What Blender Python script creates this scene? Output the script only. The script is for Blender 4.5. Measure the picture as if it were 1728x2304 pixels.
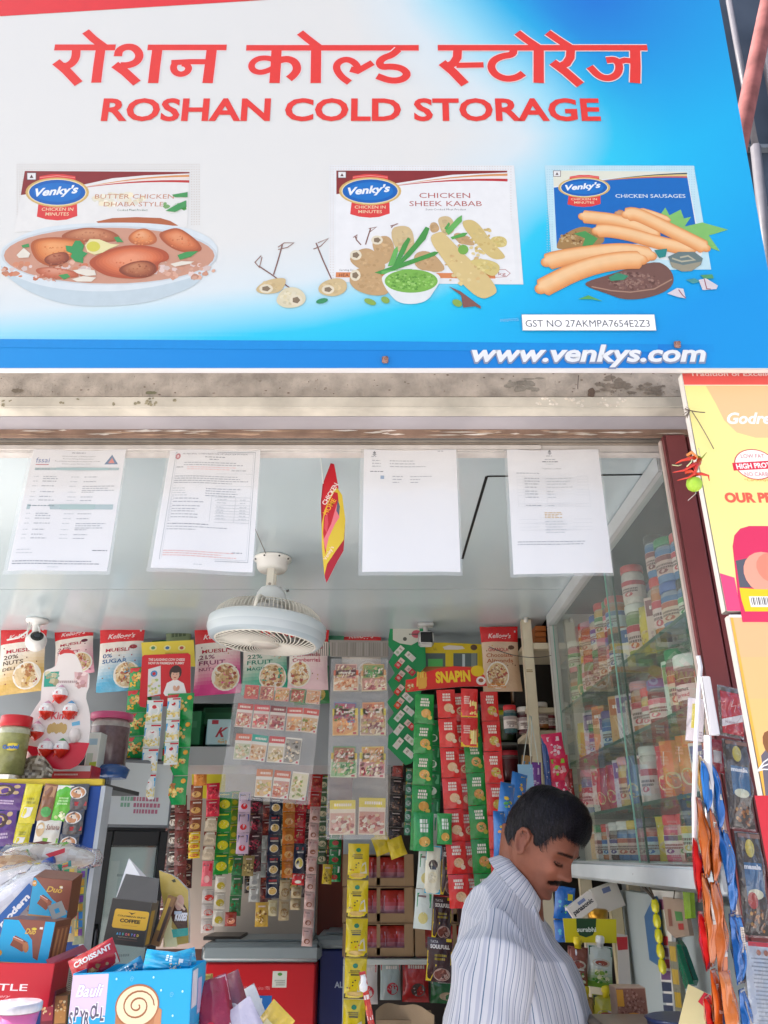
import bpy, math, random
import numpy as np
from mathutils import Vector, Matrix
R = math.radians
rnd = random.Random(7)
for o in list(bpy.data.objects): bpy.data.objects.remove(o)
sc = bpy.context.scene
col = sc.collection

# ---------------------------------------------------------------- camera
H = 1.60; PITCH = R(24.0); FPX = 1728.0
cam = bpy.data.cameras.new('camera'); camo = bpy.data.objects.new('camera', cam); col.objects.link(camo)
cam.sensor_fit = 'HORIZONTAL'; cam.sensor_width = 36; cam.lens = 36
cam.clip_start = 0.05; cam.clip_end = 500
camo.location = (0, 0, H); camo.rotation_euler = (R(90) + PITCH, 0, 0)
sc.camera = camo
sc.render.resolution_x = 768; sc.render.resolution_y = 1024
# ---------------------------------------------------------------- light
w = bpy.data.worlds.new("World"); sc.world = w; w.use_nodes = True
nt = w.node_tree; bg = nt.nodes['Background']
sky = nt.nodes.new('ShaderNodeTexSky'); sky.sky_type = 'NISHITA'; sky.sun_disc = False
SUN_EL, SUN_AZ = R(46), R(272)
sky.sun_elevation = SUN_EL; sky.sun_rotation = SUN_AZ; sky.dust_density = 3.5; sky.air_density = 1.0; sky.ozone_density = 0.6
nt.links.new(sky.outputs[0], bg.inputs[0]); bg.inputs[1].default_value = 0.15
sun = bpy.data.lights.new('sun', 'SUN'); suno = bpy.data.objects.new('sun', sun); col.objects.link(suno)
sun.energy = 5.0; sun.angle = R(4); sun.color = (1, .965, .92)
_d = Vector((math.sin(SUN_AZ)*math.cos(SUN_EL), math.cos(SUN_AZ)*math.cos(SUN_EL), math.sin(SUN_EL)))
suno.rotation_euler = _d.to_track_quat('Z', 'Y').to_euler(); suno.location = (0, -3, 6)
sc.view_settings.view_transform = 'Standard'; sc.view_settings.look = 'None'
sc.view_settings.exposure = 1.2; sc.view_settings.gamma = 1
sc.render.engine = 'CYCLES'
sc.cycles.max_bounces = 12; sc.cycles.diffuse_bounces = 6; sc.cycles.transparent_max_bounces = 24
# ---------------------------------------------------------------- helpers
CP, SP = math.cos(PITCH), math.sin(PITCH)
def ray(u, v):
    X = u - 864; Y = 1152 - v
    return Vector((X, FPX*CP - Y*SP, FPX*SP + Y*CP))
def P(u, v, Y):
    d = ray(u, v); k = Y/d.y; return Vector((d.x*k, Y, H + d.z*k))
def PX(u, v, X):
    d = ray(u, v); k = X/d.x; return Vector((X, d.y*k, H + d.z*k))
def PZ(u, v, Z):
    d = ray(u, v); k = (Z-H)/d.z; return Vector((d.x*k, d.y*k, Z))
def mpp(v, Y):                    # metres per photo pixel (horizontal) at depth Y
    return Y/ray(864, v).y
def c(h):
    if not isinstance(h, str): return h
    r = [int(h[i:i+2], 16)/255 for i in (0, 2, 4)]
    return tuple((x/12.92 if x <= .04045 else ((x+.055)/1.055)**2.4) for x in r)
def mixc(a, b, t):
    a = c(a); b = c(b); t = max(0, min(1, t)); return tuple(a[i]*(1-t)+b[i]*t for i in range(3))
def ramp(t, stops):
    if t <= stops[0][0]: return c(stops[0][1])
    for (a, ca), (b, cb) in zip(stops, stops[1:]):
        if t <= b: return mixc(ca, cb, (t-a)/(b-a))
    return c(stops[-1][1])
def jit(h, a=.08):
    k = 1 + rnd.uniform(-a, a); return tuple(min(1, x*k) for x in c(h))

MATS = {}
def mat(name, rough=.5, spec=.5, metal=0, bump=0, bscale=60, var=0, vscale=8, coat=0, trans=0, alpha=1, noise_rough=0, dim=1, sheen=0, sss=0):
    if name in MATS: return MATS[name]
    m = bpy.data.materials.new(name); m.use_nodes = True; t = m.node_tree; b = t.nodes['Principled BSDF']
    a = t.nodes.new('ShaderNodeAttribute'); a.attribute_name = 'Col'
    src = a.outputs['Color']
    tc = t.nodes.new('ShaderNodeTexCoord')
    if dim != 1:
        dm = t.nodes.new('ShaderNodeVectorMath'); dm.operation = 'SCALE'; dm.inputs['Scale'].default_value = dim; t.links.new(src, dm.inputs[0]); src = dm.outputs[0]
    if var:
        n = t.nodes.new('ShaderNodeTexNoise'); n.inputs['Scale'].default_value = vscale; n.inputs['Detail'].default_value = 6
        t.links.new(tc.outputs['Object'], n.inputs['Vector'])
        mr = t.nodes.new('ShaderNodeMapRange'); mr.inputs[1].default_value = .3; mr.inputs[2].default_value = .7
        mr.inputs[3].default_value = 1-var; mr.inputs[4].default_value = 1+var*.4
        t.links.new(n.outputs[0], mr.inputs[0])
        mx = t.nodes.new('ShaderNodeVectorMath'); mx.operation = 'SCALE'
        t.links.new(src, mx.inputs[0]); t.links.new(mr.outputs[0], mx.inputs['Scale']); src = mx.outputs[0]
    t.links.new(src, b.inputs['Base Color'])
    b.inputs['Roughness'].default_value = rough; b.inputs['Specular IOR Level'].default_value = spec; b.inputs['Metallic'].default_value = metal
    if coat: b.inputs['Coat Weight'].default_value = coat; b.inputs['Coat Roughness'].default_value = .08
    if trans: b.inputs['Transmission Weight'].default_value = trans
    if alpha < 1: b.inputs['Alpha'].default_value = alpha
    if sheen: b.inputs['Sheen Weight'].default_value = sheen
    if sss: b.inputs['Subsurface Weight'].default_value = sss; b.inputs['Subsurface Radius'].default_value = (.012, .005, .003); b.inputs['Subsurface Scale'].default_value = 1
    if bump:
        n = t.nodes.new('ShaderNodeTexNoise'); n.inputs['Scale'].default_value = bscale; n.inputs['Detail'].default_value = 4
        t.links.new(tc.outputs['Object'], n.inputs['Vector'])
        bm = t.nodes.new('ShaderNodeBump'); bm.inputs['Strength'].default_value = bump; bm.inputs['Distance'].default_value = .004
        t.links.new(n.outputs[0], bm.inputs['Height']); t.links.new(bm.outputs[0], b.inputs['Normal'])
    MATS[name] = m; return m
def clear_mat(name, tint=(1, 1, 1), dens=.06, rough=.03, gl=1.0, bump=0, bscale=30, milk=(.9, .9, .9)):
    if name in MATS: return MATS[name]
    m = bpy.data.materials.new(name); m.use_nodes = True; t = m.node_tree; N = t.nodes; L = t.links
    N.remove(N['Principled BSDF']); out = N['Material Output']
    tr = N.new('ShaderNodeBsdfTransparent'); tr.inputs[0].default_value = (*tint, 1)
    g = N.new('ShaderNodeBsdfGlossy'); g.inputs['Roughness'].default_value = rough
    df = N.new('ShaderNodeBsdfDiffuse'); df.inputs[0].default_value = (*milk, 1)
    m1 = N.new('ShaderNodeMixShader'); m1.inputs[0].default_value = dens; L.new(tr.outputs[0], m1.inputs[1]); L.new(df.outputs[0], m1.inputs[2])
    fr = N.new('ShaderNodeLayerWeight'); fr.inputs[0].default_value = .5
    pw = N.new('ShaderNodeMath'); pw.operation = 'POWER'; pw.inputs[1].default_value = 4.0; L.new(fr.outputs['Facing'], pw.inputs[0])
    mm = N.new('ShaderNodeMath'); mm.operation = 'MULTIPLY_ADD'; mm.inputs[1].default_value = .6*gl; mm.inputs[2].default_value = .045*gl; L.new(pw.outputs[0], mm.inputs[0])
    m2 = N.new('ShaderNodeMixShader'); L.new(mm.outputs[0], m2.inputs[0]); L.new(m1.outputs[0], m2.inputs[1]); L.new(g.outputs[0], m2.inputs[2])
    if bump:
        tc = N.new('ShaderNodeTexCoord'); n = N.new('ShaderNodeTexNoise'); n.inputs['Scale'].default_value = bscale; n.inputs['Detail'].default_value = 3
        L.new(tc.outputs['Object'], n.inputs['Vector']); bm = N.new('ShaderNodeBump'); bm.inputs['Strength'].default_value = bump; bm.inputs['Distance'].default_value = .01
        L.new(n.outputs[0], bm.inputs['Height']); L.new(bm.outputs[0], g.inputs['Normal']); L.new(bm.outputs[0], fr.inputs['Normal'])
    L.new(m2.outputs[0], out.inputs[0]); MATS[name] = m; return m

def ident(p): return p
class MB:
    def __init__(s, T=None): s.v = []; s.f = []; s.c = []; s.sm = []; s.T = T
    def _v(s, p):
        if s.T is not None: p = s.T @ Vector(p)
        s.v.append(tuple(p)); return len(s.v)-1
    def face(s, idx, colr, sm=False): s.f.append(tuple(idx)); s.c.append(c(colr)); s.sm.append(sm)
    def poly(s, pts, colr, sm=False): s.face([s._v(p) for p in pts], colr, sm)
    def box(s, lo, hi, colr, bev=0):
        x0, y0, z0 = lo; x1, y1, z1 = hi; b = bev
        if not b:
            i = [s._v(p) for p in ((x0,y0,z0),(x1,y0,z0),(x1,y1,z0),(x0,y1,z0),(x0,y0,z1),(x1,y0,z1),(x1,y1,z1),(x0,y1,z1))]
            for f in ((0,3,2,1),(4,5,6,7),(0,1,5,4),(1,2,6,5),(2,3,7,6),(3,0,4,7)): s.face([i[k] for k in f], colr)
            return
        # bevelled: 24 verts
        V = {}
        for sx in (0,1):
            for sy in (0,1):
                for sz in (0,1):
                    X = (x0,x1)[sx]; Y = (y0,y1)[sy]; Z = (z0,z1)[sz]; dx = b if sx == 0 else -b; dy = b if sy == 0 else -b; dz = b if sz == 0 else -b
                    V[sx,sy,sz,'x'] = s._v((X, Y+dy, Z+dz)); V[sx,sy,sz,'y'] = s._v((X+dx, Y, Z+dz)); V[sx,sy,sz,'z'] = s._v((X+dx, Y+dy, Z))
        for k in (0,1):
            q = [(0,0),(1,0),(1,1),(0,1)]
            s.face([V[k,a,d,'x'] for a,d in (q if k else q[::-1])], colr)
            s.face([V[a,k,d,'y'] for a,d in (q[::-1] if k else q)], colr)
            s.face([V[a,d,k,'z'] for a,d in (q if k else q[::-1])], colr)
        for a in (0,1):
            for d in (0,1):
                s.face([V[0,a,d,'y'],V[1,a,d,'y'],V[1,a,d,'z'],V[0,a,d,'z']], colr, True)
                s.face([V[a,0,d,'x'],V[a,1,d,'x'],V[a,1,d,'z'],V[a,0,d,'z']], colr, True)
                s.face([V[a,d,0,'x'],V[a,d,1,'x'],V[a,d,1,'y'],V[a,d,0,'y']], colr, True)
                for e in (0,1): s.face([V[a,d,e,'x'],V[a,d,e,'y'],V[a,d,e,'z']], colr, True)
    def tube(s, pts, r, colr, n=8, closed=False):
        pts = [Vector(p) for p in pts]; N = len(pts); rr = r if isinstance(r, (list, tuple)) else [r]*N
        rings = []; up = None
        for i, p in enumerate(pts):
            if closed: t = pts[(i+1) % N]-pts[i-1]
            else: t = pts[min(i+1, N-1)]-pts[max(i-1, 0)]
            if t.length < 1e-9: t = Vector((0,0,1))
            t.normalize()
            if up is None: up = t.orthogonal().normalized()
            else:
                up = up - t*up.dot(t)
                if up.length < 1e-6: up = t.orthogonal()
                up.normalize()
            b = t.cross(up)
            rings.append([s._v(p+(up*math.cos(2*math.pi*k/n)+b*math.sin(2*math.pi*k/n))*rr[i]) for k in range(n)])
        for i in range(N if closed else N-1):
            a, b2 = rings[i], rings[(i+1) % N]
            for k in range(n): s.face([a[k], a[(k+1) % n], b2[(k+1) % n], b2[k]], colr, True)
        if not closed:
            s.face(rings[0][::-1], colr); s.face(rings[-1], colr)
    def lathe(s, prof, cols, n=20, sx=1, sy=1, capb=True, capt=True, close=False):
        rings = [[s._v((r*math.cos(2*math.pi*k/n)*sx, r*math.sin(2*math.pi*k/n)*sy, z)) for k in range(n)] for r, z in prof]
        for i in range(len(prof)-1):
            cc = cols[i] if isinstance(cols, list) else cols
            for k in range(n): s.face([rings[i][k], rings[i][(k+1) % n], rings[i+1][(k+1) % n], rings[i+1][k]], cc, True)
        if capb: s.face(rings[0][::-1], cols[0] if isinstance(cols, list) else cols)
        if capt: s.face(rings[-1], cols[-1] if isinstance(cols, list) else cols)
    def grid(s, fn, nu, nv, colr, flip=False, sm=True):
        I = [[s._v(fn(i/nu, j/nv)) for i in range(nu+1)] for j in range(nv+1)]
        cf = colr if callable(colr) else (lambda a, b: colr)
        for j in range(nv):
            for i in range(nu):
                q = [I[j][i], I[j][i+1], I[j+1][i+1], I[j+1][i]]
                s.face(q[::-1] if flip else q, cf((i+.5)/nu, (j+.5)/nv), sm)
    def art(s, A, f):
        for pts, cc, k in A.p:
            s.poly([f(x, y, k) for x, y in pts], cc)
    def mesh(s, name, m):
        me = bpy.data.meshes.new(name); me.from_pydata(s.v, [], s.f)
        ca = me.color_attributes.new('Col', 'FLOAT_COLOR', 'CORNER')
        cnt = [len(f) for f in s.f]; arr = np.repeat(np.array(s.c, dtype=np.float32).reshape(-1, 3), cnt, axis=0)
        arr = np.concatenate([arr, np.ones((len(arr), 1), np.float32)], 1)
        ca.data.foreach_set('color', arr.ravel()); me.polygons.foreach_set('use_smooth', s.sm)
        me.materials.append(m); me.update(); return me
    def build(s, name, m, parent=None):
        o = bpy.data.objects.new(name, s.mesh(name, m)); col.objects.link(o)
        if parent is not None: o.parent = parent
        return o
USED = {}
def tag(o, label, cat, group=None, kind=None):
    o['label'] = label; o['category'] = cat
    if group: o['group'] = group
    if kind: o['kind'] = kind
    USED[label] = USED.get(label, 0)+1
    return o
def thing(name, label, cat, M=None, group=None):
    o = bpy.data.objects.new(name, None); col.objects.link(o); o.empty_display_size = .05
    if M is not None: o.matrix_world = M if isinstance(M, Matrix) else Matrix.Translation(M)
    return tag(o, label, cat, group)
def struct(o): o['kind'] = 'structure'; return o
def plab(o, l): o['label'] = l; return o
def dup(o, parent=None):
    n = o.copy(); col.objects.link(n)
    if parent is not None: n.parent = parent
    for ch in o.children: dup(ch, n)
    return n

# ---- flat printed artwork
GC = {}
def glyphs(txt, bold=0, shear=0, res=3):
    k = (txt, bold, shear, res)
    if k in GC: return GC[k]
    cu = bpy.data.curves.new('t', 'FONT'); cu.body = txt; cu.resolution_u = res; cu.offset = bold; cu.shear = shear; cu.fill_mode = 'FRONT'
    o = bpy.data.objects.new('t', cu); col.objects.link(o)
    dg = bpy.context.evaluated_depsgraph_get(); ev = o.evaluated_get(dg); me = ev.to_mesh()
    vs = [(v.co.x, v.co.y) for v in me.vertices]; fs = [tuple(p.vertices) for p in me.polygons]
    ev.to_mesh_clear(); bpy.data.objects.remove(o); bpy.data.curves.remove(cu)
    if not vs: GC[k] = ([], [], 1); return GC[k]
    x0 = min(a for a, b in vs); x1 = max(a for a, b in vs)
    vs = [((a-x0), b) for a, b in vs]
    GC[k] = (vs, fs, x1-x0); return GC[k]
CAP = .729
class Art:
    def __init__(s): s.p = []; s.k = 0
    def poly(s, pts, cc, dk=1): s.k += dk; s.p.append(([tuple(p) for p in pts], c(cc), s.k))
    def rect(s, x0, y0, x1, y1, cc): s.poly([(x0,y0),(x1,y0),(x1,y1),(x0,y1)], cc)
    def ell(s, cx, cy, rx, ry, cc, n=20, rot=0, a0=0, a1=360, dk=1):
        ca, sa = math.cos(R(rot)), math.sin(R(rot)); pts = []
        full = a1-a0 >= 360
        for i in range(n if full else n+1):
            t = R(a0+(a1-a0)*i/n); x = rx*math.cos(t); y = ry*math.sin(t); pts.append((cx+x*ca-y*sa, cy+x*sa+y*ca))
        s.poly(pts, cc, dk)
    def rrect(s, x0, y0, x1, y1, r, cc):
        pts = []
        for cx, cy, a in ((x1-r,y1-r,0),(x0+r,y1-r,90),(x0+r,y0+r,180),(x1-r,y0+r,270)):
            pts += [(cx+r*math.cos(R(a+q)), cy+r*math.sin(R(a+q))) for q in (0,30,60,90)]
        s.poly(pts, cc)
    def stroke(s, pts, w, cc, closed=False):
        s.k += 1; n = len(pts); L = []; Rr = []
        ws = w if isinstance(w, (list, tuple)) else [w]*n
        for i in range(n):
            if closed: a = Vector(pts[i-1]); b = Vector(pts[(i+1) % n])
            else: a = Vector(pts[max(i-1,0)]); b = Vector(pts[min(i+1,n-1)])
            p = Vector(pts[i]); d1 = (p-a) if (p-a).length > 1e-9 else (b-p); d2 = (b-p) if (b-p).length > 1e-9 else d1
            d1.normalize(); d2.normalize(); t = (d1+d2)
            if t.length < 1e-6: t = d1
            t.normalize(); nrm = Vector((-t.y, t.x)); cs = max(.55, nrm.dot(Vector((-d1.y, d1.x))))
            h = ws[i]/2/cs; L.append(p+nrm*h); Rr.append(p-nrm*h)
        m = n if closed else n-1
        for i in range(m):
            j = (i+1) % n; s.p.append(([tuple(L[i]), tuple(Rr[i]), tuple(Rr[j]), tuple(L[j])], c(cc), s.k))
    def text(s, txt, x0, y0, h, cc, x1=None, bold=0, shear=0, rot=0, cx=None, res=3, wf=1):
        vs, fs, wd = glyphs(txt, bold, shear, res); s.k += 1
        if not vs: return
        ky = h/CAP; kx = ky*wf
        if x1 is not None: kx = (x1-x0)/wd
        if cx is not None: x0 = cx-wd*kx/2
        ca, sa = math.cos(R(rot)), math.sin(R(rot))
        for f in fs:
            s.p.append(([(x0+vs[i][0]*kx*ca-vs[i][1]*ky*sa, y0+vs[i][0]*kx*sa+vs[i][1]*ky*ca) for i in f], c(cc), s.k))
    def blobs(s, cx, cy, rx, ry, n, cols, sz, seed=1, clip=True):
        g = random.Random(seed)
        for i in range(n):
            a = g.uniform(0, 6.283); q = math.sqrt(g.random()); x = cx+rx*q*math.cos(a); y = cy+ry*q*math.sin(a)
            z = sz*g.uniform(.5, 1.2); m = g.randint(5, 8); o = g.uniform(0, 6)
            s.poly([(x+z*g.uniform(.6,1.1)*math.cos(o+j*6.283/m), y+z*g.uniform(.5,1)*math.sin(o+j*6.283/m)) for j in range(m)], jitg(g, g.choice(cols)), .25)
    def lines(s, x0, y0, x1, n, dy, h, cc, seed=1, frag=3):       # small print too fine to read
        g = random.Random(seed)
        for i in range(n):
            x = x0; y = y0-i*dy; end = x0+(x1-x0)*g.uniform(.75, 1)
            while x < end:
                w = g.uniform(.5, 1.6)*frag*h; s.poly([(x,y),(min(end,x+w),y),(min(end,x+w),y+h),(x,y+h)], cc, 0 if x > x0 else 1); x += w+h*.7
def jitg(g, h, a=.14):
    k = 1+g.uniform(-a, a); return tuple(min(1, x*k) for x in c(h))
def flat(eps=6e-5): return lambda x, y, k: (x, -k*eps, y)
# common materials
PAPER = mat('paper print', .55, .35); VINYL = mat('vinyl print', .38, .5, bump=.05, bscale=25); CARD = mat('coated card', .35, .5, bump=.05, bscale=40)
FOIL = mat('foil pack', .2, .6, bump=.8, bscale=55, coat=.35); PLAST = mat('hard plastic', .3, .5); PAINT = mat('worn paint', .5, .4, bump=.25, bscale=70, var=.14, vscale=14)
METAL = mat('bare metal', .3, .5, metal=.9); RUBBER = mat('matt plastic', .6, .3); WIRE = mat('wire', .5, .4)
GLASS = clear_mat('shelf glass', (.90, .96, .93), .10, .02, 1.6, milk=(.8, .88, .84)); CELLO = clear_mat('cellophane', (.98, .98, .99), .04, .06, 1.8, bump=.9, bscale=35)  # diffuse milk in the shelf glass stands in for pale reflections
LAMI = clear_mat('laminate film', (.99, .99, 1), .16, .08, 1.3, bump=.3, bscale=8)
# ================================================================ setting
CEIL = H + .90; FLOOR = .10
def slab(name, lo, hi, colr, m, parent=None, bev=0):
    b = MB(); b.box(lo, hi, colr, bev); return b.build(name, m, parent)
GROUND = mat('street ground', .9, .2, bump=.4, bscale=8, var=.25, vscale=2)
b = MB(); b.poly([(-60,-80,0),(60,-80,0),(60,60,0),(-60,60,0)], 'b9b6b2'); struct(b.build('ground', GROUND))
b = MB(); b.box((-8,-1.4,.004), (8,1.02,.10), 'cfccc8', .01); struct(b.build('pavement', mat('pavement slabs', .85, .2, bump=.3, bscale=20, var=.2, vscale=5)))
PLASTER = mat('rough plaster', .95, .15, bump=1.0, bscale=130, var=.35, vscale=22)
SMOOTH = mat('lavender render', .7, .25, bump=.1, bscale=12, var=.18, vscale=5)
LAMIN = mat('glossy ceiling laminate', .16, .5, bump=.03, bscale=3, var=.05, vscale=1.5)
WALLP = mat('laminate wall', .4, .4, bump=.03, bscale=6, var=.08, vscale=3)
bd = thing('shop_building', 'open fronted shop building with grey ceiling and stained plaster lintel', 'building', (0, 1.6, 0))
def S(name, lo, hi, colr, m, bev=0):
    b = MB(Matrix.Translation((0, -1.6, 0))); b.box(lo, hi, colr, bev); return b.build(name, m, bd)
S('floor', (-3.4, 1.03, .004), (1.9, 5.5, FLOOR), 'e6e3de', mat('floor tiles', .4, .4, var=.1))
# ceiling in panels with dark joints
b = MB(Matrix.Translation((0, -1.6, 0)))
yj = [1.60, 2.735, 3.9, 5.5]
for y0, y1 in zip(yj, yj[1:]): b.box((-2.3, y0, CEIL), (.68, y1-.006, CEIL+.03), 'bccacf')  # panels end short at left, leaving an unseen opening shaped to admit light
ceilo = b.build('ceiling', LAMIN, bd)
S('ceiling_backing', (-2.3, 1.60, CEIL+.034), (1.9, 5.5, CEIL+.10), '202020', RUBBER)
# ceiling access hatch outline
hp = [PZ(u, v, CEIL-.001) for u, v in ((1040, 1258), (1095, 1072), (1455, 1068))]
b = MB(Matrix.Translation((0, -1.6, 0)))
for a_, b_ in ((0, 1), (1, 2)):
    d = (hp[b_]-hp[a_]).normalized(); n_ = Vector((-d.y, d.x, 0))*.004
    b.poly([hp[a_]-n_, hp[b_]-n_, hp[b_]+n_, hp[a_]+n_], '15181a')
b.build('hatch_joint', RUBBER, bd)
S('side_wall', (1.02, 1.62, FLOOR), (1.12, 5.5, CEIL), 'c9cdd0', WALLP)
S('back_wall', (-2.3, 5.0, FLOOR), (1.02, 5.1, CEIL), 'd4cac0', WALLP)
# lintel and shutter pocket above the opening
yl = 1.50
z1 = P(864, 892, yl).z; zt = 3.4
b = MB(Matrix.Translation((0, -1.6, 0)))
b.box((-2.3, yl, z1), (.92, yl+.1, P(864,800,yl).z), 'c6bcb2')
# patches of fallen plaster and rust brackets
A = Art()
def lp(u, v): p = P(u, v, yl); return (p.x, p.z)
g = random.Random(3)
def patch(u, v, ru, rv, cc, n=16):
    A.poly([lp(u+ru*math.cos(i*6.283/n)*g.uniform(.7,1.1), v+rv*math.sin(i*6.283/n)*g.uniform(.7,1.1)) for i in range(n)], cc)
for u_, v_, n_, cc_ in ((1175, 868, 26, 'a39d94'), (1390, 868, 30, '978d83'), (1470, 872, 14, '9a9086')):
    for i in range(n_): patch(u_+g.gauss(0, 20), v_+g.gauss(0, 7), g.uniform(4, 15), g.uniform(2, 6), jit(cc_), 11)
patch(1330, 885, 9, 12, '7a6a60'); patch(340, 885, 14, 4, '8b8a72'); patch(40, 880, 14, 5, '93897c')
for i in range(90): patch(g.uniform(0, 1540), g.uniform(842, 890), g.uniform(1, 4), g.uniform(.7, 2), g.choice(['8a7b70', '94867a', 'b9ada2', '7d7066']), 7)
b.art(A, lambda x, y, k: (x, yl-.0006-k*3e-5, y)); b.build('lintel', PLASTER, bd)
zb0 = P(864, 917, 1.46).z; zb1 = P(864, 892, 1.46).z
b = MB(Matrix.Translation((0, -1.6, 0))); b.box((-2.3, 1.46, zb0), (.90, 1.4995, zb1), 'cdc7ba', .003)
A = Art()
for i in range(40):
    u = g.uniform(1205, 1410) if i < 26 else g.uniform(0, 400); v = g.uniform(896, 914); p = P(u, v, 1.46); A.blobs(p.x, p.z, .006, .003, 3, ['e4ddd2', 'd9d0c2'] if i < 26 else ['a09880', '8f8872'], .004, i)
b.art(A, lambda x, y, k: (x, 1.4596-k*2e-5, y)); b.build('ledge', mat('ledge stone', .7, .3, bump=.2, bscale=50, var=.3, vscale=10), bd)
ysof = PZ(864, 966, zb0).y
S('soffit', (-2.3, 1.50, zb0), (.90, ysof, zb0+.05), 'aaa5aa', SMOOTH)
zs0 = P(864, 981, ysof).z
WOODW = mat('flaking wood', .8, .25, bump=.8, bscale=40, var=.35, vscale=18)
b = MB(Matrix.Translation((0, -1.6, 0))); b.box((-2.3, ysof, zs0), (.90, ysof+.012, zb0+.05), '8c7364', .002)
A = Art()
for i in range(70):
    u = g.uniform(0, 1540); v = g.uniform(968, 979); p = P(u, v, ysof); w_ = g.uniform(.01, .05); A.poly([(p.x-w_, p.z), (p.x, p.z-.0022), (p.x+w_, p.z), (p.x+w_*.3, p.z+.002)], g.choice(['d8cfc6', 'c9beb2', 'e2dcd4', 'b79a84', '9d8470']))
b.art(A, lambda x, y, k: (x, ysof-.0004-k*1e-5, y)); b.build('shutter_guide', WOODW, bd)
S('shutter_slot', (-2.3, ysof+.0125, zs0+.02), (.90, ysof+.04, zb0+.05), '2a1a16', RUBBER)  # dark block, its colour stands in for the shade inside the recess
yf = ysof+.035; zf1 = P(864, 990, yf).z; zf0 = P(864, 1018, yf).z
b = MB(Matrix.Translation((0, -1.6, 0)))
b.box((-2.3, yf, zf0), (.70, yf+.03, zf1+.03), 'c9c4c0', .002)
b.box((-2.3, yf-.006, zf1-.010), (.70, yf-.0005, zf1-.004), 'b0a79c'); b.box((-2.3, yf-.009, zf1-.0155), (.70, yf-.0005, zf1-.0125), '8f8478')
b.box((-2.3, yf-.008, zf0+.002), (.37, yf-.0005, zf0+.018), 'cfc9c4', .003)
b.build('top_frame', mat('old white enamel', .4, .4, bump=.1, bscale=60, var=.16, vscale=25), bd)
# maroon pillar
MAR = mat('maroon enamel', .45, .4, bump=.15, bscale=30, var=.12, vscale=6)
xl = P(1560, 1400, 1.545).x
b = MB(Matrix.Translation((0, -1.6, 0)))
b.box((xl+.004, 1.545, FLOOR), (xl+.055, 1.572, zs0), '7d3f40', .004); b.box((xl+.0585, 1.555, FLOOR), (xl+.22, 1.60, zs0), '77393a', .003)
b.box((xl+.055, 1.57, FLOOR), (xl+.0585, 1.59, zs0), '5a2420'); b.box((xl-.001, 1.560, FLOOR), (xl+.0037, 1.572, zs0-.01), 'c8b8b0')
b.build('pillar', MAR, bd)
PILX = xl
# upper facade behind the sign
S('facade', (-2.3, yl+.02, P(864,800,yl).z+.002), (.80, yl+.12, 6.5), 'a39a92', PLASTER)
# neighbouring building, dark shutters and the red pole at the far right
nb = thing('neighbouring_building', 'dark blue grey building seen past the right edge of the blue sign', 'building', (2.9, 3.4, 0))
T = Matrix.Translation((-2.9, -3.4, 0))
b = MB(T); b.box((1.25, 3.4, .01), (3.6, 3.6, 8.0), '46505f'); b.build('wall', mat('painted wall', .7, .3, var=.25, vscale=3, bump=.1), nb)
b = MB(T)
for u0, v0, u1, v1, w_ in ((1700, 330, 1745, 760, .03), (1640, 0, 1700, 330, .02), (1712, 60, 1760, 330, .03)):
    p = P(u0, v0, 3.33); q = P(u1, v1, 3.33); b.tube([p, q], w_, '6d6a70', 6)
b.build('drain_pipe', PAINT, nb)
b = MB(T); 
for v in (330, 470, 500): p = P(1640, v, 3.38); b.box((1.4, 3.36, p.z-.03), (3.6, 3.399, p.z), '7a8088')
b.build('ledge', PAINT, nb)
b = MB(); p = P(1742, -60, 2.5); q = P(1668, 300, 2.5); b.tube([p+(p-q)*2.5, p, q, q+(q-p)*1.3], .040, '8a5452', 14)
tag(b.build('support_pole', mat('chalky red pole', .8, .2, var=.35, vscale=12, bump=.2)), 'slanting dusty red pole behind the right edge of the blue sign', 'pole')
b = MB(); b.box((-60, -14.5, .01), (60, -14, 4.5), 'c2b8a8'); tag(b.build('opposite_facade', PLASTER), 'pale building across the street, behind the camera', 'building')
# ================================================================ big printed sign
sb0 = P(864, 828, 1.30); TILT = R(5.93)
sU = Vector((0, -math.sin(TILT), math.cos(TILT))); sN = Vector((0, -math.cos(TILT), -math.sin(TILT)))
def q(u, v):
    d = ray(u, v); o = Vector((0, 0, H)); k = (sb0-o).dot(sN)/d.dot(sN); p = o+d*k
    return (p.x, (p-sb0).dot(sU))
def q1(u, v, s=1.92): return q(u/s, v/s)
def q2(u, v, s=1.92): return q(864+u/s, v/s)
SM = Matrix(((1, 0, 0, 0), (0, -sN.y, sU.y, sb0.y), (0, -sN.z, sU.z, sb0.z), (0, 0, 0, 1)))
sr = (q(1615, 0)[0]+q(1728, 590)[0])/2
SL = -1.6; ST = q(864, -60)[1]
bdl = [(930,-120),(985,0),(1080,100),(1200,200),(1275,300),(1240,380),(1150,450),(1080,550),(960,620),(700,680),(300,722),(-100,750),(-600,770)]
def proj(s_, t_):
    p = sb0+Vector((s_, 0, 0))+sU*t_; d = p-Vector((0, 0, H)); f = d.y*CP+d.z*SP; return 864+d.x/f*FPX, 1152-(-d.y*SP+d.z*CP)/f*FPX
def sd(x, y):
    best = 1e9; sg = 1
    for (ax, ay), (bx, by) in zip(bdl, bdl[1:]):
        dx, dy = bx-ax, by-ay; t = max(0, min(1, ((x-ax)*dx+(y-ay)*dy)/(dx*dx+dy*dy))); ex, ey = x-ax-t*dx, y-ay-t*dy; e = ex*ex+ey*ey
        if e < best: best = e; sg = 1 if dx*ey-dy*ex < 0 else -1
    return sg*math.sqrt(best)
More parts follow.
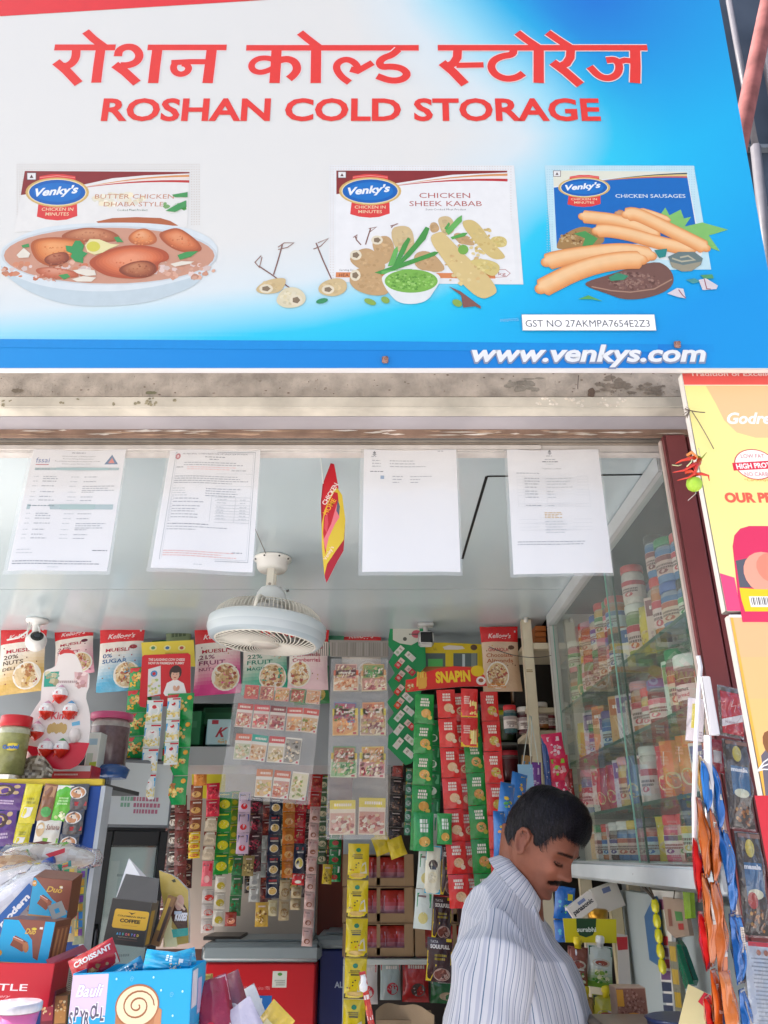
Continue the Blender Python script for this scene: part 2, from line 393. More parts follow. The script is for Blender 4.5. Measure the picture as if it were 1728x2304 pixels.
def signcol(s_, t_):
    x, y = proj(s_, t_)

    d = sd(x, y); sc_ = 270-120*max(0, min(1, (y-400)/280))
    cc = ramp(d/sc_, [(-.75, 'e9e8e4'), (-.3, 'dfeaee'), (0, 'a9e2f4'), (.4, '2ccdf2'), (.9, '16bdf2'), (1.9, '0cacee'), (3, '0a9cea')])
    e = math.hypot((x-1340)/1.1, y+30); cc = mixc(cc, mixc('1478d8', cc, (e-20)/380), d/160)
    if y > 767+ (x/1728)*12 and x < 1600:
        cc = mixc(ramp(x/1728, [(0, '0a94e4'), (.6, '0886de'), (1, '087cd8')]), cc, (x-1480)/140)
    return cc
sg = thing('shop_signboard', 'large tilted blue and white shop signboard above the opening, with red Hindi and English lettering', 'sign', SM)
b = MB(); NU, NV = 190, 120
def vcol_grid(mb, x0, x1, y0, y1, nu, nv, fn): mb.grid(lambda a, bb: (x0+(x1-x0)*a, 0, y0+(y1-y0)*bb), nu, nv, lambda a, bb: fn(x0+(x1-x0)*a, y0+(y1-y0)*bb), sm=False)
vcol_grid(b, SL, sr, 0, ST, NU, NV, signcol)
face = b.build('printed_face', mat('flex print', .42, .45, bump=.12, bscale=9, dim=.72), sg)
# smooth corner colours
me = face.data; arr = []
cache = {}
for p in me.polygons:
    for vi in p.vertices:
        if vi not in cache: co = me.vertices[vi].co; cache[vi] = signcol(co.x, co.z)
        arr.append(signcol(p.center.x, p.center.z) if 750 < proj(p.center.x, p.center.z)[1] < 795 else cache[vi])
a4 = np.ones((len(arr), 4), np.float32); a4[:, :3] = np.array(arr, np.float32); me.color_attributes['Col'].data.foreach_set('color', a4.ravel())
b = MB(); b.box((SL, .0008, -.003), (sr, .016, ST), 'd8d8da', .001); b.box((SL, .0165, .004), (sr, .03, .04), '9a8f86')
b.build('frame', PLAST, sg)
# red wedge crisp edge, band edge
A = Art(); A.poly([q(-20, -50), q(620, -50), q(620, -1.2), q(0, 37), q(-20, 38.2)], 'ee2e2c')
A.poly([q(-10, 763), q(864, 768), q(1480, 775), q(1480, 792), q(864, 788), q(-10, 782)], '0a92e3')
# Hindi lettering
RED = 'f03a2a'
K = 1/1.92*mpp(130, 1.27)*1.02
def chop(p):
    for _ in range(2): p = [p[0]]+[((a[0]*.75+b_[0]*.25, a[1]*.75+b_[1]*.25), (a[0]*.25+b_[0]*.75, a[1]*.25+b_[1]*.75))[k] for a, b_ in zip(p, p[1:]) for k in (0, 1)]+[p[-1]]
    return p
def chc(p):
    for _ in range(2): p = [((a[0]*.75+b_[0]*.25, a[1]*.75+b_[1]*.25), (a[0]*.25+b_[0]*.75, a[1]*.25+b_[1]*.75))[k] for a, b_ in zip(p, p[1:]+p[:1]) for k in (0, 1)]
    return p
def dev(qf, items):
    items = [(chop(p) if len(p) > 4 else p, w_) for p, w_ in items]
    for pts, wd in items:
        A.stroke([qf(*p) for p in pts], (wd+9)*K, 'f3dfe0')
    for pts, wd in items:
        A.stroke([qf(*p) for p in pts], wd*K, RED)
dev(q1, [([(236,206),(499,206)],32), ([(330,215),(328,250),(312,275),(282,290),(268,285)],36), ([(242,268),(286,305),(340,362)],38), ([(435,215),(424,290),(416,358)],40), ([(370,137),(405,170),(452,205)],34),
 ([(510,244),(514,218),(545,202),(582,206),(606,236),(594,268),(556,284),(520,284)],34), ([(496,280),(540,312),(592,360)],38),
 ([(638,206),(979,206)],30), ([(680,215),(670,290),(662,360)],42), ([(740,272),(820,268),(900,268)],28), ([(762,270),(748,288),(754,312),(778,324),(806,316),(818,296),(806,280),(788,276)],28), ([(915,215),(906,290),(897,360)],42)])
dev(q1, [([(1064,208),(1400,208),(1809,208)],30), ([(1195,215),(1191,290),(1186,360)],42), ([(1192,262),(1150,250),(1108,256),(1084,280),(1092,306),(1124,316),(1160,306),(1190,290)],27), ([(1200,264),(1240,254),(1275,268),(1286,300),(1270,325),(1248,342)],34),
 ([(1366,215),(1365,290),(1364,360)],42), ([(1296,142),(1330,170),(1380,208)],34), ([(1510,358),(1476,335),(1452,300),(1458,272),(1492,256),(1526,266),(1548,292),(1534,312)],30), ([(1514,300),(1545,308),(1610,272)],30)])
dev(q2, [([(62,215),(34,240),(0,250),(-22,270),(-10,292),(30,288),(78,296),(104,322),(80,346),(30,352),(-30,330)],32)])
dev(q2, [([(232,208),(700,208),(1137,208)],30), ([(318,215),(316,250),(300,275),(272,290)],36), ([(250,272),(296,310),(350,366)],38), ([(312,284),(430,282)],28),
 ([(560,215),(556,238),(510,244),(472,262),(460,292),(480,325),(525,344),(572,338),(602,318)],32), ([(668,215),(668,290),(668,360)],42), ([(575,142),(614,172),(668,208)],34),
 ([(806,215),(804,250),(788,275),(760,290)],36), ([(728,270),(784,312),(848,368)],38), ([(706,142),(750,172),(806,208)],34),
 ([(1084,215),(1086,290),(1084,360)],42), ([(960,262),(1000,258),(1018,285),(1010,322),(975,342),(930,334),(888,290)],32), ([(1005,272),(1040,262),(1080,266)],28)])
x0, y0 = q(227, 271); x1, y1 = q(1352, 271); _, yt = q(790, 221)
A.text('ROSHAN COLD STORAGE', x0, y0, yt-y0, RED, x1=x1, bold=.028)
x0, y0 = q(1062, 813); x1, _ = q(1590, 813); _, yt = q(1300, 775)
A.text('www.venkys.com', x0-.003, y0-.003, (yt-y0), '8d98b4', x1=x1+.002, bold=.055, shear=.25); A.text('www.venkys.com', x0, y0, (yt-y0), 'f2f4f6', x1=x1, bold=.03, shear=.25)
b = MB(); b.art(A, lambda x, y, k: (x, -.0006-k*8e-6, y)); b.build('lettering', mat('sign vinyl', .42, .45, dim=.72, var=.04, vscale=45), sg)
# product pictures
def zq(ox, oy, s): return lambda u, v: q(ox+u/s, oy+v/s)
def logo(A, Q, cx, cy, rx, ry, rot=0):
    def E(kx, ky, cc, a0=0, a1=360, n=28): A.poly([Q(cx+rx*kx*math.cos(R(a)), cy-ry*ky*math.sin(R(a))) for a in [a0+(a1-a0)*i/n for i in range(n+1 if a1-a0 < 360 else n)]], cc)
    w_ = rx*.63
    A.poly([Q(cx-w_, cy+ry*.6), Q(cx+w_*1.06, cy+ry*.6), Q(cx+w_*1.08, cy+ry*1.75), Q(cx+w_*.5, cy+ry*2.02), Q(cx, cy+ry*2.08), Q(cx-w_*.6, cy+ry*2.0), Q(cx-w_*1.1, cy+ry*1.8)], 'e2403a')
    A.poly([Q(cx-w_, cy-ry*.6), Q(cx-w_*.95, cy-ry*1.18), Q(cx-w_*.3, cy-ry*1.35), Q(cx+w_*.3, cy-ry*1.35), Q(cx+w_*.98, cy-ry*1.2), Q(cx+w_, cy-ry*.6)], 'e2403a')
    A.poly([Q(cx-w_*.95, cy-ry*1.12), Q(cx, cy-ry*1.27), Q(cx+w_*.95, cy-ry*1.12), Q(cx+w_*.95, cy-ry*1.06), Q(cx, cy-ry*1.2), Q(cx-w_*.95, cy-ry*1.06)], 'f08a80')
    E(1.08, 1.1, 'd8b26a'); E(1.0, 1.0, 'f0dfae'); E(.96, .93, '0f63b8'); E(.8, .7, '1674c8')
    a_ = Q(cx-rx*.75, cy+ry*.28); b_ = Q(cx+rx*.72, cy+ry*.1); h_ = Q(cx, cy-ry*.38)[1]-Q(cx, cy+ry*.2)[1]
    A.text("Venky's", a_[0], a_[1]-.0005, h_, 'f4f6f8', x1=b_[0], bold=.035, shear=.3, rot=6)
    for i, tx in enumerate(('CHICKEN IN', 'MINUTES')):
        p0 = Q(cx-w_*(.85 if i == 0 else .65), cy+ry*(1.36+.36*i)); p1 = Q(cx+w_*(.85 if i == 0 else .65), 0); hh = Q(0, cy-ry*.12)[1]-Q(0, cy+ry*.12)[1]
        A.text(tx, p0[0], p0[1], hh, 'f6d9b0', x1=Q(cx+w_*(.85 if i == 0 else .65), cy+ry*1.4)[0], bold=.01)
def dots(A, Q, x0, y0, x1, y1, step, cc, inner):
    y = y0
    while y < y1:
        x = x0
        while x < x1:
            if not (inner[0] < x < inner[2] and inner[1] < y < inner[3]): p = Q(x, y); h_ = .0011; A.poly([(p[0]-h_,p[1]-h_),(p[0]+h_,p[1]-h_),(p[0]+h_,p[1]+h_),(p[0]-h_,p[1]+h_)], cc, .002)
            x += step
        y += step
def veg(A, Q, u, v, s_=26):
    A.poly([Q(u-s_,v-s_*.8),Q(u+s_,v-s_*.8),Q(u+s_,v+s_*.8),Q(u-s_,v+s_*.8)], '6b5a58'); A.poly([Q(u-s_*.85,v-s_*.66),Q(u+s_*.85,v-s_*.66),Q(u+s_*.85,v+s_*.66),Q(u-s_*.85,v+s_*.66)], 'eeeceb')
    A.poly([Q(u-s_*.4,v+s_*.35),Q(u+s_*.4,v+s_*.35),Q(u,v-s_*.35)], '5a3230')
def swoosh(A, Q, x0, y0, x1, y1, cc):      # tapering stripes at the top of a box
    for i, (dy, w0, w1, k) in enumerate(cc):
        up = []; dn = []
        for j in range(9):
            t = j/8; x = x0+(x1-x0)*t; yy = y0+(y1-y0)*(1-(1-t)**2)+dy*t; up.append(Q(x, yy-w1*t/2-.5)); dn.append(Q(x, yy+w1*t/2+w0))
        A.poly(up+dn[::-1], k)
def PT(Q, pts): return [Q(*p) for p in pts]
# --- box 1 butter chicken
A = Art(); Q = zq(0, 340, 2.765)
dots(A, Q, 108, 84, 1240, 470, 15.5, 'd9cfc6', (145, 120, 1182, 900))
A.poly(PT(Q, [(155,125),(1180,131),(1166,470),(1100,500),(600,480),(90,505),(130,275)]), 'eceae6')
A.poly(PT(Q, [(155,125),(1180,131),(1179,140),(900,152),(700,170),(520,210),(300,250),(130,275)]), '8e2a22')
swoosh(A, Q, 480, 235, 1178, 165, [(-10, 1, 12, 'e09a5a'), (6, 1, 10, 'f4e2d6'), (25, 1, 14, 'c4322c')])
A.blobs(*Q(740,300), .06, .014, 40, ['efe4c4', 'e8e4cf', 'f0ead8'], .010, 5)
A.blobs(*Q(1080,350), .028, .012, 18, ['e7e9e0', '7fae6a', 'dfe6d8', '4f9a4a'], .008, 6)
A.text('BUTTER CHICKEN', *Q(590, 297), Q(0, 268)[1]-Q(0, 297)[1], 'cc8a6a', x1=Q(1082, 297)[0], res=2); A.text('DHABA STYLE', *Q(645, 345), Q(0, 316)[1]-Q(0, 345)[1], 'cc8a6a', x1=Q(1016, 345)[0], res=2)
A.text('Cooked Meat Product', *Q(728, 374), Q(0, 360)[1]-Q(0, 374)[1], '3e6b48', x1=Q(918, 374)[0], res=1)
veg(A, Q, 197, 158, 30); logo(A, Q, 357, 258, 183, 84)
A.poly(PT(Q, [(600,440),(700,418),(850,412),(1000,418),(1060,436),(1110,465),(900,470),(640,470)]), 'b8683c')
def ellp(cx, cy, rx, ry, n=36, a0=0, a1=360): return [(cx+rx*math.cos(R(a0+(a1-a0)*i/n)), cy-ry*math.sin(R(a0+(a1-a0)*i/n))) for i in range(n)]
A.poly(PT(Q, chc([(0,640),(20,590),(200,490),(420,455),(700,445),(960,450),(1180,480),(1310,540),(1356,600),(1350,650),(1290,730),(1230,830),(1100,890),(900,950),(680,968),(450,965),(280,920),(130,850),(20,760),(0,700)])), 'dde6ea')
A.poly(PT(Q, chc([(0,700),(60,770),(280,850),(600,880),(900,860),(1200,790),(1290,740),(1230,830),(1100,890),(900,950),(680,968),(450,965),(280,920),(130,850),(20,760)])), 'c7d6dd')
A.poly(PT(Q, ellp(680, 650, 672, 185)), 'cfd6da'); A.poly(PT(Q, ellp(680, 652, 655, 174)), 'd09a80')
g = random.Random(11)
def chunk(pts, c0, c1, c2, sd):
    pts = chc(pts)
    A.poly(PT(Q, pts), c1); cx = sum(p[0] for p in pts)/len(pts); cy = sum(p[1] for p in pts)/len(pts)
    for i in range(9): k_ = .94-.085*i; A.poly(PT(Q, [(cx+(x-cx)*k_-1.8*i, cy+(y-cy)*k_-2.2*i) for x, y in pts]), mixc(c1, c0, i/3) if i < 3 else mixc(c0, c2, (i-3)/6))
    p = Q(cx, cy+12); r_ = (max(p_[0] for p_ in pts)-cx)*.7; A.blobs(p[0], p[1], Q(cx+r_, cy)[0]-p[0], .016, 26, [c0, mixc(c0, c1, .4), mixc(c0, c2, .4)], .003, sd)
for (cx, cy, rx, ry, n, cs) in ((330,745,320,60,60,['d08a68','e0b098','cc7a58','e2ccc4']),(1120,740,220,58,50,['d8a890','cc9478','e4ccc4'])):
    p = Q(cx, cy); A.blobs(p[0], p[1], Q(cx+rx, cy)[0]-p[0], p[1]-Q(cx, cy+ry)[1], n, cs, .008, cx)
chunk([(370,530),(450,490),(560,474),(680,490),(750,530),(740,565),(600,570),(420,560)], 'c07850', 'a85c38', 'd8986c', 1)
chunk([(790,545),(830,500),(900,476),(960,510),(985,560),(940,590),(830,585)], 'e08a50', 'c06a3c', 'f0b080', 2); chunk([(975,520),(1040,490),(1110,476),(1180,520),(1240,570),(1265,625),(1160,640),(1050,600)], 'd87a48', 'b25c34', 'eca070', 3)
chunk([(185,590),(215,550),(330,535),(450,545),(540,560),(500,640),(400,700),(310,725),(220,680)], 'e08646', 'b8602e', 'f4ae70', 4); chunk([(290,650),(420,620),(440,690),(330,720),(270,690)], 'a85a38', '8a4428', 'c4805a', 5)
chunk([(540,690),(640,630),(760,590),(900,585),(1040,620),(1060,680),(980,700),(990,750),(900,800),(700,790),(600,750)], 'dc7648', 'b85630', 'f0a078', 6); chunk([(720,740),(820,690),(930,680),(990,730),(940,790),(800,790)], 'b06640', '8c4628', 'cc8a60', 7)
chunk([(200,740),(300,720),(480,750),(500,790),(300,800)], 'd07a58', 'bc6240', 'e0a084', 8)
for pts in ([(105,650),(150,605),(190,640),(180,665),(120,668)], [(455,745),(520,735),(590,745),(600,775),(540,780),(480,762)], [(1060,705),(1130,688),(1210,690),(1180,705),(1090,722)], [(450,800),(520,780),(600,790),(570,815),(480,815)]): A.poly(PT(Q, pts), 'ece4d4')
A.poly(PT(Q, [(530,590),(560,550),(620,552),(690,580),(745,585),(680,612),(640,635),(590,648),(545,630)]), 'ece2a8'); A.poly(PT(Q, ellp(583, 597, 42, 32)), 'd8d04e')
leaf = [(410,590),(450,595),(470,560),(500,560),(525,590),(515,625),(548,640),(520,665),(518,700),(470,690),(440,660),(450,640),(415,625)]
A.poly(PT(Q, leaf), '3f9a58')
for pts in ([(1105,650),(1160,630),(1235,625),(1190,660),(1120,680)], [(365,775),(420,765),(440,785),(400,803)], [(710,540),(740,535),(770,570),(730,570)], [(135,590),(180,578),(185,600),(145,605)], [(1070,275),(1168,258),(1168,290),(1090,290)], [(1030,375),(1110,330),(1160,310),(1160,350),(1090,382)]): A.poly(PT(Q, pts), '4a9c56')
b = MB(); b.art(A, lambda x, y, k: (x, -.0006-k*6e-6, y)); b.build('product_picture', mat('sign vinyl', .42, .45, dim=.72, var=.04, vscale=45), sg)['label'] = 'picture of butter chicken in a white dish'
# --- box 2 kabab
A = Art(); Q = zq(540, 340, 2.5136)
dots(A, Q, 510, 84, 1550, 740, 15, 'ddd2cc', (538, 106, 1515, 705))
A.poly(PT(Q, [(505,80),(1550,82),(1602,755),(1200,752),(500,740)]), 'eceded'); A.k += 1
dots(A, Q, 512, 88, 1545, 740, 15, 'dccfc8', (538, 106, 1520, 900))
A.poly(PT(Q, [(545,111),(1511,112),(1560,722),(540,700)]), 'f0f0f0')
A.poly(PT(Q, [(545,111),(1511,112),(1511,122),(1200,135),(1000,165),(890,182),(700,220),(545,245)]), '8e2a22')
swoosh(A, Q, 860, 200, 1513, 143, [(-8, 1, 13, 'dd9a5c'), (4, 1, 11, 'f6eae4'), (22, 1, 14, 'c23230')])
A.text('CHICKEN', *Q(1014, 266), Q(0, 236)[1]-Q(0, 266)[1], 'b4584e', x1=Q(1302, 266)[0], res=2); A.text('SHEEK KABAB', *Q(958, 312), Q(0, 282)[1]-Q(0, 312)[1], 'b4584e', x1=Q(1368, 312)[0], res=2)
A.text('Semi-Cooked Meat Product', *Q(1050, 336), Q(0, 325)[1]-Q(0, 336)[1], '4a3a3a', x1=Q(1278, 336)[0], res=1)
A.text('Serving Su', *Q(562, 678), Q(0, 667)[1]-Q(0, 678)[1], '4a3a3a', x1=Q(640, 678)[0], res=1)
A.poly(PT(Q, [(543,686),(1440,692),(1445,722),(541,715)]), 'e08a52'); A.text('HEA', *Q(560, 711), Q(0, 692)[1]-Q(0, 711)[1], '5c2c24', x1=Q(615, 711)[0], res=1)
A.stroke(PT(Q, [(1440,672),(1500,670),(1528,692),(1505,712),(1440,715)]), .0012, 'b05a50'); A.text('kg', *Q(1462, 704), Q(0, 684)[1]-Q(0, 704)[1], 'b05a50', x1=Q(1503, 704)[0], res=2)
veg(A, Q, 577, 135, 24); logo(A, Q, 736, 228, 163, 72)
def stick(pts, hd):
    A.stroke(PT(Q, pts), .0028, '8a6258'); A.stroke(PT(Q, hd), .0022, '9a766a')
stick([(190,700),(215,620),(240,530)], [(215,545),(250,520),(305,520),(270,545),(215,558)]); stick([(282,775),(180,700),(105,650)], [(120,592),(85,630),(110,660),(125,600)]); stick([(518,725),(470,620),(430,520)], [(415,555),(455,540),(500,495),(440,520)])
stick([(710,530),(722,490),(740,435)], [(728,440),(772,430),(735,458)]); stick([(685,532),(660,505),(650,480)], [(640,490),(662,475),(658,505)]); stick([(856,435),(862,425),(890,412)], [(850,425),(895,412)])
def kab(pts, cs, hole=None, seed=1):
    pts = chc(pts)
    A.poly(PT(Q, pts), cs[0]); cx = sum(p[0] for p in pts)/len(pts); cy = sum(p[1] for p in pts)/len(pts)
    rx = (max(p[0] for p in pts)-min(p[0] for p in pts))*.33; ry = (max(p[1] for p in pts)-min(p[1] for p in pts))*.33
    p = Q(cx, cy); A.blobs(p[0], p[1], Q(cx+rx, cy)[0]-p[0], p[1]-Q(cx, cy+ry)[1], 34, [cs[0], mixc(cs[0], cs[1], .6), mixc(cs[0], cs[2], .5)], .0055, seed)
    if hole: A.poly(PT(Q, ellp(hole[0], hole[1], hole[2]*1.5, hole[3]*1.6, 14)), 'eadfc4'); A.poly(PT(Q, ellp(hole[0], hole[1], hole[2], hole[3], 5)), '8a765c')
T1 = ['d6bd8c', 'dcc698', 'c8ac78', 'e4d2aa']; T2 = ['c8a474', 'd2b080', 'bc9664', 'dcc08e']
kab([(1115,375),(1190,365),(1220,430),(1200,470),(1150,480),(1128,430)], T1, None, 1); kab([(1070,410),(1110,400),(1135,450),(1080,470)], T2, None, 2)
kab([(1200,470),(1250,460),(1330,520),(1320,540),(1230,520)], T2, None, 3); kab([(1410,490),(1480,480),(1512,505),(1505,545),(1430,545)], ['d9c67c', 'cdb566', 'e4d698'], None, 4)
kab([(1240,405),(1300,385),(1350,410),(1420,510),(1500,590),(1495,612),(1420,615),(1340,530)], ['d8c07c', 'c8a860', 'e2cf92'], None, 5)
kab([(845,440),(920,420),(975,440),(990,540),(960,600),(880,570)], T1, None, 6); kab([(735,510),(800,480),(850,485),(880,560),(840,640),(790,640)], T2, (775, 505, 22, 16), 7)
kab([(610,620),(650,570),(720,545),(780,580),(830,650),(800,690),(690,680)], T2, (655, 590, 22, 18), 8)
kab([(975,590),(1040,560),(1110,590),(1180,690),(1000,680)], T2, None, 9)
kab([(90,775),(150,730),(255,715),(262,745),(230,800),(150,812),(95,800)], T1, (148, 780, 26, 16), 10); kab([(440,770),(480,735),(560,715),(608,745),(600,800),(530,828),(450,810)], T1, (498, 785, 24, 16), 11)
kab([(205,835),(245,775),(330,770),(382,830),(350,880),(260,893),(210,865)], ['e2d8b8', 'd8caa0', 'ece6ce'], (318, 845, 24, 20), 12); kab([(610,730),(650,665),(760,660),(830,740),(850,810),(760,824),(650,790)], T2, (652, 705, 20, 20), 13)
kab([(1060,490),(1130,455),(1160,470),(1290,610),(1400,700),(1460,790),(1430,820),(1360,845),(1250,750),(1150,620)], ['ddc486', 'd2a86a', 'e8d8a4', 'cfae6c'], None, 14)
kab([(1290,620),(1380,610),(1470,640),(1465,690),(1420,718),(1330,650)], ['d9c67c', 'cdb566', 'e4d698'], None, 15)
A.poly(PT(Q, ellp(1262, 560, 30, 28, 12)), '7ab04a')
for pts in ([(880,650),(990,520),(1050,430),(1072,440),(1050,500),(960,600),(890,660)], [(835,655),(870,560),(890,540),(895,570),(870,650)], [(865,655),(920,530),(950,490),(965,500),(930,580),(885,655)], [(760,690),(900,640),(1100,570),(1125,575),(1100,595),(920,660),(800,700)], [(800,680),(950,670),(975,670),(940,690),(800,700)], [(1160,455),(1230,380),(1255,365),(1255,400),(1180,478)], [(1190,490),(1260,465),(1288,465),(1270,485),(1200,502)], [(1155,440),(1180,405),(1188,415),(1170,450)]): A.poly(PT(Q, pts), g.choice(['5aa84c', '4c9a44', '6cb65a']))
A.poly(PT(Q, chc([(798,735),(810,700),(880,675),(1050,675),(1120,695),(1140,730),(1100,790),(1060,850),(980,870),(900,862),(850,820)])), 'e8ecec'); A.poly(PT(Q, ellp(968, 738, 150, 66)), '7fb84a')
p = Q(968, 740); A.blobs(p[0], p[1], .052, .020, 150, ['8cc456', '74ac40', 'a4d470', '5f9a34'], .0035, 21)
for cx, cy, rx, ry, ro in ((464,850,34,16,15),(736,855,36,18,-25),(822,845,26,20,-40),(1228,862,30,22,-35)): p = Q(cx, cy); A.ell(p[0], p[1], rx/2.51*mpp(660,1.3), ry/2.51*mpp(660,1.3), '8fb04e' if cx > 500 else '3f9460', 12, ro)
A.poly(PT(Q, [(1180,768),(1245,795),(1360,880),(1362,895),(1330,880),(1262,888),(1250,820)]), '8a5a50')
b = MB(); b.art(A, lambda x, y, k: (x, -.0006-k*6e-6, y)); b.build('product_picture', mat('sign vinyl', .42, .45, dim=.72, var=.04, vscale=45), sg)['label'] = 'picture of kababs with green chutney'
# --- box 3 sausages
A = Art(); Q = zq(1128, 340, 2.765)
A.poly(PT(Q, [(270,90),(1197,92),(1305,738),(960,740),(310,640)]), 'c6e6f0'); dots(A, Q, 285, 100, 1200, 700, 15.5, 'a8d2e2', (318, 120, 1158, 900))
A.poly(PT(Q, [(320,122),(1153,130),(1250,640),(1210,700),(345,600)]), 'e8edee')
A.poly(PT(Q, [(326,228),(500,205),(640,185),(800,168),(1000,160),(1156,162),(1225,560),(345,600)]), '0f6cc0')
A.poly(PT(Q, [(320,122),(1153,130),(1156,145),(1000,148),(800,158),(640,175),(480,195),(326,222)]), 'e6e6d4')
swoosh(A, Q, 600, 188, 1155, 152, [(-12, 1, 7, '3c4a50'), (-2, 1, 8, 'e6c46a'), (10, 1, 9, 'c8584a')])
A.text('CHICKEN SAUSAGES', *Q(710, 291), Q(0, 268)[1]-Q(0, 291)[1], 'dfe8ee', x1=Q(1146, 289)[0], res=2, bold=.008)
veg(A, Q, 346, 141, 24); logo(A, Q, 515, 228, 150, 58)
A.poly(PT(Q, [(985,400),(1020,352),(1045,400),(1115,365),(1135,420),(1180,410),(1140,470),(1250,445),(1410,490),(1330,515),(1290,525),(1360,625),(1290,600),(1200,560),(1100,480)]), '86c46a')
A.poly(PT(Q, chc([(345,580),(370,530),(480,470),(560,475),(640,520),(640,580),(520,600),(345,618)])), 'a8824c'); p = Q(480, 545); A.blobs(p[0], p[1], .04, .017, 70, ['b8935c', '96703c', 'c4a878', '7a5428'], .004, 31)
A.poly(PT(Q, [(450,515),(520,498),(600,545),(560,595),(500,600),(520,545)]), '4f9a50')
def saus(pts, w_, cs=('f2b070', 'f8cc98', 'e09050')):
    pq = PT(Q, chop(pts)); s_ = 1.2*w_/2.765*mpp(560, 1.28)
    for k_, cc, of in [(1-.1*i, mixc(cs[2], cs[0], i/3) if i < 3 else mixc(cs[0], cs[1], (i-3)/4), .022*i) for i in range(8)]:
        w2 = s_*k_; pp = [(x, y+s_*of) for x, y in pq]; n = len(pp); L = [w2*min(1, .58+.21*min(i_, n-1-i_)) for i_ in range(n)]
        A.stroke(pp, L, cc); A.ell(pp[0][0], pp[0][1], w2*.30, w2*.29, cc, 14, math.degrees(math.atan2(pp[1][1]-pp[0][1], pp[1][0]-pp[0][0]))); A.ell(pp[-1][0], pp[-1][1], w2*.30, w2*.29, cc, 14, math.degrees(math.atan2(pp[-1][1]-pp[-2][1], pp[-1][0]-pp[-2][0])))
saus([(860,370),(950,395),(1040,430)], 40); saus([(720,390),(760,395)], 50, ('c88a5c', 'd09c70', 'b87a4c'))
p = Q(820, 810); A.poly(PT(Q, chc([(510,820),(640,780),(950,680),(1040,720),(1080,800),(1040,870),(900,920),(760,928),(660,890),(540,850)])), '7a5548'); A.blobs(p[0], p[1], .055, .022, 160, ['8a6456', '6a463a', '9a7768', '7c5a50'], .0045, 33)
A.stroke(PT(Q, [(560,845),(680,870),(800,880),(950,860),(1060,800)]), .003, 'b08a74')
saus([(505,410),(560,415),(700,430),(850,470),(960,520)], 82); saus([(590,500),(660,495),(800,520),(950,565),(1100,600),(1180,615)], 84)
saus([(775,400),(830,390),(940,440),(1080,510),(1200,570),(1270,605)], 86)
A.poly(PT(Q, [(1035,660),(1100,630),(1200,630),(1252,670),(1240,710),(1180,750),(1120,752),(1060,720)]), '6d7e7c'); A.stroke(PT(Q, [(1060,670),(1120,690),(1200,680),(1160,655),(1110,665)]), .004, 'b9b49c'); A.poly(PT(Q, [(1045,690),(1130,712),(1245,690),(1230,715),(1180,750),(1120,752),(1060,725)]), 'a09a84')
saus([(280,695),(340,675),(480,650),(650,630),(800,625),(930,655)], 100); saus([(245,860),(320,820),(450,755),(600,705),(760,680),(870,680)], 108)
for pts, cc in (([(665,790),(720,760),(790,780),(760,805),(680,812)], '3f8f6a'), ([(475,925),(540,900),(630,938),(560,925)], '5fae5c'), ([(1145,805),(1200,795),(1240,815),(1190,828)], '4f9a9a'), ([(1235,775),(1310,770),(1320,795),(1260,798)], '58a06a'), ([(1030,890),(1090,855),(1130,860),(1145,920),(1100,912)], 'ded6dc'), ([(1225,805),(1270,795),(1345,840),(1335,862),(1250,868)], 'ded6dc'), ([(950,620),(1030,610),(1020,660),(980,670)], '2f8a84')): A.poly(PT(Q, pts), cc)
A.stroke(PT(Q, [(1100,865),(1125,900),(1145,918)]), .0022, '9a5a66'); A.stroke(PT(Q, [(1260,800),(1275,860),(1300,862)]), .0022, '9a5a66')
b = MB(); b.art(A, lambda x, y, k: (x, -.0006-k*6e-6, y)); b.build('product_picture', mat('sign vinyl', .42, .45, dim=.72, var=.04, vscale=45), sg)['label'] = 'picture of sausages with sliced bread'
# tax number label stuck on the sign
lm = SM @ Matrix.Translation((0, -.0045, 0)); tl = thing('paper_label', 'white strip label with a tax number, taped to the lower right of the sign', 'label', lm)
A = Art(); a_ = q(1176, 745); b_ = q(1470, 711); A.rect(a_[0]-.001, a_[1]-.001, b_[0]+.001, b_[1]+.001, '8c959c'); A.rect(a_[0], a_[1], b_[0], b_[1], 'ecebec')
x0, y0 = q(1182, 738); x1, _ = q(1461, 738); A.text('GST NO 27AKMPA7654E2Z3', x0, y0, q(0, 722)[1]-y0, '4e5258', x1=x1)
b = MB(); b.box((a_[0]-.001, .0, a_[1]-.001), (b_[0]+.001, .0015, b_[1]+.001), 'c8c8c8'); b.art(A, lambda x, y, k: (x, -k*1e-4, y)); b.build('sheet', PAPER, tl)
b = MB()
for u, v, w_, h_ in ((1146, 722, 44, 8),):
    p = q(u, v); s_ = .0009*w_; b.poly([(p[0]-s_*.5, .0025, p[1]-.004), (p[0]+s_*.5, .0022, p[1]-.001), (p[0]+s_*.45, .0025, p[1]+.006), (p[0]-s_*.5, .0022, p[1]+.003)], 'ffffff')
b.build('tape', CELLO, tl)
# nail clips on the sign's lower edge
for i, (u, v, lab) in enumerate(((1522, 778, 'rusty metal clip on the sign above the last letters of the web address'), (866, 812, 'small rusty clip on the sign left of the web address'))):
    p = q(u, v); t_ = thing('metal_clip', lab, 'clip', SM @ Matrix.Translation((p[0], 0, p[1])), 'clips holding the sign'); b = MB(); b.box((-.006, -.007, -.007), (.007, -.0008, .008), '9a7468', .002); b.tube([(0, -.004, 0), (.004, -.010, .004)], .003, '7a5a50', 8); b.build('bracket', PAINT, t_)
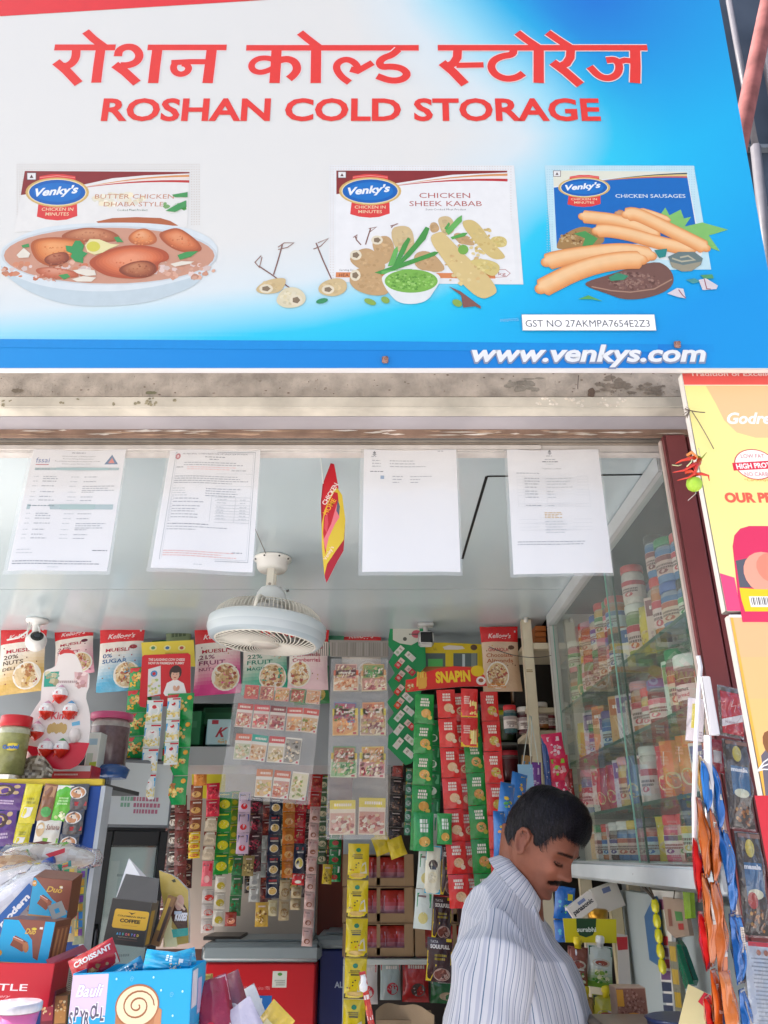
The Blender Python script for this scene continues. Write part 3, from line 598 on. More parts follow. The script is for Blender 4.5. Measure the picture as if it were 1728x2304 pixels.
# ================================================================ builders for goods
def HM(u0, v0, u1, v1, Y, yaw=0, pitch=0):
    a = P(u0, v0, Y); b_ = P(u1, v1, Y); d = (a-b_); L = d.length; z = d.normalized()
    x = Vector((z.z, 0, -z.x)); y = z.cross(x)
    M = Matrix(((x.x, y.x, z.x, a.x), (x.y, y.y, z.y, a.y), (x.z, y.z, z.z, a.z), (0, 0, 0, 1)))
    return M @ Matrix.Rotation(R(yaw), 4, 'Z') @ Matrix.Rotation(R(pitch), 4, 'X'), L
def pouch(w, h, d, base, A=None, seed=1, nu=12, nv=16, crump=.0012, waist=.05, back='b0b0b0', eps=4e-5):
    g = random.Random(seed); ph = [g.uniform(0, 6.28) for _ in range(4)]; fq = [g.uniform(1.5, 3.5) for _ in range(4)]
    def wf(b): return 1-waist*math.sin(math.pi*b)
    def th(a, b):
        a = max(-1, min(1, a)); b = max(0, min(1, b))
        e = (max(0, 1-abs(a)**2.4))**.62*(max(0, math.sin(math.pi*b)))**.55
        return d*e*(.55+.6*b*(1-b)*1.6+.12*b) + crump*(math.sin(fq[0]*a*3+ph[0]+b*5)+math.sin(fq[1]*b*6+ph[1]+a*2))*.5*(.3+e)
    cf = base if callable(base) else (lambda a, b: base)
    b_ = MB()
    b_.grid(lambda s, t: (w/2*(2*s-1)*wf(t), -th(2*s-1, t), -h*t), nu, nv, lambda s, t: cf(s, t), flip=True)
    b_.grid(lambda s, t: (w/2*(2*s-1)*wf(t), th(2*s-1, t)*.5+.0006, -h*t), max(4, nu//3), max(4, nv//3), back)
    if A is not None:
        def f(x, y, k):
            t = max(0, min(1, -y/h)); return (x*wf(t), -th(x*2/w, t)-.0009-k*eps, y)
        b_.art(A, f)
    return b_
def food(A, x, y, rx, ry, cols, n=26, seed=1, rim=None):
    if rim: A.ell(x, y, rx*1.12, ry*1.12, rim, 18)
    A.ell(x, y, rx, ry, cols[0], 16); A.blobs(x, y, rx*.86, ry*.86, n, cols, min(rx, ry)*.2, seed)
def bar_text(A, x, y, w, h, cc, n=1, seed=1, gap=1.5):
    g = random.Random(seed)
    for i in range(n):
        xx = x-w/2*g.uniform(.7, 1)
        while xx < x+w/2*.95:
            l = h*g.uniform(.45, .8); A.poly([(xx, y-i*h*gap), (xx+l, y-i*h*gap), (xx+l, y-i*h*gap+h), (xx, y-i*h*gap+h)], cc, 0 if xx > x-w/2*.6 else 1); xx += l+h*.22
MUESLI = ['e2c89c', 'c9a06c', 'b07a48', 'f0dfc0', 'a84a3a', 'dcb880']
def top_band(w, h, hb, cc):
    return lambda s, t: c(cc)
# --- cereal pouches in the top row
def cereal(u0, u1, vb, ttl, sub, base2, accent, fruit, lab, tilt=0, Y=3.3, brandw=True, cream='efe6dc', topv=1410, sub2=None, seed=1, foodx=.18):
    uc0 = (u0+u1)/2; M, L = HM(uc0, topv, uc0+tilt, vb, Y); w_ = (u1-u0)*mpp(1480, Y); h_ = L
    def cf(s, t):
        if t < .26: return c('d8242a')
        return mixc(cream, base2, (t-.38+.25*(s-.5))*2.4)
    A = Art()
    A.text("Kellogg's", 0, -h_*.19, h_*.075, 'f3d9d8', cx=0, wf=.0+1.0*min(1.4, w_*.62/(glyphs("Kellogg's", .02, .3)[2]*h_*.075/CAP)), bold=.02, shear=.3)
    A.rect(w_*.40, -h_*.10, w_*.44, -h_*.07, 'e8e8e8')
    g = random.Random(seed)
    A.text(ttl, -w_*.34, -h_*.40, h_*.055, 'b3243c', x1=w_*.22, bold=.02)
    for i, s_ in enumerate(sub): A.text(s_, -w_*.40, -h_*(.49+.085*i), h_*(.062 if i < 2 else .045), accent, x1=-w_*.40+w_*min(.72, (.13*len(s_) if i < 2 else .1*len(s_))*.9), bold=.015)
    A.ell(w_*.30, -h_*.34, w_*.09, h_*.035, fruit, 9)
    for i in range(14): A.ell(w_*g.uniform(-.42, .42), -h_*g.uniform(.3, .95), w_*.018, h_*.010, g.choice([fruit, 'c89a5a', '7a4a2a']), 6, g.uniform(0, 90))
    food(A, w_*foodx, -h_*.76, w_*.27, h_*.18, MUESLI, 90, seed, rim='f2ece2')
    t = pouch(w_, h_, .022, cf, A, seed, 14, 20, .0025, .07, '9a9a9a').build('cereal_pouch', FOIL); t.matrix_world = M
    return tag(t, lab, 'pouch', 'cereal pouches hanging in the top row')
cereal(2, 108, 1560, 'MUESLI', ['20%', 'NUTS', 'DELIGHT'], 'd9b25e', '5a4030', '8a2a34', 'red topped cereal pouch with a yellow body, leftmost in the hanging row', -10, seed=1, foodx=.15)
cereal(122, 212, 1520, 'MUESLI', ['21%', 'FRUIT'], 'e6a0b4', 'a02a50', '6a1a30', 'red topped pink cereal pouch half hidden behind the white pear shaped display', 0, 3.34, seed=2)
cereal(225, 328, 1556, 'MUESLI', ['0%', 'SUGAR'], '4fb2dc', '1f5a94', '9a2030', 'red topped cereal pouch with a blue body, right of the pear shaped display', -10, seed=3)
cereal(437, 545, 1563, 'MUESLI', ['21%', 'FRUIT', 'NUT+SEEDS'], 'e04a94', '8a2a5a', 'a81c40', 'red topped pink cereal pouch behind the left edge of the ceiling fan', -2, seed=4)
cereal(545, 650, 1562, 'MUESLI', ['22%', 'FRUIT', 'MAGIC'], '1fae8c', '147a62', 'e07030', 'teal green cereal pouch directly below the ceiling fan', -2, seed=5)
cereal(650, 742, 1553, 'GRANOLA', ['Almonds', 'Cranberries'], 'f0ccd2', 'c03a58', 'c03a58', 'pale pink granola pouch just right of the ceiling fan', -4, seed=6, foodx=-.22)
cereal(766, 860, 1556, 'GRANOLA', ['Oats'], 'b8a898', '6a4a30', '6a4a30', 'cereal pouch with only its red top showing above the two column pocket sheet', 0, 3.42, seed=7)
cereal(1078, 1165, 1556, 'GRANOLA', ['Chocolate', 'Almonds'], 'd2b090', 'b05a30', '5a3420', 'red topped brown granola pouch at the right end of the row', 10, 3.22, cream='dcc0a4', seed=8, foodx=-.12)

def simple_pack(name, u0, v0, u1, v1, w_, Y, base, A_fn, lab, cat, group=None, d=.012, seed=1, m=None, yaw=0, pitch=0, crump=.0015, nu=10, nv=14, waist=.05):
    M, L = HM(u0, v0, u1, v1, Y, yaw, pitch); w_ = w_*mpp((v0+v1)/2, Y); A = Art(); A_fn(A, w_, L)
    t = pouch(w_, L, d, base, A, seed, nu, nv, crump, waist).build(name, m or FOIL); t.matrix_world = M
    return tag(t, lab, cat, group)
def card(name, pts, Y, base, A_fn, lab, cat, m=None, th=.002, group=None, yaw=0, parent=None):
    # flat cut-out board: outline traced in photo pixels, given as pixel polygon on the plane y=Y
    cx = sum(p[0] for p in pts)/len(pts); cy = sum(p[1] for p in pts)/len(pts); o = P(cx, cy, Y)
    def f(u, v): p = P(u, v, Y)-o; return (p.x, p.z)
    q_ = [f(*p) for p in pts]; b_ = MB()
    b_.poly([(x, -th, y) for x, y in q_], base); b_.poly([(x, 0, y) for x, y in q_[::-1]], 'c0bcb8')
    n = len(q_)
    for i in range(n): a, e = q_[i], q_[(i+1) % n]; b_.poly([(a[0], -th, a[1]), (a[0], 0, a[1]), (e[0], 0, e[1]), (e[0], -th, e[1])], 'd8d4d0')
    A = Art()
    if A_fn: A_fn(A, f)
    b_.art(A, lambda x, y, k: (x, -th-.0006-k*3e-5, y))
    t = b_.build(name, m or CARD); t.matrix_world = Matrix.Translation(o) @ Matrix.Rotation(R(yaw), 4, 'Z')
    return tag(t, lab, cat, group)
# sachet strips
def sachet_mesh(w_, h_, pal, kind, seed, d=.006):
    A = Art(); base, c1, c2 = pal[0], pal[1], pal[2]; g = random.Random(seed)
    if kind == 'bowl':
        A.rect(-w_*.30, -h_*.22, w_*.30, -h_*.12, c1); bar_text(A, 0, -h_*.32, w_*.6, h_*.05, 'e6e2da', 1, seed); food(A, 0, -h_*.66, w_*.30, h_*.17, [c2, mixc(c2, 'ffffff', .25), mixc(c2, '000000', .3)], 14, seed, rim='e8e4dc')
    elif kind == 'seed':
        bar_text(A, 0, -h_*.16, w_*.7, h_*.06, c1, 1, seed); food(A, w_*.05, -h_*.62, w_*.36, h_*.22, [c2, mixc(c2, 'ffffff', .3), mixc(c2, '000000', .25)], 22, seed)
    elif kind == 'band':
        A.rect(-w_*.49, -h_*.30, w_*.49, -h_*.06, c1); bar_text(A, 0, -h_*.22, w_*.7, h_*.09, 'f0ece4', 1, seed); food(A, 0, -h_*.66, w_*.40, h_*.20, [c2, mixc(c2, 'ffffff', .2), mixc(c2, '401000', .3)], 20, seed)
    elif kind == 'text2':
        bar_text(A, 0, -h_*.22, w_*.46, h_*.075, 'f0e8dc', 3, seed, 1.35); food(A, w_*.10, -h_*.66, w_*.26, h_*.15, [c1, mixc(c1, 'ffffff', .25), c2, mixc(c1, '000000', .2)], 22, seed); food(A, w_*.30, -h_*.80, w_*.12, h_*.07, [c2, c1], 6, seed)
    elif kind == 'fries':
        A.rect(-w_*.495, -h_*.99, w_*.495, -h_*.84, 'f0c81c'); bar_text(A, -w_*.18, -h_*.32, w_*.36, h_*.05, 'f0d0c8', 4, seed)
        for i in range(9): x = w_*(.02+.045*i); A.poly([(x, -h_*.9), (x+w_*.04, -h_*.9), (x+w_*g.uniform(.02, .08), -h_*g.uniform(.35, .5)), (x+w_*g.uniform(-.02, .02), -h_*.45)], g.choice(['f0dc88', 'e8cc64', 'f6e8a8']))
        A.poly([(w_*.0, -h_*.96), (w_*.42, -h_*.96), (w_*.46, -h_*.72), (w_*-.04, -h_*.72)], 'd81e22')
    elif kind == 'cheese':
        A.rect(-w_*.48, -h_*.5, w_*.48, -h_*.16, '3aa6e0'); A.ell(0, -h_*.44, w_*.34, h_*.22, 'f0f0f0', 14); A.ell(0, -h_*.30, w_*.16, h_*.085, 'c8202c', 10)
        A.rect(-w_*.48, -h_*.9, w_*.48, -h_*.56, 'd6d08a'); A.blobs(0, -h_*.74, w_*.42, h_*.16, 26, ['efe2a0', 'e4cc78', 'c8b860', 'f6efc8'], w_*.10, seed); A.rect(-w_*.1, -h_*.1, w_*.48, -h_*.03, 'c8283a')
    elif kind == 'chips':
        A.poly([(-w_*.48, -h_*.05), (-w_*.05, -h_*.04), (-w_*.12, -h_*.22), (-w_*.48, -h_*.28)], 'd42a34'); A.blobs(0, -h_*.5, w_*.38, h_*.22, 34, ['e8c860', 'f0d888', 'd8a840', 'c87830'], w_*.08, seed); A.ell(w_*.36, -h_*.18, w_*.09, h_*.09, 'f0b020', 9); A.blobs(w_*-.3, -h_*.8, w_*.14, h_*.1, 8, ['f0c020', 'e8a818'], w_*.07, seed)
    elif kind == 'berry':
        A.blobs(0, -h_*.6, w_*.42, h_*.28, 26, [c1, c2, mixc(c1, '000000', .4)], w_*.10, seed); bar_text(A, 0, -h_*.2, w_*.6, h_*.06, 'd8c8c8', 1, seed)
    elif kind == 'plain2':
        A.rect(-w_*.4, -h_*.45, w_*.4, -h_*.1, c1); A.rect(-w_*.34, -h_*.2, w_*.1, -h_*.15, '806868'); A.ell(0, -h_*.72, w_*.28, h_*.15, c2, 10)
    elif kind == 'foxnut':
        A.ell(0, -h_*.18, w_*.12, h_*.06, '1f8a5a', 12); bar_text(A, -w_*.05, -h_*.32, w_*.5, h_*.03, '8a7a20', 2, seed); A.rect(-w_*.2, -h_*.42, w_*.2, -h_*.385, '3a3420')
        A.poly([(w_*.1, -h_*.82), (w_*.42, -h_*.82), (w_*.36, -h_*.5), (w_*.2, -h_*.55)], 'e4dcc4')
        for i in range(5): A.ell(w_*g.uniform(-.35, .3), -h_*g.uniform(.5, .75), w_*.04, h_*.02, g.choice(['4a3a20', 'c85a30']), 7)
        A.rect(-w_*.49, -h_*.99, w_*.49, -h_*.87, '38342c'); A.ell(-w_*.02, -h_*.87, w_*.34, h_*.06, 'd8b458', 14)
    return pouch(w_, h_, d, base, A, seed, 6, 8, .0012, .03, '9c9890').mesh('sachet', FOIL)
def strip(u0, v0, u1, v1, Y, wpx, n, pal, kind, lab, group='strips of sachets at the back of the shop', d=.006, gap=.0015, seed=None, cat='sachet strip', name='sachet_strip', pname='sachet', wob=2):
    M, L = HM(u0, v0, u1, v1, Y); seed = seed or int(u0+v0); root = thing(name, lab, cat, M, group); ph = L/n; w_ = wpx*mpp((v0+v1)/2, Y)
    me = sachet_mesh(w_, ph-gap, pal, kind, seed, d); me2 = sachet_mesh(w_, ph-gap, pal, kind, seed+5, d*1.3) if n > 1 else me; g = random.Random(seed)
    for i in range(n):
        o = bpy.data.objects.new(pname, me if g.random() < .5 else me2); col.objects.link(o); o.parent = root
        o.matrix_local = Matrix.Translation((g.uniform(-.001, .001), g.uniform(-.002, .002), -ph*i)) @ Matrix.Rotation(R(g.uniform(-wob*2, wob*2)), 4, 'Z') @ Matrix.Rotation(R(g.uniform(-wob, wob)), 4, 'X')
    return root
def string(u0, v0, Y0, u1, v1, Y1, r=.0012, cc='c8c8c0', sag=0, name='string', lab=None, parent=None):
    a = P(u0, v0, Y0); e = P(u1, v1, Y1); pts = [a.lerp(e, i/8)+Vector((0, 0, -sag*4*(i/8)*(1-i/8))) for i in range(9)]
    b_ = MB(); b_.tube(pts, r, cc, 5); o = b_.build(name, WIRE); 
    if lab: tag(o, lab, 'wire' if 'wire' in name else 'string')
    return o
# ================================================================ laminated papers in the opening
YP = 1.585
def paper(c4, print4, lab, afn, seed):
    # c4: laminate corners TL TR BR BL, in photo pixels; the sheet hangs in the plane y=YP
    o = P(*[sum(p[i] for p in c4)/4 for i in (0, 1)], YP)
    f = lambda u, v: ((P(u, v, YP)-o).x, (P(u, v, YP)-o).z)
    t = thing('laminated_certificate', lab, 'certificate', Matrix.Translation(o), 'laminated certificates hanging under the top frame')
    Q4 = [Vector(f(*p)) for p in c4]; P4 = [Vector(f(*p)) for p in print4]
    def bl(Z, a, b_): return (Z[0]*(1-a)+Z[1]*a)*(1-b_)+(Z[3]*(1-a)+Z[2]*a)*b_
    g = random.Random(seed); ph = g.uniform(0, 6)
    bend = lambda a, b_: -.006*math.sin(a*3.1+ph*.2)*b_-.002*math.sin(a*7+ph)
    def fn(Z, off): return lambda a, b_: (bl(Z, a, b_).x, bend(a, b_)+off, bl(Z, a, b_).y)
    b_ = MB(); b_.grid(fn(Q4, -.0012), 10, 10, 'ffffff', flip=True); b_.build('laminate', LAMI, t)
    b_ = MB(); b_.grid(fn(P4, 0), 10, 10, 'dededf', flip=True); b_.grid(fn(P4, .0006), 10, 10, 'e0e0e4')
    A = Art(); afn(A); 
    def place(x, y, k): p = fn(P4, -.0003-k*4e-6)(x, y); return p
    b_.art(A, place); b_.build('sheet', PAPER, t); return t
G1 = '9aa0a6'; G2 = '7a8088'; GL = 'b9bec2'
def tx(A, s_, x0, y, x1, h, cc=G2, res=1):     # art space: x 0..1, y 0..1 downward
    vs, fs, wd = glyphs(s_, 0, 0, res); A.k += 1
    for f in fs: A.p.append(([(x0+vs[i][0]/wd*(x1-x0), y-vs[i][1]/CAP*h) for i in f][::-1], c(cc), A.k))
def row(A, x0, y, x1, n=1, dy=.018, h=.007, cc=GL, seed=1):
    g = random.Random(seed+int(x0*99+y*999))
    for i in range(n):
        x = x0; e = x0+(x1-x0)*g.uniform(.7, 1)
        while x < e: w_ = g.uniform(.012, .05); A.poly([(x, y+i*dy), (min(e, x+w_), y+i*dy), (min(e, x+w_), y+i*dy-h), (x, y+i*dy-h)][::-1], cc, 0 if x > x0 else 1); x += w_+.008
def emblem(A, cx, cy, s_=.02, cc='6a6e74'):
    for pts in ([(-.5,.9),(.5,.9),(.4,.6),(-.4,.6)], [(-.9,.5),(.9,.5),(.9,.2),(-.9,.2)], [(-.6,.1),(.6,.1),(.35,-.5),(-.35,-.5)], [(-.8,-.5),(-.3,-.6),(0,-1),(.3,-.6),(.8,-.5),(.5,-.2),(-.5,-.2)]): A.poly([(cx+x*s_, cy+y*s_) for x, y in pts][::-1], cc)
def frame(A, x0, y0, x1, y1, w_=.0035, cc=GL, asp=1): 
    A.poly([(x0,y0),(x1,y0),(x1,y0+w_),(x0,y0+w_)][::-1], cc); A.poly([(x0,y1-w_),(x1,y1-w_),(x1,y1),(x0,y1)][::-1], cc, 0); A.poly([(x0,y0+w_),(x0+w_,y0+w_),(x0+w_,y1-w_),(x0,y1-w_)][::-1], cc, 0); A.poly([(x1-w_,y0+w_),(x1,y0+w_),(x1,y1-w_),(x1-w_,y1-w_)][::-1], cc, 0)
def a1(A):
    row(A, .42, .03, .62, cc=G2); 
    for i, (s_, x0, x1) in enumerate((('Government of Maharashtra', .32, .68), ('Food and Drug Administration', .34, .66), ('Food Safety and Standards Authority of India', .26, .74), ('License under FSS Act, 2006', .34, .64))): tx(A, s_, x0, .062+.022*i, x1, .010, '5c626a')
    tx(A, 'fssai', .055, .115, .20, .045, '4a62a0', 2); A.poly([(.06,.13),(.20,.13),(.20,.137),(.06,.137)][::-1], 'b04a58')
    A.poly([(.86,.045),(.94,.13),(.79,.13)][::-1], '4a6a90'); A.poly([(.865,.075),(.90,.12),(.83,.12)][::-1], 'd07060')
    for y0 in (.16, .47):
        A.poly([(.06,y0),(.96,y0),(.96,y0+(.022 if y0 < .3 else .042)),(.06,y0+(.022 if y0 < .3 else .042))][::-1], '9fb4b6'); row(A, .07, y0+.016, .6, cc='6a7f82')
        for i, dy in enumerate((.05, .09, .13, .18, .22, .25)):
            row(A, .07, y0+dy+.03, .13, 1); row(A, .17, y0+dy+.03, .34, 1 if i else 2, cc=G1); row(A, .46, y0+dy+.03, .56, 1)
            row(A, .60, y0+dy+.03, .95 if i == 2 else .76, 3 if i == 2 else 1, cc=G1)
    row(A, .05, .84, .25, 2, .026); row(A, .82, .845, .99, cc='5c626a'); row(A, .03, .93, .96, 2, .02, cc=G2); row(A, .40, .975, .52)
def a2(A):
    frame(A, .07, .02, .95, .93, .005, '9aa2a8'); frame(A, .09, .035, .93, .915, .003, 'b8bec4'); tx(A, 'MUNICIPAL CORPORATION OF GREATER MUMBAI', .15, .045, .86, .013, '565c66'); row(A, .40, .07, .62, cc=G2); row(A, .45, .09, .56, cc=G2)
    A.poly([(.10+.03*math.cos(a*.7), .06+.028*math.sin(a*.7)) for a in range(9)][::-1], 'b06068'); emblem(A, .10, .06, .014, 'e8c8c8')
    row(A, .18, .12, .92, 2, .02, cc=G1); row(A, .22, .16, .85, 2, .018, cc='e0b8b8'); row(A, .70, .185, .92, cc=G1); row(A, .10, .16, .18, cc=G2)
    A.poly([(.10,.21),(.93,.21),(.93,.213),(.10,.213)][::-1], GL); row(A, .10, .24, .93, 4, .019, cc=G1); A.poly([(.10,.315),(.93,.315),(.93,.318),(.10,.318)][::-1], GL)
    for i in range(4): row(A, .10, .345+.02*i, .27); row(A, .45, .345+.02*i, .88, cc=G1)
    y0, y1 = .41, .62
    for y in (.41, .437, .475, .50, .525, .545, .57, .595, .617): A.poly([(.10,y),(.93,y),(.93,y+.0028),(.10,y+.0028)][::-1], 'a8aeb4')
    for x in (.10, .52, .77, .927): A.poly([(x,.4135),(x+.003,.4135),(x+.003,.617),(x,.617)][::-1], 'a8aeb4', .5)
    for i, y in enumerate((.432, .46, .495, .52, .54, .565, .59)): row(A, .12, y, .46, cc=G1); row(A, .58, y, .68) ; row(A, .82, y, .9)
    row(A, .10, .645, .55, cc=G2); row(A, .10, .668, .93, cc=G1); row(A, .10, .69, .5, cc=G1); row(A, .78, .86, .9, cc=G2); row(A, .10, .865, .93, 3, .018, cc='dca8a0'); row(A, .42, .965, .52)
def a3(A):
    emblem(A, .115, .035, .022); row(A, .08, .065, .15, cc=G1); row(A, .80, .02, .88, cc=G1)
    for i in range(3): row(A, .09, .10+.025*i, .20, cc=G1); row(A, .28, .10+.025*i, .55+.12*(i == 2), cc=G1)
    row(A, .07, .195, .22, cc='5c626a'); A.poly([(.18,.225),(.22,.225),(.22,.255),(.18,.255)][::-1], '7f9ab8')
    for i in range(3): row(A, .31, .235+.025*i, .42, cc=G1); row(A, .50, .235+.025*i, .62+.14*(i == 0), cc=G1)
def a4(A):
    emblem(A, .47, .018, .022); row(A, .43, .055, .51, cc=G1); row(A, .41, .085, .54, cc=G1); row(A, .38, .105, .56, cc='5c626a'); row(A, .42, .125, .52); tx(A, 'Registration Certificate', .38, .165, .58, .010, '5c626a')
    row(A, .09, .205, .38, cc=G1)
    for y in (.228, .255, .278, .303, .338, .362, .385, .455, .478, .58, .61, .64, .665): A.poly([(.09,y),(.85,y),(.85,y+.0022),(.09,y+.0022)][::-1], 'c4c8cc')
    for x in (.09, .155, .40, .848): A.poly([(x,.231),(x+.0022,.231),(x+.0022,.478),(x,.478)][::-1], 'c4c8cc', .5)
    for y in (.248, .272, .295, .322, .355, .378, .405, .472): row(A, .17, y, .34, cc=G1); row(A, .41, y, .7 if y < .34 else .5, cc=GL)
    row(A, .36, .53, .55, 4, .013, cc='c8a870'); row(A, .36, .60, .6, 5, .022); row(A, .06, .76, .94, 2, .02, cc=G1)
paper([(68,1012),(288,1012),(248,1294),(8,1294)], [(76,1012),(284,1012),(241,1286),(18,1285)], 'leftmost laminated certificate with two grey green bars', a1, 1)
paper([(378,1012),(588,1012),(572,1295),(331,1288)], [(383,1012),(586,1012),(567,1286),(340,1279)], 'laminated certificate with a bordered table, left of the ceiling fan mount', a2, 2)
paper([(812,1012),(1030,1012),(1041,1296),(806,1297)], [(819,1012),(1026,1012),(1036,1287),(815,1288)], 'mostly blank laminated certificate with a small blue photo square', a3, 3)
paper([(1134,1012),(1349,1012),(1382,1296),(1148,1301)], [(1140,1012),(1345,1012),(1379,1289),(1155,1294)], 'rightmost laminated certificate with a faint grid table', a4, 4)
# hanging double sided diamond mobile
Y = 1.69
def mob(A, f):
    A.poly([f(*p) for p in ((744,1048),(752,1045),(762,1100),(757,1104),(740,1130),(728,1165),(726,1120),(730,1085))], 'c81e2c')
    A.poly([f(*p) for p in ((750,1102),(760,1100),(770,1115),(777,1170),(774,1215),(756,1240),(736,1270),(730,1296),(724,1230),(724,1180),(730,1150))], 'dcc038')
    A.poly([f(*p) for p in ((752,1108),(760,1110),(764,1150),(752,1175),(740,1200),(732,1250),(727,1200),(729,1165),(738,1135))], 'c01e2e')
    A.poly([f(*p) for p in ((758,1135),(764,1165),(754,1180),(740,1210),(733,1240),(728,1215),(745,1180))], 'e87a86')
    A.poly([f(*p) for p in ((760,1125),(765,1140),(763,1162),(757,1150))], '5a6478')
    a_, b_ = f(733,1138), f(748,1090); A.text('CHICKEN', a_[0], a_[1], .012, 'f0e8e4', rot=62, wf=.9, bold=.02); a_ = f(735,1160); A.text('HOME', a_[0], a_[1], .012, 'f0b030', rot=60, bold=.02)
    A.poly([f(*p) for p in ((731,1165),(737,1155),(739,1180),(735,1200),(730,1190))], 'd84a58'); a_ = f(734,1262); A.text("Venky's", a_[0], a_[1], .009, 'f6dede', rot=62)
card('hanging_mobile', [(744,1043),(752,1045),(755,1100),(770,1115),(777,1170),(775,1212),(773,1240),(760,1262),(735,1312),(731,1300),(725,1230),(723,1170),(722,1130),(726,1090)], Y, 'a81828', mob, 'narrow red and yellow hanging advertising board, turned edge on below the ceiling', 'mobile')
string(721, 1024, 1.66, 727, 1088, 1.68, .0012, 'd8e0dc', name='string', lab='pale thread beside the red and yellow hanging board')
string(574, 1190, 1.95, 600, 1250, 2.38, .0011, '6a5a4a', name='wire', lab='thin wire running down to the ceiling fan mount')
# ---------------------------------------------------------------- ceiling fan
FX = P(605, 1395, 2.4).x; FM = Matrix.Translation((FX, 2.40, CEIL)) 
fan = thing('ceiling_fan', 'round cabin fan with a pale blue ring and white grille hanging from the ceiling', 'fan', FM)
IV = 'e6e3da'
b = MB(); b.lathe([(.062,-.001),(.0635,-.006),(.054,-.010),(.050,-.036),(.044,-.045),(.018,-.047)], ['eceae4','eceae4','e8e6e0','e8e6e0','deddd6'], 30); 
mo = b.build('mount', PLAST, fan)
for a in (200, 250, 300, 340, 90): bb = MB(); bb.lathe([(.003,-.009),(.003,-.0125)], '2a2622', 8); o = bb.build('screw', METAL, mo); o.location = (.0575*math.cos(R(a)), .0575*math.sin(R(a)), .001)
FT = Matrix.Translation((0, 0, -.10)) @ Matrix.Rotation(R(4), 4, 'Y') @ Matrix.Translation((.006, 0, 0))
b = MB(); b.box((-.0125,-.030,-.115), (.0125,-.024,-.044), 'e4dfd2', .002); b.box((-.0125,.024,-.115), (.0125,.030,-.044), 'e4dfd2', .002); b.tube([(0,-.031,-.100),(0,.031,-.100)], .005, '9a8f84', 10)
b.build('bracket', PLAST, fan)
b = MB(FT); b.lathe([(.050,-.085),(.052,-.050),(.048,-.025),(.038,-.008),(.02,.002),(.004,.003)], 'e4e8ea', 28); b.tube([(.046,0,-.012),(.055,0,-.008)], .004, '6a6a6a', 8); b.build('motor_housing', PLAST, fan)
b = MB(FT)
for i in range(84):
    a = i*2*math.pi/84; ca, sa = math.cos(a), math.sin(a); b.tube([(r_*ca, r_*sa, z_) for r_, z_ in ((.05,-.068),(.11,-.070),(.145,-.078),(.165,-.095),(.176,-.124))], .0013, IV, 4)
for r_, z_ in ((.075,-.066),(.11,-.0685)): b.tube([(r_*math.cos(k*.2618), r_*math.sin(k*.2618), z_) for k in range(24)], .002, IV, 5, closed=True)
for a in (265, 25, 145): ca, sa = math.cos(R(a)), math.sin(R(a)); b.tube([(r_*ca, r_*sa, z_) for r_, z_ in ((.05,-.066),(.11,-.068),(.145,-.076),(.165,-.093),(.177,-.124))], .0055, 'ece9e0', 6)
b.build('rear_guard', PLAST, fan)
b = MB(FT); b.lathe([(.168,-.124),(.180,-.120),(.188,-.126),(.1895,-.155),(.181,-.178),(.166,-.189),(.158,-.187),(.160,-.180),(.172,-.172),(.180,-.150),(.180,-.130),(.168,-.124)], ['e4e8ea','e4e8ea','ccd6dc','bcc8d0','a9b8c2','a9b8c2','e0ddd2','7c786e','7c786e','7c786e','7c786e'], 64, capb=False, capt=False); b.build('ring', PLAST, fan)  # inner faces coloured dark to paint shade into the cavity
b = MB(FT)
for i in range(46):
    a = i*2*math.pi/46; pts = []
    for k in range(9):
        t = k/8; r_ = .043+(.160-.043)*t; an = a+1.0*(1-t)**1.3; pts.append((r_*math.cos(an), r_*math.sin(an), -.186-.006*math.sin(math.pi*t*.9)-.004*(1-t)))
    b.tube(pts, .0021, IV, 4)
b.tube([(.159*math.cos(k*.1309), .159*math.sin(k*.1309), -.187) for k in range(48)], .003, IV, 6, closed=True)
b.build('front_grille', PLAST, fan)
b = MB(FT); b.lathe([(.0,-.199),(.040,-.198),(.046,-.193),(.046,-.188)], ['b8b4ae','c6c2ba','d8d4ca'], 28); b.build('hub_cap', PLAST, fan)
b = MB(FT)
for i in range(5):
    a0 = i*72
    b.grid(lambda s, t: ((.03+.12*t)*math.cos(R(a0+40*s+15*t)), (.03+.12*t)*math.sin(R(a0+40*s+15*t)), -.160+.03*(s-.5)), 4, 6, '6f6a62')  # blades darkened so the gaps between ribs look shaded
b.build('blade_set', PLAST, fan)
# ---------------------------------------------------------------- two small cameras on the ceiling
cm = thing('security_camera', 'white ball shaped camera hanging from the ceiling at the far left', 'camera', Matrix.Translation(PZ(84, 1394, CEIL)))
b = MB(); b.lathe([(.044,0),(.046,-.006),(.040,-.014),(.020,-.018),(.014,-.030),(.012,-.055)], 'e8e8e6', 24); b.build('mount', PLAST, cm)
BT = Matrix.Translation((.012, 0, -.094)) @ Matrix.Rotation(R(25), 4, 'Z') @ Matrix.Rotation(R(62), 4, 'X')
b = MB(BT); b.lathe([(.001,-.042),(.018,-.038),(.032,-.028),(.041,-.010),(.041,.010),(.034,.026),(.026,.034)], 'eceae8', 24); body = b.build('body', PLAST, cm)
b = MB(BT); b.lathe([(.026,.0345),(.024,.037),(.012,.038),(.001,.0375)], ['16181a','101214','2a3038'], 20); b.build('lens', mat('black gloss', .08, .6), body)
b = MB(); b.tube([(-.02,0,-.02),(-.03,0,-.05),(-.07,.01,-.075),(-.115,.01,-.085)], .004, 'dcdcda', 6); b.tube([(-.022,-.02,-.012),(-.022,-.02,-.10)], .0035, 'e0e0de', 6); b.tube([(.018,-.02,-.03),(.03,-.02,-.06)], .004, 'e4e4e2', 6); b.build('cable', PLAST, cm)
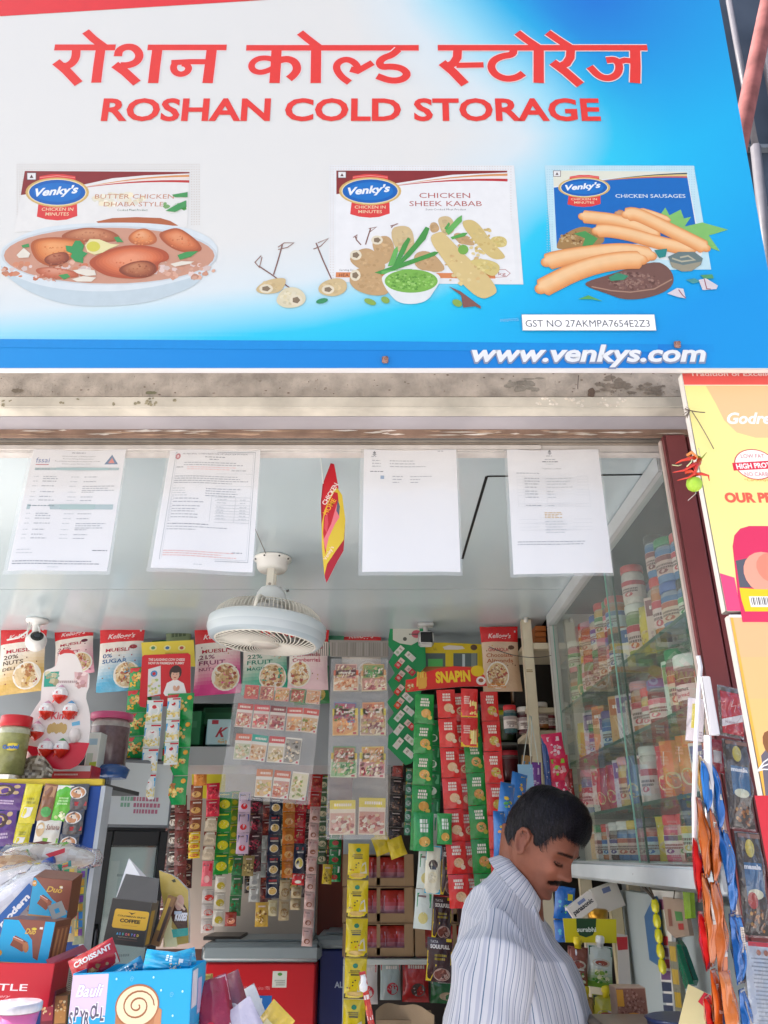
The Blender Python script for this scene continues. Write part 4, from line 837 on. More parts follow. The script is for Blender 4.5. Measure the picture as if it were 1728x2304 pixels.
cm = thing('security_camera', 'white box shaped camera with a black face hanging above the red french fries header', 'camera', Matrix.Translation(PZ(957, 1402, CEIL)))
b = MB(); b.box((-.034,-.02,-.016), (.034,.02,0), 'e2e2e0', .004); b.tube([(0,0,-.015),(0,-.002,-.045)], .010, 'd8d8d6', 12); b.build('mount', PLAST, cm)
b = MB(Matrix.Translation((0, -.012, -.073)) @ Matrix.Rotation(R(-8), 4, 'X')); b.box((-.032,-.025,-.029), (.032,.025,.029), 'e9e9e7', .009); body = b.build('body', PLAST, cm)
b = MB(Matrix.Translation((.002, -.0375, -.071)) @ Matrix.Rotation(R(-8), 4, 'X')); b.box((-.025,-.002,-.023), (.025,.0005,.023), '0c0d0f', .0018); b.build('lens', MATS['black gloss'], body)
b = MB(); p = PZ(1183, 1390, CEIL); b.lathe([(.009,0),(.009,-.018),(.004,-.02)], 'e6e2da', 10); o = b.build('ceiling_hook', PLAST); o.location = p; tag(o, 'tiny white plastic hook on the ceiling near the far cabinet', 'hook')
string(1100, 1455, 2.6, 1240, 1475, 3.0, .0014, '4a4a4a', .02, 'wire', 'thin dark wire stretched across the top of the shop')
# ================================================================ back of the shop
YF = 3.44
def pr(u0, v0, u1, v1, Y):           # lo / hi of a rectangle given in photo pixels on plane Y
    a = P(u0, v1, Y); e = P(u1, v0, Y); m_ = P((u0+u1)/2, (v0+v1)/2, Y); return a.x, a.z, e.x, e.z
T0 = Matrix.Translation((0, -1.6, 0)); LW = mat('grey laminate', .35, .45, var=.05, vscale=2)
up = thing('wall_cupboard', 'grey laminate wall cupboard with an open shelf of green cartons', 'cupboard', (0, YF, 0)); TU = Matrix.Translation((0, -YF, 0))
zb = P(864, 1722, YF).z; zo0 = P(864, 1680, YF).z; zo1 = P(864, 1582, YF).z; xo0 = P(398, 1630, YF).x; xo1 = P(548, 1630, YF).x; xr = P(1010, 1600, YF).x
b = MB(TU); b.box((-2.3, YF, zb), (xo0, YF+.02, CEIL+.25), '9da3a8'); b.box((xo1, YF, zb), (P(905,1600,YF).x, YF+.02, CEIL+.25), '9da3a8'); b.box((xo0, YF, zo1), (xo1, YF+.02, CEIL+.25), '9da3a8'); b.box((xo0, YF, zb), (xo1, YF+.02, zo0), 'b3b8bb')
b.box((-2.3, YF+.021, zb), (P(905,1600,YF).x, YF+.4, zb+.018), '8d9296'); b.box((xo0-.02, YF+.021, zo0-.018), (xo1+.02, YF+.3, zo0), '9aa5a0'); b.build('carcass', LW, up)
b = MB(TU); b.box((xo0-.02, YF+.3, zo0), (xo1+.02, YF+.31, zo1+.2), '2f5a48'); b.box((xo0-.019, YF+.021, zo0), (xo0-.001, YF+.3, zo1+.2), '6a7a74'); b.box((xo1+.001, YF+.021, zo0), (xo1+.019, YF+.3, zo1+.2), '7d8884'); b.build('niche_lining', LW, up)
def carton(name, u0, v0, u1, v1, Y, dep, base, A_fn, lab, cat='carton', side=None, top=None, group=None, yaw=0, th=.0, m=None):
    x0, z0, x1, z1 = pr(u0, v0, u1, v1, Y); o = ((x0+x1)/2, Y, z0); w_, h_ = x1-x0, z1-z0; b_ = MB(); b_.box((-w_/2, 0, 0), (w_/2, dep, h_), side or base, .0012); A = Art()
    A.rect(-w_/2+.001, .001, w_/2-.001, h_-.001, base); A_fn(A, w_, h_); b_.art(A, lambda x, y, k: (x, -.0004-k*4e-5, y))
    t = b_.build(name, m or CARD); t.matrix_world = Matrix.Translation(o) @ Matrix.Rotation(R(yaw), 4, 'Z'); return tag(t, lab, cat, group)
def sk(A, w_, h_): A.rect(w_*-.45, 0, w_*.45, h_*.98, 'b9dbe2'); A.text('K', -w_*.12, h_*.30, h_*.38, 'b02a3c', shear=.5, bold=.03); A.rect(-w_*.3, h_*.8, -w_*.02, h_*.96, 'b03a48'); A.blobs(w_*.2, h_*.12, w_*.2, h_*.1, 14, ['c9b088', 'e4d4b0'], w_*.06, 2)
carton('cereal_carton', 462, 1618, 520, 1675, YF+.03, .07, '9fd0da', sk, 'pale blue cereal carton with a red letter K on the open shelf')
carton('tea_carton', 402, 1600, 455, 1675, YF+.08, .08, '2f8a58', lambda A, w_, h_: (A.rect(-w_*.3, h_*.5, w_*.3, h_*.7, '4aa070'), A.rect(-w_*.4, h_*.1, -w_*.1, h_*.8, '1f6a40')), 'dark green carton at the left of the open cupboard shelf')
carton('tea_carton', 455, 1592, 545, 1630, YF+.14, .08, '3a8a60', lambda A, w_, h_: A.rect(-w_*.45, h_*.7, w_*.45, h_*.95, '2a6a48'), 'wide green carton behind the pale blue cereal carton')
# green packs peeping above the yellow card
simple_pack('snack_pack', 402, 1412, 402, 1475, 58, 3.36, '7a8a62', lambda A, w_, h_: (bar_text(A, 0, -h_*.35, w_*.7, h_*.16, '4a5a3a', 1, 3), A.blobs(0, -h_*.8, w_*.4, h_*.2, 8, ['9a8a50', 'c0b070'], w_*.1, 3)), 'olive green snack pack under the ceiling edge, left of the fan', 'pack')
simple_pack('snack_pack', 752, 1412, 752, 1475, 46, 3.40, '4f9a78', lambda A, w_, h_: A.rect(-w_*.4, -h_*.3, w_*.4, -h_*.1, 'c8283a'), 'green and red snack pack hanging just right of the pale pink granola pouch', 'pack')
simple_pack('snack_pack', 700, 1500, 702, 1585, 80, 3.40, '2f8a48', lambda A, w_, h_: (A.rect(-w_*.4, -h_*.5, w_*.4, -h_*.3, 'c8283a'), food(A, w_*.15, -h_*.75, w_*.25, h_*.18, ['e0c86a', 'c8a848'], 12, 4)), 'green snack pack behind the pale pink granola pouch', 'pack')
simple_pack('snack_pack', 372, 1440, 366, 1560, 60, 3.42, '2a8a50', lambda A, w_, h_: A.rect(-w_*.3, -h_*.4, w_*.3, -h_*.2, 'e8c030'), 'dark green pack behind the red children card', 'pack')
# yellow header card
def yh(A, f):
    for i in range(3): p = f(345+i*32, 1458); A.ell(p[0], p[1], .016, .012, 'e8e0a0', 10); A.ell(p[0], p[1], .009, .007, ['4a8a60', '3a6aa0', 'c05050'][i], 8)
    p = f(395, 1472); bar_text(A, p[0], p[1], .11, .006, 'b09030', 2, 3)
card('header_card', [(318,1446),(436,1440),(440,1500),(322,1500)], 3.2, 'e6cf4a', yh, 'yellow header card behind the red children card', 'card')
# red card with a child and cheese pack
def rc(A, f):
    a_ = f(334,1487); e = f(416,1487); A.text('THE LAUGHING COW CHEESE', a_[0], a_[1], .010, 'e8dcd8', x1=e[0], bold=.03); a_ = f(334,1495); e = f(415,1495); A.text('NOW IN PARMESAN YUMMY', a_[0], a_[1], .010, 'e8dcd8', x1=e[0], bold=.03)
    A.poly([f(*p) for p in ((334,1506),(362,1498),(362,1562),(332,1568))], 'dcdce0'); p = f(347,1516); A.ell(p[0], p[1], .014, .013, '3a8ac0', 12); A.ell(p[0], p[1], .007, .007, 'c8202c', 8); p = f(347,1545); A.blobs(p[0], p[1], .022, .03, 20, ['e8e4c0', 'a8b878', 'd8c890'], .008, 5)
    A.poly([f(*p) for p in ((368,1560),(376,1537),(390,1530),(400,1530),(414,1538),(420,1560),(410,1566),(372,1566))], 'ecebee'); p = f(395,1516)
    A.ell(p[0], p[1]+.004, .025, .030, '3a2826', 14); A.ell(p[0], p[1]-.006, .017, .021, 'dcae98', 12); A.ell(p[0], p[1]+.013, .021, .010, '3a2826', 10)
    for dx in (-.007, .006): A.ell(p[0]+dx, p[1]-.002, .002, .0016, '3a2020', 6)
    A.ell(p[0], p[1]-.016, .006, .002, 'b04a4a', 8); p = f(397,1549); A.ell(p[0]-.006, p[1], .007, .012, 'dcae98', 8, 20); A.ell(p[0]+.006, p[1], .007, .012, 'd2a08a', 8, -20)
card('display_card', [(320,1478),(325,1474),(424,1470),(429,1474),(429,1585),(424,1588),(364,1590),(360,1566),(332,1568),(328,1592),(316,1590),(313,1584)], 3.08, 'c9202c', rc, 'red card showing a child in white and a cheese pack, above hanging cheese sachets', 'card')
CH = ('dfe6e6', 'd0c890', 'd0c890'); GP = ('169a4c', 'e8c860', 'e8c860')
strip(350, 1575, 328, 1800, 3.02, 37, 4, CH, 'cheese', 'left strip of white and blue cheese sachets below the red card', 'strips of cheese sachets', .005, cat='sachet strip')
strip(393, 1570, 384, 1722, 3.02, 31, 3, CH, 'cheese', 'right strip of white and blue cheese sachets below the red card', 'strips of cheese sachets', .005)
strip(320, 1500, 298, 1768, 3.10, 56, 5, GP, 'chips', 'green chips strip to the left of the cheese sachets', 'strips of green chips packs', .012, name='chips_strip', pname='chips_pack', cat='chips strip')
strip(408, 1560, 386, 1812, 3.06, 62, 4, GP, 'chips', 'green chips strip behind the right cheese sachets', 'strips of green chips packs', .012, name='chips_strip', pname='chips_pack', cat='chips strip')
# ---------------------------------------------------------------- pear shaped egg display
Y = 2.62
KB = [(133,1468),(140,1462),(152,1461),(164,1464),(171,1473),(178,1485),(184,1500),(186,1512),(199,1514),(202,1520),(201,1545),(195,1560),(194,1572),(199,1590),(203,1610),(204,1640),(200,1675),(190,1705),(176,1722),(158,1731),(135,1732),(108,1727),(82,1712),(63,1690),(56,1665),(58,1640),(66,1615),(80,1592),(92,1575),(94,1545),(98,1515),(104,1508),(118,1503),(126,1498),(130,1486)]
def kb(A, f):
    A.poly([f(*p) for p in ((57,1676),(90,1682),(130,1678),(170,1670),(202,1672),(190,1705),(176,1722),(158,1731),(135,1732),(108,1727),(82,1712),(63,1690))], 'd8203c')
    A.poly([f(*p) for p in ((140,1462),(152,1461),(164,1464),(171,1473),(160,1470),(146,1470),(136,1474),(133,1470))], 'c83a3c')
    A.poly([f(*p) for p in ((101,1513),(134,1511),(126,1545),(99,1546))], '2f9a88'); p = f(115,1528); A.blobs(p[0], p[1], .025, .025, 12, ['8ab09a', 'c8c0a0', 'a09878'], .012, 4)
    A.poly([f(*p) for p in ((168,1512),(199,1516),(196,1547),(170,1545))], 'd8b0b4'); p = f(183,1530); A.blobs(p[0], p[1], .02, .024, 12, ['c89aa0', 'e8d0d0', 'b88a88'], .01, 5)
    p = f(149,1537); bar_text(A, p[0], p[1], .07, .008, 'b09a9c', 1, 3); p = f(112,1620); a_ = f(115,1618); A.text('Kinder', a_[0], a_[1], .024, 'd8606a', bold=.03, wf=.95)
    for i in range(5): p = f(113+i*8, 1640-(i % 2)*3); A.ell(p[0], p[1], .010, .017, 'c8a868', 8)
    A.poly([f(*p) for p in ((162,1626),(180,1622),(181,1631),(163,1634))], '6ab4dc')
kd = card('egg_display', KB, Y, 'e6dede', kb, 'white pear shaped display board with a red base, holding wrapped chocolate eggs', 'display')
kd.data.materials[0] = PLAST
KE = [(136,1562,'d8a0c0'),(105,1598,'d8a0c0'),(158,1598,'3a9ad8'),(82,1644,'d8a0c0'),(103,1683,'e0a8c4'),(138,1683,'3aa060')]
def egg(i, u, v, topc, lab):
    o = P(u, v, Y-.012); t = thing('chocolate_egg', lab, 'egg', Matrix.Translation(o), 'wrapped eggs on the pear shaped display'); s_ = .0255
    cols = []; prof = []
    for k in range(13):
        t_ = k/12; z_ = -1.25+2.5*t_; r_ = math.sin(math.pi*min(max(t_, .012), .988))**.8*(1.0-.12*(t_-.5)); prof.append((r_*s_, z_*s_)); cols.append('d8301e' if t_ < .38 else ('eceaf0' if t_ < .78 else topc))
    b_ = MB(); b_.lathe(prof, cols[:-1], 18); w_ = b_.build('wrapper', FOIL, t); A = Art(); A.rect(-.014, -.004, .014, .012, 'f0f0f2'); A.text('K', -.005, -.002, .008, 'c83040', bold=.04)
    A.rect(-.013, -.007, .012, -.005, 'd03a2a'); b_ = MB(); b_.art(A, lambda x, y, k: (x, -.0258-k*2e-4-.4*(0)+x*x*18, y)); b_.build('print', PAPER, t)
    b_ = MB(); b_.poly([(-.014,-.012,-.016), (-.005,-.016,-.019), (-.016,-.014,-.031), (-.020,-.010,-.027)], 'd8301e'); b_.build('wrapper_twist', FOIL, t)
for i, (u, v, cc) in enumerate(KE): egg(i, u, v, cc, ['wrapped egg at the top of the pear shaped display', 'pink topped egg at the left of the display second row', 'blue topped egg at the right of the display second row', 'pink topped egg alone at the left, above the red base', 'pink topped egg at bottom left on the red base', 'green topped egg at bottom right on the red base'][i])
b = MB(); p = P(168, 1655, Y-.006); b.lathe([(.001,-.024),(.012,-.020),(.019,-.006),(.020,.004),(.013,.020),(.001,.025)], 'e8e0e0', 16); o = b.build('egg_cup', PLAST); o.location = p; tag(o, 'empty white egg holder on the right side of the display', 'holder')
for nm, pts, cc, lab, Y_ in (('snack_carton', [(95,1722),(206,1728),(207,1752),(93,1752)], 'd23a3a', 'white and red printed carton under the pear shaped display', 2.66), ('snack_carton', [(190,1648),(228,1650),(226,1742),(186,1740)], 'dfe6e2', 'white and green carton standing right of the pear shaped display', 2.72)):
    x0 = min(p[0] for p in pts); x1 = max(p[0] for p in pts); v0 = min(p[1] for p in pts); v1 = max(p[1] for p in pts)
    carton(nm, x0, v0, x1, v1, Y_, .09, cc, (lambda A, w_, h_: (A.rect(-w_*.48, h_*.55, w_*.48, h_*.98, 'eceaea'), bar_text(A, 0, h_*.25, w_*.5, h_*.12, 'f0d8d0', 1, 2))) if cc == 'd23a3a' else (lambda A, w_, h_: (A.rect(-w_*.4, h_*.2, w_*.1, h_*.5, 'b8d0c0'), A.poly([(-w_*.1, h_*.1), (w_*.45, h_*.15), (w_*.45, h_*.3), (-w_*.1, h_*.28)], 'a8c84a'), A.rect(-w_*.4, h_*.7, w_*.3, h_*.85, 'a8c8d8'))), lab)
# jars on the rack top
def jar(M, r, h, lid, content, lab, label=None, n=22, cat='jar', name='jar', lidh=.018, group=None, fill=.85, glassy=True, sq=1, txt=None, lr=1.02):
    t = thing(name, lab, cat, M, group)
    neck = h-lidh*1.1; b_ = MB(); prof = [(r*.93, 0), (r, .006), (r, neck*.84), (r*.96, neck*.92), (r*.84, neck)]
    cols = [content, content, mixc(content, 'dcdcd4', 1-fill if fill < 1 else .15), mixc(content, 'dcdcd4', .5)]; b_.lathe(prof, cols, n, sy=sq); b_.build('body', GLOSSY, t)
    b_ = MB(); lz = neck-.002; rr = r*lr*.97; b_.lathe([(rr*.98, lz), (rr, lz+.002), (rr, h-.003), (rr*.94, h)], lid, n, sy=sq); 
    b_.build('lid', PLAST, t)
    if label:
        b_ = MB(); lo, hi = neck*.18, neck*.70; A = Art(); W = r*math.pi*1.25
        A.rect(-W/2, lo, W/2, hi, label[0]); hh = hi-lo
        if len(label) > 1: A.rect(-W/2, hi-hh*.28, W/2, hi-.001, label[1])
        if txt:
            for i, s_ in enumerate(txt): A.text(s_, 0, lo+hh*(.42-.26*i), hh*.18, ['3a4048', 'c0606a'][i % 2], cx=0, wf=min(1.2, W*.42/(glyphs(s_, .02, .1*(i % 2))[2]*hh*.18/CAP)), bold=.02, shear=.1*(i % 2))
        else: bar_text(A, 0, lo+hh*.45, W*.42, hh*.10, 'f0e8e0' if sum(c(label[0])) < 1.2 else '7a5a58', 2, int(r*9999+lo*999)); A.ell(0, lo+hh*.18, W*.10, hh*.12, label[-1], 9)
        R2 = r+.0008
        def f(x, y, k): a = -math.pi/2+x/r; q_ = R2+k*1.2e-4; return (q_*math.cos(a), q_*math.sin(a)*sq, y)
        # split wide quads so they follow the wall
        A2 = Art()
        for pts, cc, k in A.p:
            xs = [p[0] for p in pts]
            if len(pts) == 4 and max(xs)-min(xs) > r*.5:
                m_ = 10; x0, x1 = min(xs), max(xs); y0, y1 = min(p[1] for p in pts), max(p[1] for p in pts)
                for i in range(m_): A2.p.append(([(x0+(x1-x0)*i/m_, y0), (x0+(x1-x0)*(i+1)/m_, y0), (x0+(x1-x0)*(i+1)/m_, y1), (x0+(x1-x0)*i/m_, y1)], cc, k))
            else: A2.p.append((pts, cc, k))
        b_.art(A2, f); b_.build('label', PAPER, t)
    return t
GLOSSY = mat('glossy jar', .12, .6, var=.25, vscale=60, bump=.1, bscale=90)
zr = P(100, 1752, 2.62).z
def rackjar(u, vb, vt, wpx, Y, lid, content, lab, **k):
    p = P(u, vb, Y); h = P(u, vt, Y).z-p.z; return jar(Matrix.Translation(p), wpx*mpp(vb, Y)/2, h, lid, content, lab, **k)
rackjar(14, 1745, 1612, 70, 2.55, 'cc2430', 'a5a568', 'big clear jar with a red lid and olive green sweets on the left rack', label=None, lidh=.03, fill=.5)
b = MB(Matrix.Translation(P(28, 1680, 2.50))); b.lathe([(.001,-.012),(.016,-.010),(.016,.010),(.001,.012)], 'e8d050', 12, sy=.2); A = Art(); A.text('Carnival', -.028, -.006, .011, '3a6ac0', x1=.022, bold=.05); b.art(A, lambda x, y, k: (x, -.006, y)); tag(b.build('jar_sticker', PAPER), 'yellow and blue sticker on the big red lidded jar', 'sticker')
rackjar(75, 1748, 1655, 45, 2.75, '6a3a48', '8a5a60', 'small maroon jar between the big jar and the pear shaped display', fill=.9)
rackjar(235, 1735, 1606, 88, 2.85, 'c04a78', '6f5a5e', 'bucket with a pink lid behind the pear shaped display', name='bucket', cat='bucket', lidh=.02, lr=1.12, fill=.6)
b = MB(Matrix.Translation(P(250, 1752, 2.8))); b.lathe([(.05,0),(.06,.03),(.04,.045),(.001,.05)], '24508e', 16); tag(b.build('plastic_bowl', FOIL), 'crumpled blue plastic bundle below the pink lidded bucket', 'bundle')
b = MB(Matrix.Translation(P(80, 1752, 2.6))); 
for i in range(22): b.lathe([(.001,-.010),(.012,-.004),(.012,.006),(.001,.011)], g.choice(['a89a88','7a6a60','c8beb0']), 7) if False else None
b.grid(lambda s, t: (.06*(s-.5)*2, -.02-.01*math.sin(s*9)*math.sin(t*7), .07*t*(1-.6*(2*s-1)**2)), 14, 8, lambda s, t: g.choice(['8a7a68','a89a88','6a5c50','c4b8a8'])); tag(b.build('sweet_bag', FOIL), 'small bag of brown sweets beside the pear shaped display', 'bag')
# ---------------------------------------------------------------- pocket sheets
def food_card(A, x0, y0, x1, y1, base, hd, cols, seed, hb=None, side=False):
    w_, h_ = x1-x0, y1-y0; A.rect(x0, y0, x1, y1, base); 
    if hd: A.rect(x0, y1-h_*.26, x1, y1, hd); bar_text(A, (x0+x1)/2, y1-h_*.18, w_*.7, h_*.08, 'f2e6dc', 1, seed)
    e = .62 if hd else .94; A.rect(x0+w_*.03, y0+h_*.03, x1-w_*.03, y0+h_*e, mixc(cols[0], base, .35)); gg = random.Random(seed)
    for i in range(46): a_, q_ = gg.uniform(.10, .90), gg.uniform(.10, e-.09); A.ell(x0+w_*a_, y0+h_*q_, w_*gg.uniform(.05, .12), h_*gg.uniform(.03, .07), jitg(gg, gg.choice(cols+['d8b890'] if i % 4 else ['f0e4d0'])), 6, gg.uniform(0, 90), dk=.3)
    A.poly([(x0+w_*.5, y0+h_*.02), (x1-w_*.02, y0+h_*.02), (x1-w_*.02, y0+h_*.2)], base); A.rect(x1-w_*.2, y0+h_*.03, x1-w_*.07, y0+h_*.11, 'c8485a')
def pocket_sheet(lab, Mx, w_, h_, rows, hdr=None):
    t = thing('pocket_sheet', lab, 'pocket sheet', Mx); b_ = MB(); b_.grid(lambda s, q_: (w_*(s-.5), -.010-.004*math.sin(s*9+q_*4)*math.sin(q_*17), -h_*q_), 16, 22, 'ffffff', flip=True); b_.build('clear_sheet', CELLO, t)
    b_ = MB(); b_.grid(lambda s, q_: (w_*(s-.5), .006+.002*math.sin(q_*9), -h_*q_), 4, 10, 'd6d9da', flip=True); b_.build('backing', clear_mat('milky film', (.95,.95,.97), .22, .15, 1, milk=(.8,.82,.84)), t)
    g_ = random.Random(3)
    for (x0, y0, x1, y1, base, hd, cols) in rows:
        A = Art(); food_card(A, -(x1-x0)/2, -(y1-y0), (x1-x0)/2, 0, base, hd, cols, g_.randint(1, 999)); b_ = MB(); b_.box((-(x1-x0)/2, 0, -(y1-y0)), ((x1-x0)/2, .006, 0), base); b_.art(A, lambda x, y, k: (x, -.0004-k*4e-5, y))
        o = b_.build('recipe_pack', CARD, t); o.matrix_local = Matrix.Translation(((x0+x1)/2, -.006, y1)) @ Matrix.Rotation(R(g_.uniform(-3, 3)), 4, 'Y')
    return t
Mx, L = HM(628, 1545, 594, 1800, 2.95, yaw=0); k_ = mpp(1680, 2.95)
SP_ = [['c8503a','a83428','e08a5c'], ['c82a30','e04a4a','9a1a20'], ['a82430','7a1420','c84a50'], ['d88a4a','c06a2c','e8b078'], ['d8a050','b8682c','8a9a3a']]
rows = []
for i in range(5): rows.append(((-88+i*38)*k_, -98*k_, (-52+i*38)*k_, -45*k_, 'e4dcd4', ['c0302c','d8505a','8a1a2a','d0443c','d0443c'][i], SP_[i]))
for i in range(5): rows.append(((-78+i*36)*k_, -33*k_, (-46+i*36)*k_, -2*k_, ['d8505a','d8a080','e0a8a0','4a9a50','e8d0c0'][i], None, SP_[(i*2) % 5]))
for i in range(4): rows.append(((-82+i*38)*k_, -168*k_, (-46+i*38)*k_, -112*k_, 'e8e4dc', ['d8684a','3aa898','d0343c',None][i], [['b8c090','8a9a5a','d8d0a8'], ['e0a86a','c88a50','f0d8a8'], ['c8b078','a89058','e0d0a0'], ['4a4038','8a8478','c0b8a8']][i]))
for i in range(3): rows.append(((-24+i*40)*k_, -242*k_, (12+i*40)*k_, -184*k_, 'ece6dc', ['d8885a','d06a4a',None][i], [['d8a040','b8b05a','e8c878'], ['c8502c','d87848','e8a078'], ['e0d8a8','c8b878','8a9a4a']][i]))
pocket_sheet('tilted clear pocket sheet of recipe packs below the fan', Mx, 200*k_, 250*k_, rows)
Mx, L = HM(809, 1482, 803, 1870, 2.9); k_ = mpp(1680, 2.9); rows = []
MS = [['d88a4a','c86a2c','f0c8a0'], ['b03a48','8a2430','e8b0a8'], ['e08a3a','c8502c','f0b068'], ['8a3a48','c8a070','b8b060'], ['4a9a48','7ab85a','2f7a38'], ['b8304a','7a2a38','5a8a3a'], ['c87a68','a85a50','e0b0a0'], ['c05a48','a8402c','d89a80']]
HD = [('d86a4a','ecdcc4'),('e0a060','e8dcb8'),('e8d040','e8c890'),('e8d850','e6dcc0'),('e0c040','dce4c8'),('e0d048','ecd8cc'),('e0cc48','ecdcc4'),('e0cc48','ecdcc4')]
vp = [(-12,-78),(-100,-178),(-198,-268),(-292,-385)]
for r_ in range(4):
    for cl in range(2):
        j = r_*2+cl; x0 = (-60+cl*64)*k_; a_, e = vp[r_]
        if r_ in (0, 1, 2): rows.append((x0+4*k_, (e+30)*k_, x0+54*k_, (a_-2)*k_, ['dcb0a0','d8a868','6a84b0','e0a070','58a060','d8c060'][j], None, MS[(j+3) % 8]))
        if not (r_ == 3 and cl == 0): rows.append((x0, e*k_+.004, x0+58*k_, (a_-16)*k_, HD[j][1], HD[j][0], MS[j]))
        else: rows.append((x0, e*k_+.004, x0+56*k_, (e+72)*k_, HD[j][1], HD[j][0], MS[j]))
pocket_sheet('long clear pocket sheet with two columns of spice packs', Mx, 134*k_, 392*k_, rows)
card('fabric_header', [(741,1440),(874,1442),(872,1480),(744,1478)], 2.94, '948e88', lambda A, f: [A.poly([(f(u,0)[0], f(0,1476)[1]), (f(u+1.5,0)[0], f(0,1476)[1]), (f(u+1.5,0)[0], f(0,1446)[1]), (f(u,0)[0], f(0,1446)[1])], g.choice(['8a847e','a09a94','7d7771']), .01) for u in range(746, 870, 3)], 'grey textured header above the two column pocket sheet', 'header', PAPER)
# ---------------------------------------------------------------- green zigzag card of mini packs
def zz():
    L_ = [(893,1420)]; 
    for i in range(5): L_ += [(874-(i*0), 1500+i*46), (888, 1522+i*46)]
    return L_
GZ = [(878,1412),(956,1412),(958,1500),(946,1512),(958,1530),(946,1560),(930,1600),(944,1640),(936,1665),(944,1690),(925,1718),(912,1722),(872,1682),(874,1655),(886,1645),(870,1625),(886,1604),(870,1580),(886,1562),(872,1535),(888,1515),(874,1490),(886,1470),(872,1450)]
gz = card('mini_pack_card', GZ, 3.28, '1f9a5a', lambda A, f: (A.poly([f(*p) for p in ((884,1414),(944,1414),(944,1442),(925,1452),(900,1448),(884,1440))], 'dcdcd0'), A.ell(*f(937,1427), .022, .018, 'd8687a', 12), A.ell(*f(911,1438), .009, .009, '5a5a50', 8), bar_text(A, f(911,0)[0], f(0,1429)[1], .06, .006, '5a5a50', 1, 2)), 'green zigzag edged card holding slanted mini packs', 'card')
for i, (u, v, cc, r_) in enumerate(((898,1465,'e4e4de',-42),(923,1478,'e4e4de',48),(899,1493,'d83038',-40),(923,1510,'d01c3c',48),(900,1522,'d01c30',-38),(898,1553,'d8301e',-40),(917,1570,'e0e4e4',48),(898,1583,'e04a20',-38),(920,1600,'e4e6e2',50),(898,1612,'e4e6e2',-40),(922,1632,'d82430',48),(897,1642,'e4e6e0',-38),(922,1665,'e4e6e0',50),(896,1673,'e4e6e0',-40),(920,1695,'e8eae6',50))):
    A = Art(); w_, h_ = .024, .046; A.rect(-w_/2, -h_/2, w_/2, h_/2, cc); A.rect(-w_/2, .002, w_/2, h_/2, mixc(cc, 'f0e8e0', .75)); bar_text(A, 0, .010, .014, .003, '8a7a70', 2, i); A.ell(0, -.010, .008, .006, mixc(cc, 'f0d8d0' if i % 3 else '7ab060', .5), 8)
    b_ = MB(); b_.box((-w_/2, 0, -h_/2), (w_/2, .005, h_/2), cc, .0008); b_.art(A, lambda x, y, k: (x, -.0003-k*4e-5, y)); o = b_.build('mini_pack', FOIL, gz); o.matrix_local = Matrix.Translation(P(u, v, 3.28)-gz.location+Vector((0, -.0085, 0))) @ Matrix.Rotation(R(-r_), 4, 'Y')
# shop goods glimpsed behind, at the top: dark shelves and glass
ds = thing('rear_shelving', 'dark shelving of jars and packs behind the french fries header', 'shelving', (0, 3.6, 0)); TD = Matrix.Translation((0, -3.6, 0))
xa, xb_ = P(905, 1600, 3.62).x, P(1200, 1600, 3.62).x
b = MB(TD); b.box((xa, 3.95, FLOOR), (1.0, 3.97, CEIL+.2), '3a3630'); b.build('back_panel', LW, ds)
for v in (1500, 1585, 1670, 1760, 1850):
    b = MB(TD); z_ = P(864, v, 3.62).z; b.box((xa, 3.62, z_-.012), (.9, 3.948, z_), '6c706c'); b.build('shelf', LW, ds)
for u in (1000, 1062): 
    b = MB(TD); p = P(u, 1420, 3.6); b.box((p.x-.012, 3.59, P(0,1500,3.6).z), (p.x+.012, 3.6, CEIL+.1), 'a8bcc4'); b.build('post', LW, ds)
dk = [('6a2a30','c83040'),('8a9a50','e8e8e0'),('2a5a6a','e8e8e0'),('7a4a2a','d8b850'),('5a6a4a','c8c830'),('3a4a5a','d82030')]
for i, (u, vb, vt, wd) in enumerate(((965,1500,1440,36),(1010,1500,1445,38),(1052,1500,1440,30),(1170,1585,1520,40),(1140,1670,1600,40),(1178,1670,1590,34),(1150,1760,1690,50),(1105,1760,1700,40))):
    rackjar(u, vb, vt, wd, 3.72, dk[i % 6][1], dk[i % 6][0], ['dark jar with a red lid behind the box shaped camera', 'green jar behind the yellow frame card, left pane', 'teal jar behind the yellow frame card, right pane', 'brown jar behind the brown granola pouch', 'olive jar with a yellow lid on the dark rear shelf', 'blue grey jar with a red lid on the dark rear shelf', 'wide dark jar with a red lid low on the dark rear shelves', 'green jar low on the dark rear shelves, behind the garlic bread strip'][i], group='jars on the dark rear shelves')
# yellow frame card
def yc(A, f):
    for (a, e, i, j) in ((952,1470,1002,1500),(1020,1470,1074,1500)): A.poly([f(a,e), f(a,j), f(i,j), f(i,e)], '5a6a6c')
    for (a, e, i, j, cc) in ((963,1483,996,1500,'58c060'),(1040,1472,1046,1500,'c8d8dc'),(1060,1470,1072,1500,'8a9690')): A.poly([f(a,e), f(a,j), f(i,j), f(i,e)], cc)
    A.poly([f(*p) for p in ((996,1456),(1010,1452),(1040,1454),(1046,1460),(1030,1462),(1000,1462))], 'e8dcd8'); A.ell(*f(1066,1457), .015, .013, '5a4038', 12); a_ = f(976,1463); A.text('LL', a_[0], a_[1], .012, '8a7420')
    A.poly([f(*p) for p in ((952,1500),(1080,1500),(1080,1512),(952,1512))], 'b06830')
card('window_card', [(950,1446),(1000,1446),(1088,1450),(1092,1512),(948,1514)], 3.31, 'e8cc28', yc, 'yellow card with two window openings behind the french fries header', 'card')
